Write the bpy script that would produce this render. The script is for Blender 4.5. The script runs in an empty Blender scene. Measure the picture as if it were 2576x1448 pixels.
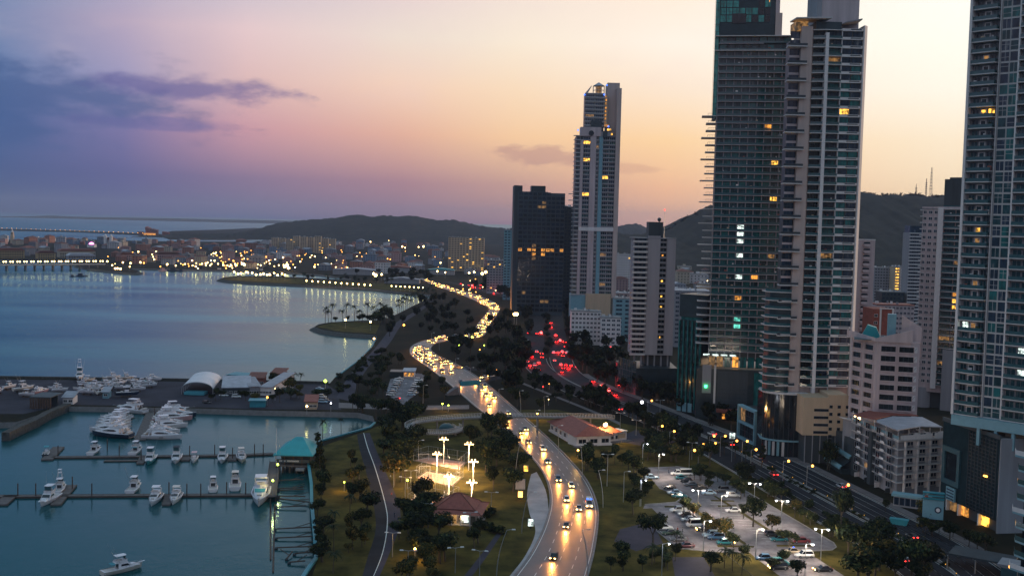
import bpy, math, random
from mathutils import Vector, Matrix, noise
R = math.radians
rnd = random.Random(7)
SC = bpy.context.scene
COL = SC.collection

# ------------------------------------------------------------------ camera
F, PX, PY, PITCH, ROLL, CAMZ = 2700.0, 1288.0, 724.0, R(3.48), R(1.35), 90.0
_f = Vector((0, math.cos(PITCH), -math.sin(PITCH)))
_r0, _u0 = Vector((1, 0, 0)), Vector((0, math.sin(PITCH), math.cos(PITCH)))
_rt = _r0 * math.cos(ROLL) + _u0 * math.sin(ROLL)
_up = _u0 * math.cos(ROLL) - _r0 * math.sin(ROLL)
cam_d = bpy.data.cameras.new('camera')
cam = bpy.data.objects.new('camera', cam_d)
COL.objects.link(cam)
cam_d.sensor_width = 36; cam_d.lens = 36 * F / 2576
cam_d.clip_start = 1; cam_d.clip_end = 90000
m3 = Matrix((_rt, _up, -_f)).transposed()
cam.matrix_world = Matrix.Translation((0, 0, CAMZ)) @ m3.to_4x4()
SC.camera = cam

# ------------------------------------------------------------------ exposure
SC.view_settings.view_transform = 'Standard'
SC.view_settings.look = 'None'
SC.view_settings.exposure = 0.0
SC.view_settings.gamma = 1.0
SC.cycles.max_bounces = 6
SC.cycles.diffuse_bounces = 2
SC.cycles.glossy_bounces = 3
SC.cycles.transmission_bounces = 2
SC.cycles.volume_bounces = 0
SC.cycles.use_light_tree = True
SC.cycles.sample_clamp_indirect = 4.0
SC.cycles.sample_clamp_direct = 0.0
SC.cycles.caustics_reflective = False
SC.cycles.caustics_refractive = False

# ------------------------------------------------------------------ dusk sky
def lin(c):
    return tuple((x / 255 / 12.92) if x <= 10 else ((x / 255 + .055) / 1.055) ** 2.4 for x in c)
SUN_AZ, SUN_EL = 22.0, 3.0
world = bpy.data.worlds.new('World'); SC.world = world; world.use_nodes = True
def build_sky():
    nt = world.node_tree; nt.nodes.clear()
    N = nt.nodes.new; L = nt.links.new
    def math_(op, a, b=None, c=None, clamp=False):
        n = N('ShaderNodeMath'); n.operation = op; n.use_clamp = clamp
        for i, v in enumerate((a, b, c)):
            if v is None: continue
            if isinstance(v, (int, float)): n.inputs[i].default_value = v
            else: L(v, n.inputs[i])
        return n.outputs[0]
    def mrange(v, a, b, smooth=True):
        n = N('ShaderNodeMapRange'); n.interpolation_type = 'SMOOTHSTEP' if smooth else 'LINEAR'
        L(v, n.inputs['Value']); n.inputs['From Min'].default_value = a; n.inputs['From Max'].default_value = b
        return n.outputs['Result']
    def mix(fac, a, b):
        n = N('ShaderNodeMix'); n.data_type = 'RGBA'; n.clamp_factor = True
        if isinstance(fac, (int, float)): n.inputs[0].default_value = fac
        else: L(fac, n.inputs[0])
        for s, v in ((6, a), (7, b)):
            if isinstance(v, tuple): n.inputs[s].default_value = (*v, 1)
            else: L(v, n.inputs[s])
        return n.outputs[2]
    tc = N('ShaderNodeTexCoord'); sp = N('ShaderNodeSeparateXYZ'); L(tc.outputs['Generated'], sp.inputs[0])
    az = math_('MULTIPLY', math_('ARCTAN2', sp.outputs[0], sp.outputs[1]), 180 / math.pi)
    el = math_('MULTIPLY', math_('ARCSINE', sp.outputs[2]), 180 / math.pi)
    d = math_('ARCCOSINE', math_('COSINE', math_('MULTIPLY', math_('SUBTRACT', az, SUN_AZ), math.pi / 180)))
    d = math_('MULTIPLY', d, 180 / math.pi)                      # angle round from the sunset
    e = math_('POWER', math_('DIVIDE', math_('MAXIMUM', el, 0.0), 90.0), .5, clamp=True)
    EL = (0, 2, 4.5, 7, 9.5, 11.5, 22, 45, 90)
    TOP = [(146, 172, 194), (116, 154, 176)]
    ramps = [
        (0, [(248, 212, 166), (252, 224, 184), (254, 234, 204), (255, 247, 230), (255, 252, 238), (255, 251, 242), (240, 232, 228)] + TOP),
        (14, [(226, 168, 144), (246, 190, 148), (254, 213, 162), (251, 228, 203), (254, 240, 225), (252, 234, 216), (226, 218, 222)] + TOP),
        (22, [(165, 122, 132), (205, 160, 146), (252, 207, 162), (253, 223, 190), (252, 236, 215), (246, 229, 216), (206, 210, 220)] + TOP),
        (28, [(130, 106, 132), (176, 134, 144), (232, 180, 158), (248, 212, 188), (240, 224, 210), (232, 212, 210), (190, 200, 216)] + TOP),
        (36, [(88, 98, 138), (140, 118, 148), (206, 156, 166), (224, 188, 186), (230, 202, 204), (204, 194, 206), (168, 186, 210)] + TOP),
        (42, [(76, 86, 132), (96, 97, 146), (126, 120, 166), (162, 156, 190), (182, 166, 190), (168, 167, 196), (146, 176, 206)] + TOP),
        (48, [(62, 78, 114), (68, 90, 138), (72, 102, 152), (100, 126, 170), (118, 136, 176), (122, 148, 182), (128, 166, 198)] + TOP),
        (100, [(50, 84, 112), (62, 98, 128), (80, 110, 144), (100, 124, 156), (112, 136, 166), (116, 146, 176), (124, 160, 188)] + TOP),
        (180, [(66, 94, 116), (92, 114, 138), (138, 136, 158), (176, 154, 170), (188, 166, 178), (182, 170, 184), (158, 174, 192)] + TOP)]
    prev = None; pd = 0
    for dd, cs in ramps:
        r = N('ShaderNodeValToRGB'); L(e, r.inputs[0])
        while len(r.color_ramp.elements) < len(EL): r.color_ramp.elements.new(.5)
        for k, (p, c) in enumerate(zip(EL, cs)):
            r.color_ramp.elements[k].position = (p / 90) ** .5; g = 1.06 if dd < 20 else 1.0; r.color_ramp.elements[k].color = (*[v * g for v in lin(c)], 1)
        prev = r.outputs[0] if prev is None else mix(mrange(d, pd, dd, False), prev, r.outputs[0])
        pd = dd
    # clouds: soft noise inside wide banks, in the direction of the sky
    def cloud(caz, cel, raz, rel, scale, amp, bias, soft, seed):
        u = math_('DIVIDE', math_('SUBTRACT', az, caz), raz); v = math_('DIVIDE', math_('SUBTRACT', el, cel), rel)
        rr = math_('SQRT', math_('ADD', math_('MULTIPLY', u, u), math_('MULTIPLY', v, v)))
        cv = N('ShaderNodeCombineXYZ'); L(az, cv.inputs[0]); L(math_('MULTIPLY', el, 2.6), cv.inputs[1]); cv.inputs[2].default_value = seed
        nz = N('ShaderNodeTexNoise'); nz.inputs['Scale'].default_value = scale; nz.inputs['Detail'].default_value = 7; nz.inputs['Roughness'].default_value = .58
        L(cv.outputs[0], nz.inputs['Vector'])
        f = math_('ADD', math_('SUBTRACT', 1.0, rr), math_('MULTIPLY', math_('SUBTRACT', nz.outputs[0], .5), amp))
        return mrange(math_('ADD', f, bias), 0, soft)
    c = prev
    wisp = cloud(-8, 9, 40, 6, .16, 2.2, -.55, .9, 3.0)
    c = mix(math_('MULTIPLY', wisp, .22), c, lin((232, 205, 205)))
    bank = cloud(-24.5, 5.2, 9.5, 2.7, .32, 2.2, -.02, .8, 1.2)
    c = mix(math_('MULTIPLY', bank, .72), c, lin((66, 92, 142)))
    bank2 = cloud(-17.2, 6.3, 6.4, .8, .5, 1.9, .05, .8, 5.2)
    c = mix(math_('MULTIPLY', bank2, .7), c, lin((92, 92, 150)))
    bank3 = cloud(-18.5, 4.55, 5.2, .45, .5, 1.5, -.05, .5, 9.1)
    c = mix(math_('MULTIPLY', bank3, .5), c, lin((104, 104, 158)))
    low = cloud(1.2, 3.55, 3.0, .75, .7, 1.7, -.05, .5, 2.4)
    c = mix(math_('MULTIPLY', low, .5), c, lin((178, 132, 134)))
    low2 = cloud(5.5, 3.0, 3.2, .5, .6, 1.5, -.1, .6, 7.4)
    c = mix(math_('MULTIPLY', low2, .3), c, lin((196, 140, 128)))
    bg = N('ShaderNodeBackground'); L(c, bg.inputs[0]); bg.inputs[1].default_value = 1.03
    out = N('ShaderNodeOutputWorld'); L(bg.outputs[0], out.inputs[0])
build_sky()
sun_d = bpy.data.lights.new('sun', 'SUN'); sun = bpy.data.objects.new('sun', sun_d); COL.objects.link(sun)
sun_d.energy = 2.0; sun_d.color = (1, .66, .38); sun_d.angle = R(6)
_sd = Vector((math.sin(R(SUN_AZ + 44)) * math.cos(R(SUN_EL)), math.cos(R(SUN_AZ + 44)) * math.cos(R(SUN_EL)), math.sin(R(SUN_EL))))
sun.rotation_euler = _sd.to_track_quat('Z', 'Y').to_euler()

# ------------------------------------------------------------------ helpers
WATER_Z = -2.5
def ray(px, py):
    return _rt * ((px - PX) / F) - _up * ((py - PY) / F) + _f
def G(px, py, z=0.0):
    """point on the level z that a pixel of the photograph shows"""
    d = ray(px, py); t = (z - CAMZ) / d.z
    return Vector((d.x * t, d.y * t, z))
def W(px, py): return G(px, py, WATER_Z)
def D(px, py, Y):
    d = ray(px, py); t = Y / d.y
    return Vector((d.x * t, Y, CAMZ + d.z * t))
def crop(x0, y0, s): return lambda x, y: ((x0 + x / s) * .95798, (y0 + y / s) * .95798)
c1 = crop(0, 960, 4.826); c2 = crop(220, 1020, 8.05); c3 = crop(440, 960, 5.152); c4 = crop(60, 1200, 4.641)
c5 = crop(520, 1100, 3.516); c6 = crop(1650, 1200, 4.642); c7 = crop(1000, 880, 6.033); c8 = crop(1040, 1120, 5.172)
def tag(o, label=None, cat=None, group=None, kind=None):
    if label: o['label'] = label
    if cat: o['category'] = cat
    if group: o['group'] = group
    if kind: o['kind'] = kind
    return o
def thing(name, label, cat, loc=(0, 0, 0), rotz=0.0, group=None):
    o = bpy.data.objects.new(name, None); COL.objects.link(o); o.empty_display_size = .5
    o.location = loc; o.rotation_euler = (0, 0, rotz)
    return tag(o, label, cat, group)
def put(name, mesh, parent=None, loc=(0, 0, 0), rot=0.0, scale=None):
    o = bpy.data.objects.new(name, mesh); COL.objects.link(o)
    o.location = loc; o.rotation_euler = (0, 0, rot) if isinstance(rot, (int, float)) else rot
    if scale: o.scale = scale
    if parent is not None: o.parent = parent
    return o
_kids = {}
def copy_thing(root, loc, rotz, label=None, group=None, scale=None):
    ch = _kids.get(root.name)
    if ch is None:
        ch = _kids[root.name] = [(c, list(c.children)) for c in root.children]
    r = root.copy(); COL.objects.link(r); r.location = loc; r.rotation_euler = (0, 0, rotz)
    if scale: r.scale = scale
    if label: r['label'] = label
    if group: r['group'] = group
    for c, gs in ch:
        k = c.copy(); COL.objects.link(k); k.parent = r
        for g in gs:
            q = g.copy(); COL.objects.link(q); q.parent = k
    return r
BOXF = ((0, 3, 2, 1), (4, 5, 6, 7), (0, 1, 5, 4), (1, 2, 6, 5), (2, 3, 7, 6), (3, 0, 4, 7))
class MB:
    """collects shapes and links them as one mesh"""
    def __init__(s): s.v = []; s.f = []; s.m = []; s.mats = []; s.sm = []
    def mi(s, m):
        if m not in s.mats: s.mats.append(m)
        return s.mats.index(m)
    def add(s, vs, fs, m, smooth=False):
        b = len(s.v); k = s.mi(m); s.v.extend(tuple(v) for v in vs)
        for f in fs: s.f.append(tuple(i + b for i in f)); s.m.append(k); s.sm.append(smooth)
        return s
    def box(s, x0, x1, y0, y1, z0, z1, m):
        return s.add(((x0, y0, z0), (x1, y0, z0), (x1, y1, z0), (x0, y1, z0), (x0, y0, z1), (x1, y0, z1), (x1, y1, z1), (x0, y1, z1)), BOXF, m)
    def hexa(s, b, t, m): return s.add(list(b) + list(t), BOXF, m)
    def poly(s, pts, m): return s.add(pts, (tuple(range(len(pts))),), m)
    def prism(s, pts, z0, z1, m, top=None):
        n = len(pts); a = sum(pts[i][0] * pts[(i + 1) % n][1] - pts[(i + 1) % n][0] * pts[i][1] for i in range(n))
        if a < 0: pts = pts[::-1]
        vs = [(p[0], p[1], z0) for p in pts] + [(p[0], p[1], z1) for p in pts]
        s.add(vs, [(i, (i + 1) % n, (i + 1) % n + n, i + n) for i in range(n)] + [tuple(range(n - 1, -1, -1))], m)
        return s.add(vs[n:], (tuple(range(n)),), top or m)
    def cyl(s, p0, p1, r0, r1, n, m, cap=True, smooth=True):
        p0, p1 = Vector(p0), Vector(p1); d = (p1 - p0).normalized()
        a = d.orthogonal().normalized(); b = d.cross(a); vs = []
        for p, r in ((p0, r0), (p1, r1)):
            for i in range(n):
                t = 2 * math.pi * i / n; vs.append(p + (a * math.cos(t) + b * math.sin(t)) * r)
        s.add(vs, [(i, (i + 1) % n, (i + 1) % n + n, i + n) for i in range(n)], m, smooth)
        if cap: s.add(vs, [tuple(range(n - 1, -1, -1)), tuple(range(n, 2 * n))], m)
        return s
    def ball(s, c, r, m, nu=8, nv=5, sz=1.0):
        vs = []; fs = []
        for j in range(nv + 1):
            ph = math.pi * j / nv
            for i in range(nu):
                t = 2 * math.pi * i / nu
                vs.append((c[0] + r * math.sin(ph) * math.cos(t), c[1] + r * math.sin(ph) * math.sin(t), c[2] - r * sz * math.cos(ph)))
        for j in range(nv):
            for i in range(nu):
                a, b = j * nu + i, j * nu + (i + 1) % nu; fs.append((a, b, b + nu, a + nu))
        return s.add(vs, fs, m, True)
    def prof(s, pts, y0, y1, m, in0=0.0):
        """side outline (x,z) extruded across y"""
        n = len(pts); vs = [(p[0], y0, p[1]) for p in pts] + [(p[0], y1, p[1]) for p in pts]
        return s.add(vs, [(i, i + n, (i + 1) % n + n, (i + 1) % n) for i in range(n)] + [tuple(range(n)), tuple(range(2 * n - 1, n - 1, -1))], m)
    def loft(s, secs, m, closed=False, smooth=True):
        n = len(secs[0]); vs = [p for q in secs for p in q]; fs = []
        for j in range(len(secs) - 1):
            for i in range(n if closed else n - 1):
                a, b = j * n + i, j * n + (i + 1) % n; fs.append((a, b, b + n, a + n))
        return s.add(vs, fs, m, smooth)
    def into(s, o, loc, rot):
        """append this shape to another builder, turned and moved"""
        c, q = math.cos(rot), math.sin(rot)
        vs = [(loc[0] + v[0] * c - v[1] * q, loc[1] + v[0] * q + v[1] * c, loc[2] + v[2]) for v in s.v]
        b = len(o.v); o.v.extend(vs)
        for f, k, sm in zip(s.f, s.m, s.sm):
            o.f.append(tuple(i + b for i in f)); o.m.append(o.mi(s.mats[k])); o.sm.append(sm)
    def mesh(s, name):
        me = bpy.data.meshes.new(name); me.from_pydata(s.v, [], s.f)
        for m in s.mats: me.materials.append(m)
        me.polygons.foreach_set('material_index', s.m); me.polygons.foreach_set('use_smooth', s.sm)
        me.update(); return me
    def build(s, name, parent=None, loc=(0, 0, 0), rot=0.0): return put(name, s.mesh(name), parent, loc, rot)
def smooth(pts, n=6):
    """Catmull-Rom through a list of points"""
    P = [Vector(p) for p in pts]; out = []
    for i in range(len(P) - 1):
        a, b, c, d = P[max(i - 1, 0)], P[i], P[i + 1], P[min(i + 2, len(P) - 1)]
        for k in range(n):
            t = k / n
            out.append(.5 * ((2 * b) + (c - a) * t + (2 * a - 5 * b + 4 * c - d) * t * t + (3 * b - a - 3 * c + d) * t ** 3))
    out.append(P[-1]); return out
def inside(p, poly):
    x, y = p; r = False; n = len(poly)
    for i in range(n):
        x0, y0 = poly[i][0], poly[i][1]; x1, y1 = poly[i - 1][0], poly[i - 1][1]
        if (y0 > y) != (y1 > y) and x < (x1 - x0) * (y - y0) / (y1 - y0) + x0: r = not r
    return r

# ------------------------------------------------------------------ materials
def mat(name, c, rough=.7, metal=0.0, var=.18, scale=.6, emit=None, es=0.0, spec=.5, streak=False, rand=0.0, sample=True, bump=0.0, c2_=None):
    m = bpy.data.materials.new(name); m.use_nodes = True; nt = m.node_tree
    b = nt.nodes['Principled BSDF']; L = nt.links.new
    b.inputs['Base Color'].default_value = (*c, 1); b.inputs['Roughness'].default_value = rough
    b.inputs['Metallic'].default_value = metal; b.inputs['Specular IOR Level'].default_value = spec
    m.diffuse_color = (*c, 1)
    if var or rand or c2_:
        tc = nt.nodes.new('ShaderNodeTexCoord'); nz = nt.nodes.new('ShaderNodeTexNoise')
        nz.inputs['Scale'].default_value = scale; nz.inputs['Detail'].default_value = 6; nz.inputs['Roughness'].default_value = .65
        src = tc.outputs['Object']
        if streak:
            mp = nt.nodes.new('ShaderNodeMapping'); mp.inputs['Scale'].default_value = (1, 1, .08); L(src, mp.inputs[0]); src = mp.outputs[0]
        L(src, nz.inputs['Vector'])
        mr = nt.nodes.new('ShaderNodeMapRange'); L(nz.outputs[0], mr.inputs['Value'])
        mr.inputs['From Min'].default_value = .3; mr.inputs['From Max'].default_value = .7
        mx = nt.nodes.new('ShaderNodeMix'); mx.data_type = 'RGBA'; L(mr.outputs[0], mx.inputs[0])
        hi = c2_ or tuple(min(1, x * (1 + var)) for x in c)
        mx.inputs[6].default_value = (*[x * (1 - var) for x in c], 1); mx.inputs[7].default_value = (*hi, 1)
        o = mx.outputs[2]
        if rand:
            oi = nt.nodes.new('ShaderNodeObjectInfo'); r2 = nt.nodes.new('ShaderNodeMapRange'); L(oi.outputs['Random'], r2.inputs['Value'])
            r2.inputs['To Min'].default_value = 1 - rand; r2.inputs['To Max'].default_value = 1 + rand
            hv = nt.nodes.new('ShaderNodeHueSaturation'); L(o, hv.inputs['Color']); L(r2.outputs[0], hv.inputs['Value']); o = hv.outputs[0]
        L(o, b.inputs['Base Color'])
        if bump:
            bp = nt.nodes.new('ShaderNodeBump'); bp.inputs['Strength'].default_value = bump; bp.inputs['Distance'].default_value = .1
            L(nz.outputs[0], bp.inputs['Height']); L(bp.outputs[0], b.inputs['Normal'])
    if emit:
        b.inputs['Emission Color'].default_value = (*emit, 1); b.inputs['Emission Strength'].default_value = es
        if not sample: m.cycles.emission_sampling = 'NONE'
    return m
def glass_mat(name, c, rough=.12, curtain=.25):
    """window glass; behind some panes hangs a pale curtain or blind"""
    m = bpy.data.materials.new(name); m.use_nodes = True; nt = m.node_tree; L = nt.links.new
    b = nt.nodes['Principled BSDF']; b.inputs['Roughness'].default_value = rough; b.inputs['Specular IOR Level'].default_value = .5
    oi = nt.nodes.new('ShaderNodeObjectInfo'); tc = nt.nodes.new('ShaderNodeTexCoord')
    ad = nt.nodes.new('ShaderNodeVectorMath'); ad.operation = 'MULTIPLY_ADD'
    L(tc.outputs['Object'], ad.inputs[0]); ad.inputs[1].default_value = (.9, .9, .25)
    cb = nt.nodes.new('ShaderNodeCombineXYZ'); ml = nt.nodes.new('ShaderNodeMath'); ml.operation = 'MULTIPLY'; ml.inputs[1].default_value = 91
    L(oi.outputs['Random'], ml.inputs[0]); L(ml.outputs[0], cb.inputs[0]); L(ml.outputs[0], cb.inputs[1]); L(cb.outputs[0], ad.inputs[2])
    nz = nt.nodes.new('ShaderNodeTexNoise'); nz.inputs['Scale'].default_value = .8; nz.inputs['Detail'].default_value = 3; L(ad.outputs[0], nz.inputs['Vector'])
    rp = nt.nodes.new('ShaderNodeValToRGB'); e = rp.color_ramp.elements
    e[0].position = .35; e[0].color = (*[x * .6 for x in c], 1); e[1].position = .62; e[1].color = (*[x * 1.5 for x in c], 1)
    k = e.new(.68); k.color = (*[x * .6 + curtain * .3 for x in c], 1)
    k = e.new(.8); k.color = (*[x * .5 + curtain * .55 for x in c], 1)
    L(nz.outputs[0], rp.inputs[0]); L(rp.outputs[0], b.inputs['Base Color'])
    return m
M = {}
def dm(k, *a, **kw): M[k] = mat(k, *a, **kw); return M[k]
dm('white_wall', (.76, .70, .68), .7, var=.12, streak=True, scale=.4)
dm('beige_wall', (.56, .43, .385), .75, var=.16, streak=True, scale=.35)
dm('pink_wall', (.54, .43, .43), .75, var=.2, streak=True, scale=.35)
dm('tan_wall', (.55, .40, .27), .8, var=.1, streak=True, scale=.4)
dm('dark_teal', (.035, .10, .12), .5, var=.15, scale=.4)
dm('steel_blue', (.055, .08, .10), .5, var=.2, streak=True, scale=.3)
dm('podium', (.016, .034, .042), .95, var=.3, scale=.3, spec=.1)
M['crown_glass'] = glass_mat('crown_glass', (.03, .26, .23), .1, .1)
dm('lilac_wall', (.40, .36, .38), .75, var=.12, streak=True, scale=.3)
dm('grey_wall', (.3, .29, .31), .75, var=.15, streak=True, scale=.4)
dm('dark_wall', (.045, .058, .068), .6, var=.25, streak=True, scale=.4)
dm('slate', (.02, .036, .044), .4, var=.3, scale=.3)
dm('concrete', (.24, .225, .22), .85, var=.22, scale=.5)
dm('pale_slab', (.6, .56, .55), .7, var=.15, streak=True, scale=.5)
dm('teal_frame', (.19, .36, .42), .6, var=.1)
dm('steel', (.4, .42, .44), .4, .7, var=.1)
dm('dark_steel', (.06, .07, .08), .45, .5, var=.1)
dm('rail_glass', (.03, .09, .10), .15, var=.1, spec=.8)
M['glass'] = glass_mat('glass', (.016, .055, .064), .12, .4)
M['teal_glass'] = glass_mat('teal_glass', (.015, .12, .12), .08, .12)
M['blue_glass'] = glass_mat('blue_glass', (.02, .035, .06), .1, .4)
M['black_glass'] = glass_mat('black_glass', (.012, .018, .024), .1, .05)
dm('lit_warm', (.3, .2, .1), emit=lin((255, 166, 64)), es=.8, sample=False, var=.0)
dm('lit_gold', (.3, .2, .1), emit=lin((255, 186, 70)), es=1.7, sample=False, var=.0)
dm('lit_white', (.3, .3, .3), emit=lin((235, 255, 245)), es=1.2, sample=False, var=.0)
dm('lit_teal', (.1, .3, .3), emit=lin((120, 255, 225)), es=.6, sample=False, var=.0)
dm('lit_dim', (.2, .15, .1), emit=lin((220, 160, 90)), es=.28, sample=False, var=.0)
dm('lamp_warm', (.8, .7, .5), emit=lin((255, 165, 60)), es=7, sample=False, var=0)
dm('lamp_cream', (.8, .7, .5), emit=lin((255, 214, 138)), es=9, sample=False, var=0)
dm('lamp_sea', (.8, .7, .5), emit=lin((255, 205, 120)), es=26, var=0)
dm('lamp_led', (.8, .8, .8), emit=lin((240, 240, 250)), es=14, sample=False, var=0)
dm('lamp_flood', (.8, .8, .8), emit=lin((255, 206, 138)), es=5, sample=False, var=0)
dm('lamp_red', (.3, .02, .02), emit=lin((255, 46, 40)), es=9, sample=False, var=0)
dm('lamp_green', (.02, .3, .1), emit=lin((60, 255, 140)), es=9, sample=False, var=0)
dm('lamp_lime', (.2, .3, .05), emit=lin((200, 240, 80)), es=6, sample=False, var=0)
dm('lamp_blue', (.02, .05, .3), emit=lin((70, 120, 255)), es=2.5, sample=False, var=0)
dm('pink_glow', (.3, .05, .2), emit=lin((255, 120, 220)), es=7, sample=False, var=0)
dm('head_lamp', (.9, .8, .6), emit=lin((255, 196, 100)), es=30, sample=False, var=0)
dm('tail_lamp', (.3, .01, .01), emit=lin((255, 40, 34)), es=14, sample=False, var=0)
dm('asphalt', (.03, .03, .036), .9, spec=.15, var=.3, scale=.15, bump=.2)
dm('road', (.08, .072, .085), .42, var=.22, scale=.12)
dm('lot', (.2, .185, .2), .8, var=.5, scale=.16, spec=.1)
dm('ramp', (.4, .36, .36), .8, var=.3, scale=.1)
dm('paint', (.75, .75, .72), .6, var=.15, scale=1)
dm('path', (.06, .055, .075), .8, var=.2, scale=.2, spec=.1)
dm('pave', (.2, .17, .17), .8, var=.25, scale=.3, spec=.1)
dm('court', (.5, .27, .2), .8, var=.08, scale=.3)
dm('land', (.013, .015, .010), .95, var=.5, scale=.02, c2_=(.028, .024, .014), spec=.1)
dm('lawn', (.032, .042, .011), .95, var=.6, scale=.11, c2_=(.13, .10, .024), bump=.3, spec=.1)
dm('yard', (.05, .046, .06), .85, var=.35, scale=.06, spec=.1)
dm('mud', (.10, .075, .085), .6, var=.3, scale=.05, spec=.1)
dm('rock', (.09, .085, .08), .9, var=.4, scale=.7, bump=.6, spec=.1)
dm('teal_edge', (.03, .26, .32), .5, var=.15, scale=.5)
dm('teal_roof', (.02, .33, .36), .45, var=.12, scale=.4)
dm('red_roof', (.30, .085, .06), .75, var=.25, scale=.8)
dm('rust_roof', (.2, .07, .05), .8, var=.3, scale=.5, rand=.3)
dm('tin_roof', (.33, .33, .37), .6, var=.25, scale=.3, rand=.3)
dm('tent', (.72, .68, .7), .6, var=.08, scale=.2)
dm('bark', (.07, .055, .04), .9, var=.3, scale=3)
dm('leaf_dark', (.010, .018, .012), .8, var=.4, scale=.8, rand=.3, spec=.1)
dm('leaf_mid', (.022, .034, .015), .8, var=.4, scale=.8, rand=.5, spec=.1)
dm('leaf_pale', (.07, .07, .022), .8, var=.4, scale=.8, rand=.5, spec=.1)  # paler leaf tone, mixed in at random
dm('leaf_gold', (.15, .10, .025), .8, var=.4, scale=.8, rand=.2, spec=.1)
dm('frond', (.028, .042, .022), .7, var=.3, scale=1, rand=.2, spec=.1)
dm('gel', (.82, .77, .79), .25, var=.06, scale=.5)
dm('gel_cream', (.68, .6, .52), .3, var=.06, scale=.5)
dm('gel_navy', (.03, .05, .09), .25, var=.1)
dm('gel_teal', (.05, .34, .38), .3, var=.1)
dm('gel_pink', (.62, .36, .38), .3, var=.1)
dm('deck', (.56, .50, .47), .6, var=.1)
dm('teak', (.22, .14, .1), .7, var=.2)
dm('tinted', (.012, .014, .02), .1, var=0, spec=.8)
dm('canvas_teal', (.06, .3, .36), .8, var=.1)
dm('canvas_navy', (.03, .04, .06), .8, var=.1)
dm('pontoon', (.12, .1, .095), .85, var=.35, scale=.6)
dm('pile', (.1, .065, .05), .9, var=.3)
dm('tyre', (.02, .02, .02), .8, var=.1)
dm('skin', (.45, .28, .2), .6, var=.05)
dm('cloth_dark', (.04, .05, .08), .8, var=.1)
dm('cloth_red', (.4, .06, .05), .8, var=.1)
dm('cloth_white', (.7, .7, .7), .8, var=.1)
PAINT = {n: mat('car_' + n, c, .3, .1, var=.03, spec=.6) for n, c in {
    'white': (.75, .75, .74), 'silver': (.42, .44, .47), 'black': (.015, .016, .02), 'grey': (.12, .125, .14), 'blue': (.05, .13, .24),
    'pale_blue': (.4, .55, .66), 'teal': (.03, .2, .23), 'red': (.22, .02, .03), 'maroon': (.1, .03, .04), 'tan': (.42, .34, .24), 'green': (.03, .07, .05)}.items()}
for k in ('lit_warm', 'lit_gold', 'lit_white', 'lit_teal', 'lit_dim'):
    # lit rooms are uneven: a lamp here, a blind or a dark corner there
    nt = M[k].node_tree; b = nt.nodes['Principled BSDF']; tc = nt.nodes.new('ShaderNodeTexCoord'); nz = nt.nodes.new('ShaderNodeTexNoise'); nz.inputs['Scale'].default_value = .75; nz.inputs['Detail'].default_value = 3
    oi = nt.nodes.new('ShaderNodeObjectInfo'); ad = nt.nodes.new('ShaderNodeVectorMath'); nt.links.new(tc.outputs['Object'], ad.inputs[0]); nt.links.new(oi.outputs['Random'], ad.inputs[1]); sc = nt.nodes.new('ShaderNodeVectorMath'); sc.operation = 'SCALE'; sc.inputs[3].default_value = 40
    nt.links.new(oi.outputs['Random'], sc.inputs[0]); nt.links.new(sc.outputs[0], ad.inputs[1]); nt.links.new(ad.outputs[0], nz.inputs['Vector'])
    mr = nt.nodes.new('ShaderNodeMapRange'); nt.links.new(nz.outputs[0], mr.inputs['Value']); mr.inputs['From Min'].default_value = .38; mr.inputs['From Max'].default_value = .64
    e = b.inputs['Emission Strength'].default_value; mr.inputs['To Min'].default_value = e * .12; mr.inputs['To Max'].default_value = e * 1.9; nt.links.new(mr.outputs[0], b.inputs['Emission Strength'])
_wc = {}
def window_mb(w, h, glass, frame, nm=1, tr=0.0, t=.12, prd=.14):
    """a window: glass, frame, mullions, transom; faces -y, sill at z=0"""
    key = (round(w, 2), round(h, 2), glass, frame, nm, tr, t, prd)
    if key not in _wc:
        b = MB(); fm, gm = M[frame], M[glass]; x = w / 2
        b.poly(((-x, -.04, 0), (x, -.04, 0), (x, -.04, h), (-x, -.04, h)), gm)
        for a in ((-x, -x + t, 0, h), (x - t, x, 0, h), (-x + t, x - t, 0, t), (-x + t, x - t, h - t, h)):
            b.box(a[0], a[1], -prd, -.03, a[2], a[3], fm)
        for i in range(nm):
            c = -x + w * (i + 1) / (nm + 1); b.box(c - t * .35, c + t * .35, -prd * .9, -.05, t, h - t, fm)
        if tr: b.box(-x + t, x - t, -prd * .8, -.05, h * tr - .05, h * tr + .05, fm)
        _wc[key] = (b, b.mesh('window'))
    return _wc[key]
def windows(parent, items, name='window'):
    """items: (loc, rot, builder+mesh). The nearest 300 are parts, the rest one joined part."""
    P = parent.location
    items = sorted(items, key=lambda i: abs(i[0][2] - 80))
    for loc, rot, wm in items[:300]: put(name, wm[1], parent, loc, rot)
    if len(items) > 300:
        b = MB()
        for loc, rot, wm in items[300:]: wm[0].into(b, loc, rot)
        tag(b.build(name, parent), kind='stuff')
class Face:
    """a vertical building front: local x along it, z up; at() finds where a pixel falls on it"""
    def __init__(s, a, b):
        s.o = Vector((a[0], a[1], 0)); d = Vector((b[0] - a[0], b[1] - a[1], 0)); s.w = d.length; s.u = d.normalized()
        s.n = Vector((s.u.y, -s.u.x, 0)); s.rot = math.atan2(s.u.y, s.u.x)
    def at(s, px, py):
        d = ray(px, py); o = Vector((0, 0, CAMZ)); t = (s.o - o).dot(s.n) / d.dot(s.n); p = o + d * t
        return (p - s.o).dot(s.u), p.z
    def x(s, px, py): return s.at(px, py)[0]
    def z(s, px, py): return s.at(px, py)[1]
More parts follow.
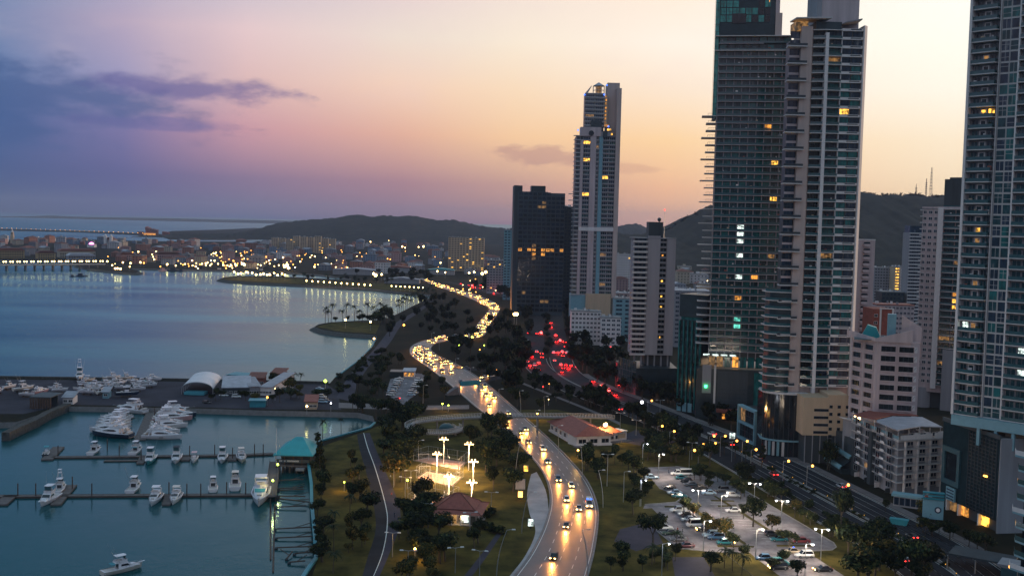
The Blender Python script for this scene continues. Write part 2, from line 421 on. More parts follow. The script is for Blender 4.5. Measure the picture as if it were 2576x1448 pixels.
# ================================================================== the setting
def water_mat():
    m = bpy.data.materials.new('sea_water'); m.use_nodes = True; nt = m.node_tree; L = nt.links.new; N = nt.nodes.new
    nt.nodes.remove(nt.nodes['Principled BSDF'])
    df = N('ShaderNodeBsdfDiffuse'); df.inputs[0].default_value = (.002, .06, .068, 1)
    gl = N('ShaderNodeBsdfAnisotropic'); gl.inputs['Color'].default_value = (.54, .79, .87, 1)
    fr = N('ShaderNodeFresnel'); fr.inputs['IOR'].default_value = 1.3; mx = N('ShaderNodeMixShader')
    tc = N('ShaderNodeTexCoord'); h = None
    for sc, st, w in ((.03, (1, .5, 1), .5), (.12, (1, .7, 1), .3), (.5, (1, .8, 1), .1)):
        mp = N('ShaderNodeMapping'); mp.inputs['Scale'].default_value = st; mp.inputs['Rotation'].default_value = (0, 0, .35); L(tc.outputs['Object'], mp.inputs[0])
        nz = N('ShaderNodeTexNoise'); nz.inputs['Scale'].default_value = sc; nz.inputs['Detail'].default_value = 3; L(mp.outputs[0], nz.inputs['Vector'])
        ml = N('ShaderNodeMath'); ml.operation = 'MULTIPLY'; ml.inputs[1].default_value = w; L(nz.outputs[0], ml.inputs[0])
        if h is None: h = ml.outputs[0]
        else:
            ad = N('ShaderNodeMath'); L(h, ad.inputs[0]); L(ml.outputs[0], ad.inputs[1]); h = ad.outputs[0]
    bp = N('ShaderNodeBump'); bp.inputs['Strength'].default_value = .5; bp.inputs['Distance'].default_value = 1.0
    L(h, bp.inputs['Height']); L(bp.outputs[0], gl.inputs['Normal']); L(bp.outputs[0], fr.inputs['Normal'])
    # patches of smooth and ruffled water: the roughness drifts
    mp = N('ShaderNodeMapping'); mp.inputs['Scale'].default_value = (.35, 1.6, 1); L(tc.outputs['Object'], mp.inputs[0])
    nz = N('ShaderNodeTexNoise'); nz.inputs['Scale'].default_value = .006; nz.inputs['Detail'].default_value = 4; L(mp.outputs[0], nz.inputs['Vector'])
    mr = N('ShaderNodeMapRange'); L(nz.outputs[0], mr.inputs['Value']); mr.inputs['From Min'].default_value = .35; mr.inputs['From Max'].default_value = .65
    mr.inputs['To Min'].default_value = .11; mr.inputs['To Max'].default_value = .27; L(mr.outputs[0], gl.inputs['Roughness'])
    mn = N('ShaderNodeMath'); mn.operation = 'MINIMUM'; L(fr.outputs[0], mn.inputs[0]); mn.inputs[1].default_value = .6; L(mn.outputs[0], mx.inputs[0]); L(df.outputs[0], mx.inputs[1]); L(gl.outputs[0], mx.inputs[2]); L(mx.outputs[0], nt.nodes['Material Output'].inputs[0])
    return m
M['water'] = water_mat()
def structure(name, mb): return tag(mb.build(name), kind='structure')
S = 45000
structure('sea', MB().poly(((-S, -3000, WATER_Z), (S, -3000, WATER_Z), (S, S, WATER_Z), (-S, S, WATER_Z)), M['water']))
def gp(pts, z=0.0): return [G(x, y, z) for x, y in pts]
SHORE = [(770, 1440), (795, 1405), (792, 1354), (784, 1266), (783, 1217), (776, 1168), (790, 1125), (811, 1108), (930, 1076)]
BASIN = [(943, 1062), (938, 1046), (900, 1037), (640, 1031), (480, 1026), (165, 1021), (40, 1061), (-300, 1066)]
COAST = [(-300, 945), (0, 949), (440, 955), (830, 963), (846, 945), (900, 905), (935, 870), (948, 848), (944, 843), (900, 840), (850, 836), (808, 829), (790, 822), (802, 815),
         (833, 810), (900, 806), (960, 804), (990, 795), (1040, 770), (1095, 743), (1062, 739), (1000, 734), (934, 726), (862, 722), (740, 716), (640, 711), (575, 706), (551, 702),
         (565, 697), (595, 693.5), (700, 694.5), (766, 698), (880, 704), (884, 701), (800, 690), (740, 686), (640, 681), (400, 676), (330, 675), (352, 683), (340, 687), (250, 679), (190, 669), (180, 657), (0, 653), (-400, 650)]
BACK = [(-400, 606), (0, 602.5), (250, 603), (400, 606.5), (560, 607.5), (720, 606), (750, 600), (715, 578)]
gpts = gp([(735, 1500)]) + gp(SHORE) + gp(BASIN) + gp(COAST) + gp(BACK) + [Vector((3000, 32000, 0)), Vector((42000, 40000, 0)), Vector((42000, -2500, 0)), Vector((-90, -2500, 0))]
b = MB(); b.prism(gpts, -7, 0, M['concrete'], M['land']); structure('ground', b)
b = MB(); b.prism(gp([(395, 592), (430, 601), (560, 602), (690, 601), (735, 598), (742, 578), (640, 573), (560, 577), (430, 581)]), -7, 0, M['rock'], M['land']); structure('headland', b)
b = MB(); b.prism(gp([(-400, 577), (0, 578), (200, 583), (410, 592), (410, 589), (200, 580.5), (0, 575.5), (-400, 574.5)]), -7, 0.5, M['rock'], M['land']); structure('causeway', b)
LAWN = [(800, 1125), (930, 1080), (1000, 1050), (1250, 1030), (1400, 1030), (1620, 1075), (1780, 1135), (1900, 1205), (2100, 1320), (2340, 1462), (2340, 1520), (760, 1520), (800, 1405), (797, 1354), (789, 1266), (788, 1217), (782, 1168)]
structure('lawn', MB().poly(gp(LAWN, .012), M['lawn']))
structure('boatyard', MB().poly(gp([(-300, 949), (0, 953), (440, 959), (822, 966), (850, 985), (858, 1030), (640, 1028), (480, 1023), (165, 1017), (60, 1040), (-300, 1040)], .012), M['yard']))
# the slipway runs down into the water
b = MB(); q = gp([(-300, 1040), (60, 1040), (150, 1021)], .02) + [G(120, 1040, -2), G(30, 1072, -3.2), G(-300, 1075, -3.2)]
b.poly(q, M['mud']); structure('slipway', b)
def strip(name, pts, w, h, z=0.0, m='concrete', base=0.0, up=6, kind='structure'):
    """a kerb, wall or beam of rectangular section along world points"""
    P = [Vector((p[0], p[1], 0)) for p in pts]; secs = []
    for i, p in enumerate(P):
        d = (P[min(i + 1, len(P) - 1)] - P[max(i - 1, 0)]).normalized(); n = Vector((-d.y, d.x, 0)) * w / 2
        zz = pts[i][2] if len(pts[i]) > 2 and base is None else z
        secs.append([(p - n) + Vector((0, 0, zz)), (p + n) + Vector((0, 0, zz)), (p + n) + Vector((0, 0, zz + h)), (p - n) + Vector((0, 0, zz + h))])
    b = MB(); b.loft([[tuple(v) for v in s] for s in secs], M[m], closed=True, smooth=False)
    b.poly(secs[0][::-1], M[m]); b.poly(secs[-1], M[m])
    o = b.build(name)
    if kind: tag(o, kind=kind)
    return o
def ribbon(name, Lp, Rp, z, m, n=6, conv=True, loft_m=None):
    a = smooth([G(x, y, z) for x, y in Lp], n); c = smooth([G(x, y, z) for x, y in Rp], n)
    b = MB(); b.loft([[tuple(p), tuple(q)] for p, q in zip(a, c)][::-1], M[m], smooth=False); structure(name, b)
    return a, c
# --- coastal highway (photograph: bottom centre, winding away to the left of the towers)
HL = [(1240, 1520), (1290, 1455), (1338, 1390), (1372, 1320), (1386, 1262), (1378, 1210), (1352, 1165), (1300, 1110), (1247, 1060), (1195, 1020), (1160, 990), (1122, 958), (1080, 925), (1050, 905), (1033, 888), (1036, 871), (1062, 858), (1105, 849), (1160, 843), (1186, 836), (1204, 812), (1222, 790), (1230, 776), (1214, 765), (1180, 749), (1138, 733), (1098, 720), (1070, 708), (1056, 700)]
HR = [(1462, 1520), (1474, 1455), (1492, 1385), (1503, 1300), (1494, 1250), (1468, 1200), (1425, 1150), (1375, 1100), (1330, 1060), (1280, 1015), (1243, 982), (1200, 948), (1145, 915), (1108, 899), (1086, 884), (1084, 873), (1098, 863), (1128, 857), (1190, 852), (1218, 842), (1232, 818), (1246, 797), (1258, 776), (1246, 762), (1212, 746), (1158, 729), (1112, 716), (1080, 705), (1062, 699)]
hwL, hwR = ribbon('highway', HL, HR, .03, 'road')
NH = len(hwL)
def hw(s, u, z=.03):
    """place on the highway: s 0..1 from the camera outwards, u 0..1 across; and the heading outwards"""
    i = min(int(s * (NH - 1)), NH - 2); t = s * (NH - 1) - i
    p = hwL[i].lerp(hwL[i + 1], t).lerp(hwR[i].lerp(hwR[i + 1], t), u); q = hwL[i].lerp(hwR[i], u); r = hwL[i + 1].lerp(hwR[i + 1], u); d = r - q
    return Vector((p.x, p.y, z)), math.atan2(d.y, d.x)
strip('kerb', [(p - (q - p).normalized() * .3) for p, q in zip(hwL, hwR)][:-40], .4, .16)
strip('kerb', [(q + (q - p).normalized() * .3) for p, q in zip(hwL, hwR)][:-40], .4, .5, m='concrete')
# lane lines: one sheet of paint
b = MB()
for lane, dash in ((.03, 0), (.27, 1), (.51, 1), (.75, 1), (.97, 0)):
    s = 0.0
    while s < .62:
        p0, _ = hw(s, lane, .036); L_ = 3.2 if dash else 6.0
        s2 = s; p1 = p0
        while (p1 - p0).length < L_ and s2 < .66: s2 += .0006; p1, _ = hw(s2, lane, .036)
        d = (p1 - p0).normalized(); n = Vector((-d.y, d.x, 0)) * .09
        b.poly((p0 - n, p0 + n, p1 + n, p1 - n), M['paint'])
        s = s2 + (.006 if dash else 0)
structure('lane_marking', b)
ribbon('slip_road', [(1225, 1520), (1280, 1450), (1322, 1395), (1347, 1335), (1332, 1290), (1326, 1240), (1336, 1192)], [(1252, 1520), (1316, 1450), (1358, 1390), (1380, 1330), (1380, 1280), (1372, 1230), (1350, 1186)], .026, 'ramp')
# --- boulevard with two carriageways on the right
def ribbon_c(name, pts, w, z, m, n=6):
    P = smooth([G(x, y, z) for x, y in pts], n); secs = []
    for i, p in enumerate(P):
        d = (P[min(i + 1, len(P) - 1)] - P[max(i - 1, 0)]).normalized(); k = Vector((-d.y, d.x, 0)) * w / 2; secs.append([tuple(p - k), tuple(p + k)])
    b = MB(); b.loft(secs[::-1], M[m], smooth=False); structure(name, b); return P
def lin_on(P, s):
    i = min(int(s * (len(P) - 1)), len(P) - 2); t = s * (len(P) - 1) - i; d = P[i + 1] - P[i]
    return P[i].lerp(P[i + 1], t), math.atan2(d.y, d.x)
BL = [(2420, 1530), (2336, 1445), (2210, 1362), (2100, 1302), (1980, 1235), (1885, 1180), (1780, 1122), (1690, 1076), (1590, 1034), (1470, 990), (1395, 955), (1350, 918), (1344, 880), (1347, 825), (1350, 778), (1318, 757), (1250, 741), (1180, 720), (1120, 708)]
BR = [(2560, 1520), (2440, 1420), (2330, 1352), (2200, 1285), (2065, 1216), (1950, 1158), (1830, 1106), (1720, 1062), (1610, 1018), (1500, 975), (1440, 945), (1415, 915), (1408, 880), (1400, 830), (1394, 778), (1370, 755), (1310, 738), (1240, 724), (1180, 712)]
bvL = ribbon_c('boulevard', BL, 15, .03, 'asphalt'); bvR = ribbon_c('boulevard', BR, 14, .03, 'asphalt')
b = MB()
for P, offs in ((bvL, (-3.4, 0, 3.4)), (bvR, (-3.2, 0, 3.2))):
    for i in range(0, 30):
        for k in range(3):
            p, a = lin_on(P, (i + k / 3) / (len(P) - 1)); d = Vector((math.cos(a), math.sin(a), 0)); n = Vector((-d.y, d.x, 0))
            for o in offs:
                c = p + n * o; c.z = .036; e = n * .08; g = d * 1.6; b.poly((c - g - e, c + g - e, c + g + e, c - g + e), M['paint'])
for P, o in ((bvL, 7.1), (bvL, -7.1), (bvR, 6.6), (bvR, -6.6)):
    for i in range(44):
        q = []
        for s in (i, i + 1):
            p, a = lin_on(P, s / (len(P) - 1)); n = Vector((-math.sin(a), math.cos(a), 0)); q += [p + n * (o - .09), p + n * (o + .09)]
        for v in q: v.z = .036
        b.poly((q[0], q[2], q[3], q[1]), M['paint'])
structure('lane_marking', b)
def offs(P, o):
    r = []
    for i, p in enumerate(P):
        d = (P[min(i + 1, len(P) - 1)] - P[max(i - 1, 0)]).normalized(); r.append(Vector((p.x - d.y * o, p.y + d.x * o, 0)))
    return r
for P, o in ((bvL, 7.9), (bvL, -7.9), (bvR, 7.4), (bvR, -7.4)): strip('kerb', offs(P, o)[:70], .45, .16)
for P, o, w in ((bvR, -9.6, 3.4),):
    q = offs(P, o)[:62]; a, c = offs(P, o - w / 2)[:62], offs(P, o + w / 2)[:62]
    b = MB(); b.loft([[(x.x, x.y, .14), (y.x, y.y, .14)] for x, y in zip(a, c)][::-1], M['pave'], smooth=False); structure('pavement', b)
# --- park paths
ribbon('promenade', [(905, 1470), (925, 1400), (945, 1330), (940, 1270), (922, 1190), (905, 1130), (898, 1092)], [(930, 1470), (962, 1390), (974, 1320), (970, 1270), (945, 1180), (925, 1125), (915, 1088)], .022, 'asphalt')
ribbon('pavement', [(933, 1470), (964, 1390), (976, 1320), (972, 1270), (947, 1180), (927, 1125), (917, 1088)], [(945, 1470), (980, 1390), (1006, 1320), (1004, 1270), (985, 1220), (950, 1140), (930, 1088)], .02, 'path')
ribbon('path_line', [(929, 1470), (961.2, 1390), (973, 1320), (969, 1270), (944, 1180), (924, 1125), (914, 1088)], [(930.8, 1470), (963.2, 1390), (975.2, 1320), (971.2, 1270), (946, 1180), (926, 1125), (915.6, 1088)], .034, 'paint')
ribbon('access_road', [(852, 1012), (975, 1017), (1060, 1019), (1180, 1018)], [(852, 1025), (975, 1029), (1060, 1030), (1180, 1028)], .022, 'pave')
ribbon('seawall_walk', [(846, 1000), (866, 962), (895, 925), (935, 885), (962, 852), (995, 812), (1040, 785), (1092, 752)], [(886, 1010), (900, 965), (925, 925), (955, 892), (985, 856), (1012, 815), (1050, 788), (1098, 754)], .02, 'path')
ribbon('path', [(1300, 955), (1400, 995), (1500, 1035), (1560, 1062)], [(1300, 960), (1400, 1000), (1500, 1041), (1560, 1069)], .02, 'pave')
ribbon('path', [(1150, 1470), (1205, 1400), (1250, 1340)], [(1170, 1470), (1222, 1402), (1262, 1342)], .02, 'path')
structure('forecourt', MB().poly(gp([(1540, 1105), (1600, 1080), (1700, 1110), (1660, 1130), (1600, 1118)], .02), M['path']))
# --- car parks
LOT = [(1622, 1175), (1700, 1172), (1760, 1181), (1812, 1197), (1919, 1259), (2014, 1315), (2097, 1364), (2104, 1375), (2093, 1383), (2030, 1386), (2075, 1416), (2125, 1448), (2140, 1475), (1950, 1475), (1895, 1420), (1836, 1389), (1767, 1385), (1706, 1379), (1671, 1350), (1652, 1335), (1655, 1292), (1640, 1277), (1618, 1278), (1622, 1269), (1700, 1262), (1712, 1254), (1690, 1240), (1659, 1228), (1640, 1205)]
structure('car_park', MB().poly(gp(LOT, .024), M['lot']))
strip('kerb', gp([(1700, 1172), (1760, 1181), (1812, 1197), (1919, 1259), (2014, 1315), (2097, 1364), (2104, 1375), (2093, 1383), (2030, 1386)]), .3, .15)
strip('kerb', gp([(1655, 1292), (1652, 1335), (1671, 1350), (1706, 1379), (1767, 1385)]), .3, .15)
strip('kerb', gp([(1622, 1268), (1700, 1262), (1712, 1254)]), .3, .15)
for k, q in enumerate(([(1794, 1248), (1858, 1288), (1931, 1335), (1995, 1369), (1999, 1367), (1935, 1331), (1862, 1284), (1800, 1247)], [(1704, 1262), (1760, 1296), (1830, 1344), (1872, 1370), (1878, 1367), (1838, 1340), (1768, 1292), (1715, 1260)],
                       [(1787, 1257), (1845, 1259), (1848, 1262), (1790, 1261)], [(1805, 1271), (1852, 1271), (1854, 1274), (1806, 1275)], [(1671, 1272), (1725, 1273), (1726, 1276), (1672, 1276)],
                       [(1803, 1371), (1898, 1373), (1896, 1377), (1806, 1376)], [(1952, 1370), (2047, 1371), (2046, 1375), (1955, 1375)], [(1824, 1391), (1884, 1389), (1912, 1412), (1960, 1448), (1975, 1475), (1930, 1475), (1890, 1445)])):
    b = MB(); b.prism(gp(q), 0.02, .17, M['concrete'], M['lawn']); structure('traffic_island', b)
structure('bay_line', (lambda b: [b.poly((p - d - n, p + d - n, p + d + n, p - d + n), M['paint']) for i in range(16) for (p, d, n) in
          [(G(1830 + i * 10.4, 1262 + i * 6.6, .03) + Vector((-4.5, 0, 0)), Vector((2.4, 0, 0)), Vector((0, .06, 0)))]] and b)(MB()))
LOT2 = [(982, 953), (1020, 944), (1050, 938), (1070, 941), (1062, 968), (1053, 988), (1030, 1003), (1010, 1024), (980, 1025), (984, 1000), (974, 980)]
structure('car_park', MB().poly(gp(LOT2, .022), M['lot']))
for q in ([(1043, 1157), (1076, 1149), (1172, 1162), (1152, 1180)], [(1050, 1201), (1073, 1185), (1162, 1199), (1137, 1221)], [(1030, 1256), (1067, 1240), (1150, 1254), (1110, 1275)]):
    structure('sports_court', MB().poly(gp(q, .02), M['court']))
    b = MB(); P = gp(q, .026); n = len(P)
    c = sum(P, Vector()) / n
    for i in range(n):
        a, d = c.lerp(P[i], .94), c.lerp(P[(i + 1) % n], .94); t = (d - a).normalized(); k = Vector((-t.y, t.x, 0)) * .08
        b.poly((a - k, d - k, d + k, a + k), M['paint'])
    structure('court_line', b)
for q in ([(1560, 1330), (1640, 1310), (1668, 1365), (1600, 1385), (1545, 1360)], [(1690, 1400), (1770, 1400), (1800, 1450), (1700, 1460)]):
    structure('bare_ground', MB().poly(gp(q, .018), M['path']))
# bright seawall coping round the park
def top(pts, z=0.0): return [G(x, y, z) for x, y in pts]
strip('seawall', top([(735, 1500)] + SHORE[:6]), 1.0, .7, z=-.1, m='teal_edge')
strip('seawall', top(SHORE[6:] + [(943, 1064)]), 1.0, .7, z=-.1, m='teal_edge')
strip('seawall', top([(846, 948), (900, 908), (935, 873), (946, 852)]), .8, .6, z=-.1, m='teal_edge')
strip('breakwater', [G(170, 1019), G(120, 1040), G(85, 1060), G(40, 1080), G(14, 1093)], 3.2, 5.6, z=-4.6, m='rock')
strip('seawall', top([(-300, 946), (0, 950), (440, 956), (826, 964)]), 1.2, 1.2, z=-.1, m='rock')
# rubble slopes: the points of land slope down to the water on stones
def rubble(pts, h=2.6, out=5.0):
    P = smooth([G(x, y) for x, y in pts], 3); c = sum(P, Vector()) / len(P); b = MB(); secs = []
    for i, p in enumerate(P):
        d = (P[min(i + 1, len(P) - 1)] - P[max(i - 1, 0)]).normalized(); n = Vector((d.y, -d.x, 0)); j = noise.noise(p * .3) * .8
        secs.append([tuple(p - n * 1 + Vector((0, 0, .1))), tuple(p + n * (1.5 + j) + Vector((0, 0, -.7 + j * .5))), tuple(p + n * (out + j) + Vector((0, 0, -3.0)))])
    b.loft(secs, M['rock']); structure('riprap', b)
rubble([(551, 702), (575, 706), (640, 711), (740, 716), (862, 722), (934, 726), (1000, 734), (1062, 739)])
rubble([(790, 822), (808, 829), (850, 836), (900, 840), (944, 843)])
rubble([(190, 669), (250, 679), (340, 687), (352, 683)])
rubble([(1095, 743), (1040, 770), (990, 795), (960, 804)][::-1])
structure('lawn', MB().poly(gp([(556, 701), (600, 697), (700, 698), (766, 702), (880, 708), (1000, 716), (1060, 734), (1000, 731), (862, 719.5), (740, 713.5), (640, 708.5), (580, 704)], .012), M['lawn']))
structure('lawn', MB().poly(gp([(796, 821), (835, 812), (900, 808), (960, 806), (945, 839), (850, 833)], .012), M['lawn']))
# --- hills
def forest_mat(name, c, c2):
    return mat(name, c, .95, var=.4, scale=.02, c2_=c2, spec=.1)
M['forest'] = forest_mat('forest', (.018, .021, .017), (.042, .04, .03))
def hill(name, prof, Y, front, back, bump=5.0, nx=150, ny=26, pw=1.0):
    P = [D(x, y, Y) for x, y in prof]; xs = [p.x for p in P]; b = MB(); secs = []
    for i in range(nx + 1):
        x = xs[0] + (xs[-1] - xs[0]) * i / nx; k = 0
        while k < len(P) - 2 and P[k + 1].x < x: k += 1
        t = (x - P[k].x) / (P[k + 1].x - P[k].x); t2 = t * t * (3 - 2 * t) * .4 + t * .6; zr = P[k].z + (P[k + 1].z - P[k].z) * t2
        row = []
        for j in range(ny + 1):
            v = j / ny; y = Y - front + (front + back) * v
            r = v * (front + back) / front if v * (front + back) < front else 1 - (v * (front + back) - front) / back
            h = max(0, zr) * max(0, r) ** pw
            h += noise.fractal((x * .006, y * .006, 3.1), 1, 2, 5) * .12 * max(zr, 10) * min(1, r * 2) * (1 - r * .9)
            h += noise.fractal((x * .06, y * .06, 1.1), 1, 2, 3) * bump * min(1, max(r, 0) * 3)
            row.append((x, y, h - 1 if r > .02 else -3))
        secs.append(row)
    b.loft(secs[::-1], M['forest']); return structure(name, b)
hill('hill', [(640, 577), (665, 572), (700, 560), (760, 553), (810, 549), (850, 546), (880, 541), (905, 538), (935, 545), (965, 541), (1000, 543), (1040, 541), (1075, 548), (1100, 552), (1140, 551), (1165, 557), (1215, 568), (1275, 573), (1330, 572), (1400, 580)], 5200, 900, 1200)
hill('hill', [(1480, 578), (1540, 572), (1575, 563), (1600, 561), (1635, 574), (1700, 580)], 6200, 900, 1200)
hill('hill', [(1420, 650), (1500, 600), (1560, 588), (1640, 588), (1672, 577), (1705, 558), (1740, 538), (1790, 516), (1850, 508), (1950, 505), (2060, 500), (2120, 486), (2160, 480), (2185, 482), (2205, 487), (2240, 485), (2290, 484), (2330, 488), (2380, 489), (2450, 495), (2560, 520), (2700, 560)], 2900, 900, 1500, bump=7, nx=240, pw=.85)
hill('far_land', [(-500, 548), (-100, 544), (60, 544), (130, 542), (200, 545), (330, 547), (450, 549), (560, 552), (640, 553), (760, 556)], 16000, 800, 900, bump=2, nx=60)
hill('far_land', [(380, 599), (415, 594), (440, 586), (470, 590), (560, 587), (640, 585), (690, 584), (735, 591)], 4550, 240, 240, bump=5, nx=110)
# ================================================================== the towers
def wm(w, h, g='glass', f='pale_slab', nm=1, tr=0.0, t=.12, prd=.14): return window_mb(w, h, g, f, nm, tr, t, prd)
def bx(name, parent, x0, x1, y0, y1, z0, z1, m):
    return MB().box(x0, x1, y0, y1, z0, z1, M[m]).build(name, parent)
def tower(name, label, cat, a, b, group=None):
    f = Face(a, b); f.t = thing(name, label, cat, (f.o.x, f.o.y, 0), f.rot, group); return f
def pick(lit, i, j, d): return lit.get((i, j), d)
_meshes = {}
def boxmesh(name, x0, x1, y0, y1, z0, z1, m):
    k = (name, round(x0, 2), round(x1, 2), round(y0, 2), round(y1, 2), round(z0, 2), round(z1, 2), m)
    if k not in _meshes: _meshes[k] = MB().box(x0, x1, y0, y1, z0, z1, M[m]).mesh(name)
    return _meshes[k]

def clutter(t, x0, x1, y0, y1, zs, n, seed):
    """chairs, plants, washing on the balconies: too small to pick apart"""
    r = random.Random(seed); b = MB(); zs = list(zs)
    for _ in range(n):
        x, y, z, w, h = r.uniform(x0, x1), r.uniform(y0, y1), r.choice(zs), r.uniform(.3, 1.1), r.uniform(.5, 1.6); b.box(x - w / 2, x + w / 2, y - .2, y + .2, z, z + h, M[r.choice(('white_wall', 'dark_wall', 'leaf_pale', 'red_roof', 'tan_wall', 'leaf_mid', 'grey_wall'))])
    tag(b.build('balcony_clutter', t), kind='stuff')
def roof_gear(t, x0, x1, y0, y1, z, n, seed):
    r = random.Random(seed)
    for _ in range(n):
        x, y, w, d, h = r.uniform(x0, x1), r.uniform(y0, y1), r.uniform(.8, 2.4), r.uniform(.8, 2), r.uniform(.7, 1.8); bx('roof_unit', t, x - w / 2, x + w / 2, y - d / 2, y + d / 2, z, z + h, r.choice(('grey_wall', 'white_wall', 'steel')))
# ---- the tall dark green glass tower with stepped balconies (centre right)
def green_tower():
    A, B = D(1798, 560, 505), D(1978, 560, 500)
    f = tower('glass_tower', 'dark green glass tower with thin slab bands and balconies jutting from its left edge', 'tower', A, B)
    t = f.t; x0 = f.x(1803, 300); x1 = f.x(1985, 110) + 1.0; zt = f.z(1890, 93); zb = f.z(1880, 902); w = x1 - x0; fh = 3.33; n = int((zt - zb) / fh)
    bx('wall', t, x0, x1, .1, 20, zb - 1, zt, 'slate')
    nb = 9; bw = w / nb; items = []; r = random.Random(3)
    lit = {(22, 7): 'lit_gold', (17, 7): 'lit_gold', (33, 5): 'lit_warm', (12, 6): 'lit_warm', (30, 7): 'lit_dim'}
    for i in range(n):
        z = zt - (i + 1) * fh
        for j in range(nb):
            g = lit.get((i, j))
            if j == 3:
                g = {26: 'lit_white', 27: 'lit_white', 28: 'lit_white', 30: 'lit_white', 33: 'lit_white', 36: 'lit_warm', 39: 'lit_teal', 40: 'lit_teal'}.get(i, g)
            if g is None: g = 'teal_glass' if r.random() < .45 else 'glass'
            items.append(((x0 + bw * (j + .5), 0, z + .3), 0, wm(bw - .5, fh - .5, g, 'dark_steel', 2, .3, .1, .1)))
    windows(t, items)
    sl = boxmesh('floor_slab', x0 - .2, x1 + .1, -1.5, .3, 0, .27, 'lilac_wall')
    sl2 = boxmesh('floor_slab', x0 - .2, x0 + w * .62, -1.5, .3, 0, .27, 'lilac_wall')
    sl3 = boxmesh('floor_slab', x0 - 1.8, x1 + .1, -2.2, .3, 0, .36, 'pale_slab')
    for i in range(n + 1):
        z = zt - i * fh; put('floor_slab', sl3 if i in (0, 2) else (sl2 if i == 1 else sl), t, (0, 0, z))
    rl = boxmesh('balcony_rail', x0 + .1, x1 - .1, -1.42, -1.36, .34, 1.25, 'rail_glass')
    for i in range(1, n + 1): put('balcony_rail', rl, t, (0, 0, zt - i * fh))
    cm = boxmesh('column', -.2, .2, -.7, .1, zb, zt - 2 * fh, 'grey_wall')
    for j in range(nb + 1): put('column', cm, t, (x0 + bw * j, 0, 0))
    clutter(t, x0 + .5, x1 - .5, -1.2, -.6, [zt - i * fh + .34 for i in range(1, n + 1)], 210, 1)
    # left edge: balconies in a rhythm of one long, two short; teal glass fin above
    zs = f.z(1800, 296)
    for i in range(n):
        z = zt - i * fh
        if z > zs + 1: continue
        k = round((zs - z) / fh); L_ = 5.2 if k % 3 == 0 else 3.2
        if k > 24: L_ = 4.6
        if k > 38: continue
        s = put('balcony', boxmesh('balcony', x0 - L_ - 1.6, x0 - .2, -1.0, 9, 0, .32, 'pale_slab'), t, (0, 0, z))
        q = MB(); xx = x0 - min(L_, 3.4) - .6
        for a in range(5): q.box(xx + a * .8, xx + a * .8 + .07, -.85, -.78, .32, 1.35, M['dark_steel'])
        q.box(xx, x0 - .3, -.86, -.77, 1.3, 1.4, M['dark_steel']); q.box(xx, xx + .07, -.85, 8.8, 1.3, 1.4, M['dark_steel'])
        q.build('balcony_rail', t, (0, 0, z))
    bx('glass_fin', t, x0 - 2.1, x0 - .25, .5, 19, zs, zt + 60, 'crown_glass')
    for i in range(30):
        put('mullion', boxmesh('mullion', x0 - 2.15, x0 - .2, .38, .5, 0, .12, 'dark_steel'), t, (0, 0, zs + 3 + i * fh))
    # crown: dark glass boxes, the top runs out of the picture
    xc = f.x(1962, 40); z2 = f.z(1890, 60)
    bx('parapet', t, x0 - .1, xc, 1.2, 19, zt + .3, z2, 'slate')
    bx('crown', t, x0 - .1, f.x(1938, 40), 1.6, 18, z2, zt + 62, 'slate')
    cr = []
    for i in range(9):
        for j in range(8):
            if i in (2, 3) and 2 < j < 6: continue
            cr.append(((x0 + 1.3 + j * 2.9, 1.5, z2 + 1 + i * 3.4), 0, wm(2.7, 3.2, 'crown_glass' if j < 5 or r.random() < .5 else 'black_glass', 'dark_steel', 1, .5, .1, .08)))
    windows(t, cr, 'crown_window')
    bx('screen', t, f.x(1842, 42), f.x(1878, 42), 1.2, 1.58, f.z(1860, 58), f.z(1860, 33), 'black_glass')
    bx('side_shaft', t, f.x(1938, 40) + .1, f.x(1951, 40), 1.4, 17, z2, zt + 62, 'dark_wall')
    bx('side_shaft', t, f.x(1951, 40) + .1, f.x(1962, 40), 1.0, 17, z2 + 5, zt + 62, 'pink_wall')
    bx('side_shaft', t, f.x(1951, 60), f.x(1968, 60), .6, 17, zt + .5, z2 + 5, 'beige_wall')
    for i in range(6): put('lamp_strip', boxmesh('lamp_strip', 0, .25, 0, .12, 0, 1.6, 'lit_gold' if i % 2 else 'lit_warm'), t, (f.x(1935, 25), 1.42, zt + 16 + i * 2.2))
    # lit canopies at the foot and podium below
    zc = f.z(1820, 893)
    for k in range(4):
        a = f.x(1769 + k * 22, 893); put('canopy_lamp', boxmesh('canopy_lamp', 0, 2.9, -3.6, -.8, 0, .5, 'lit_white'), t, (a, 0, zc))
    for k in range(9): put('shop_window', wm(3.0, 5.2, ('lit_warm' if k == 3 else 'lit_dim' if k in (0, 1) else 'teal_glass'), 'dark_steel', 1)[1], t, (x0 + 1.7 + k * 3.6, -.1, zc - 5.6))
    bx('podium', t, f.x(1752, 940), f.x(1945, 940), -4.5, 30, 0, zc - 6, 'slate')
    for k, (a, b_, m) in enumerate(((1766, 1788, 'grey_wall'), (1795, 1800, 'pale_slab'), (1805, 1880, 'dark_wall'), (1895, 1930, 'teal_glass'))):
        bx('panel', t, f.x(a, 950), f.x(b_, 950), -4.9, -4.45, f.z(1800, 1010 if k else 985), f.z(1800, 915 if k < 2 else 930), m)
    for k in range(7):
        put('louvre', boxmesh('louvre', f.x(1806, 950), f.x(1878, 950), -5.0, -4.8, 0, .25, 'slate'), t, (0, 0, 3 + k * 1.9))
    bx('awning', t, f.x(1800, 1045), f.x(1860, 1045), -9, -4.6, 4.2, 5.4, 'red_roof')
    bx('sign', t, f.x(1772, 965), f.x(1778, 965), -5.6, -4.9, f.z(1775, 970), f.z(1775, 964), 'lamp_green')
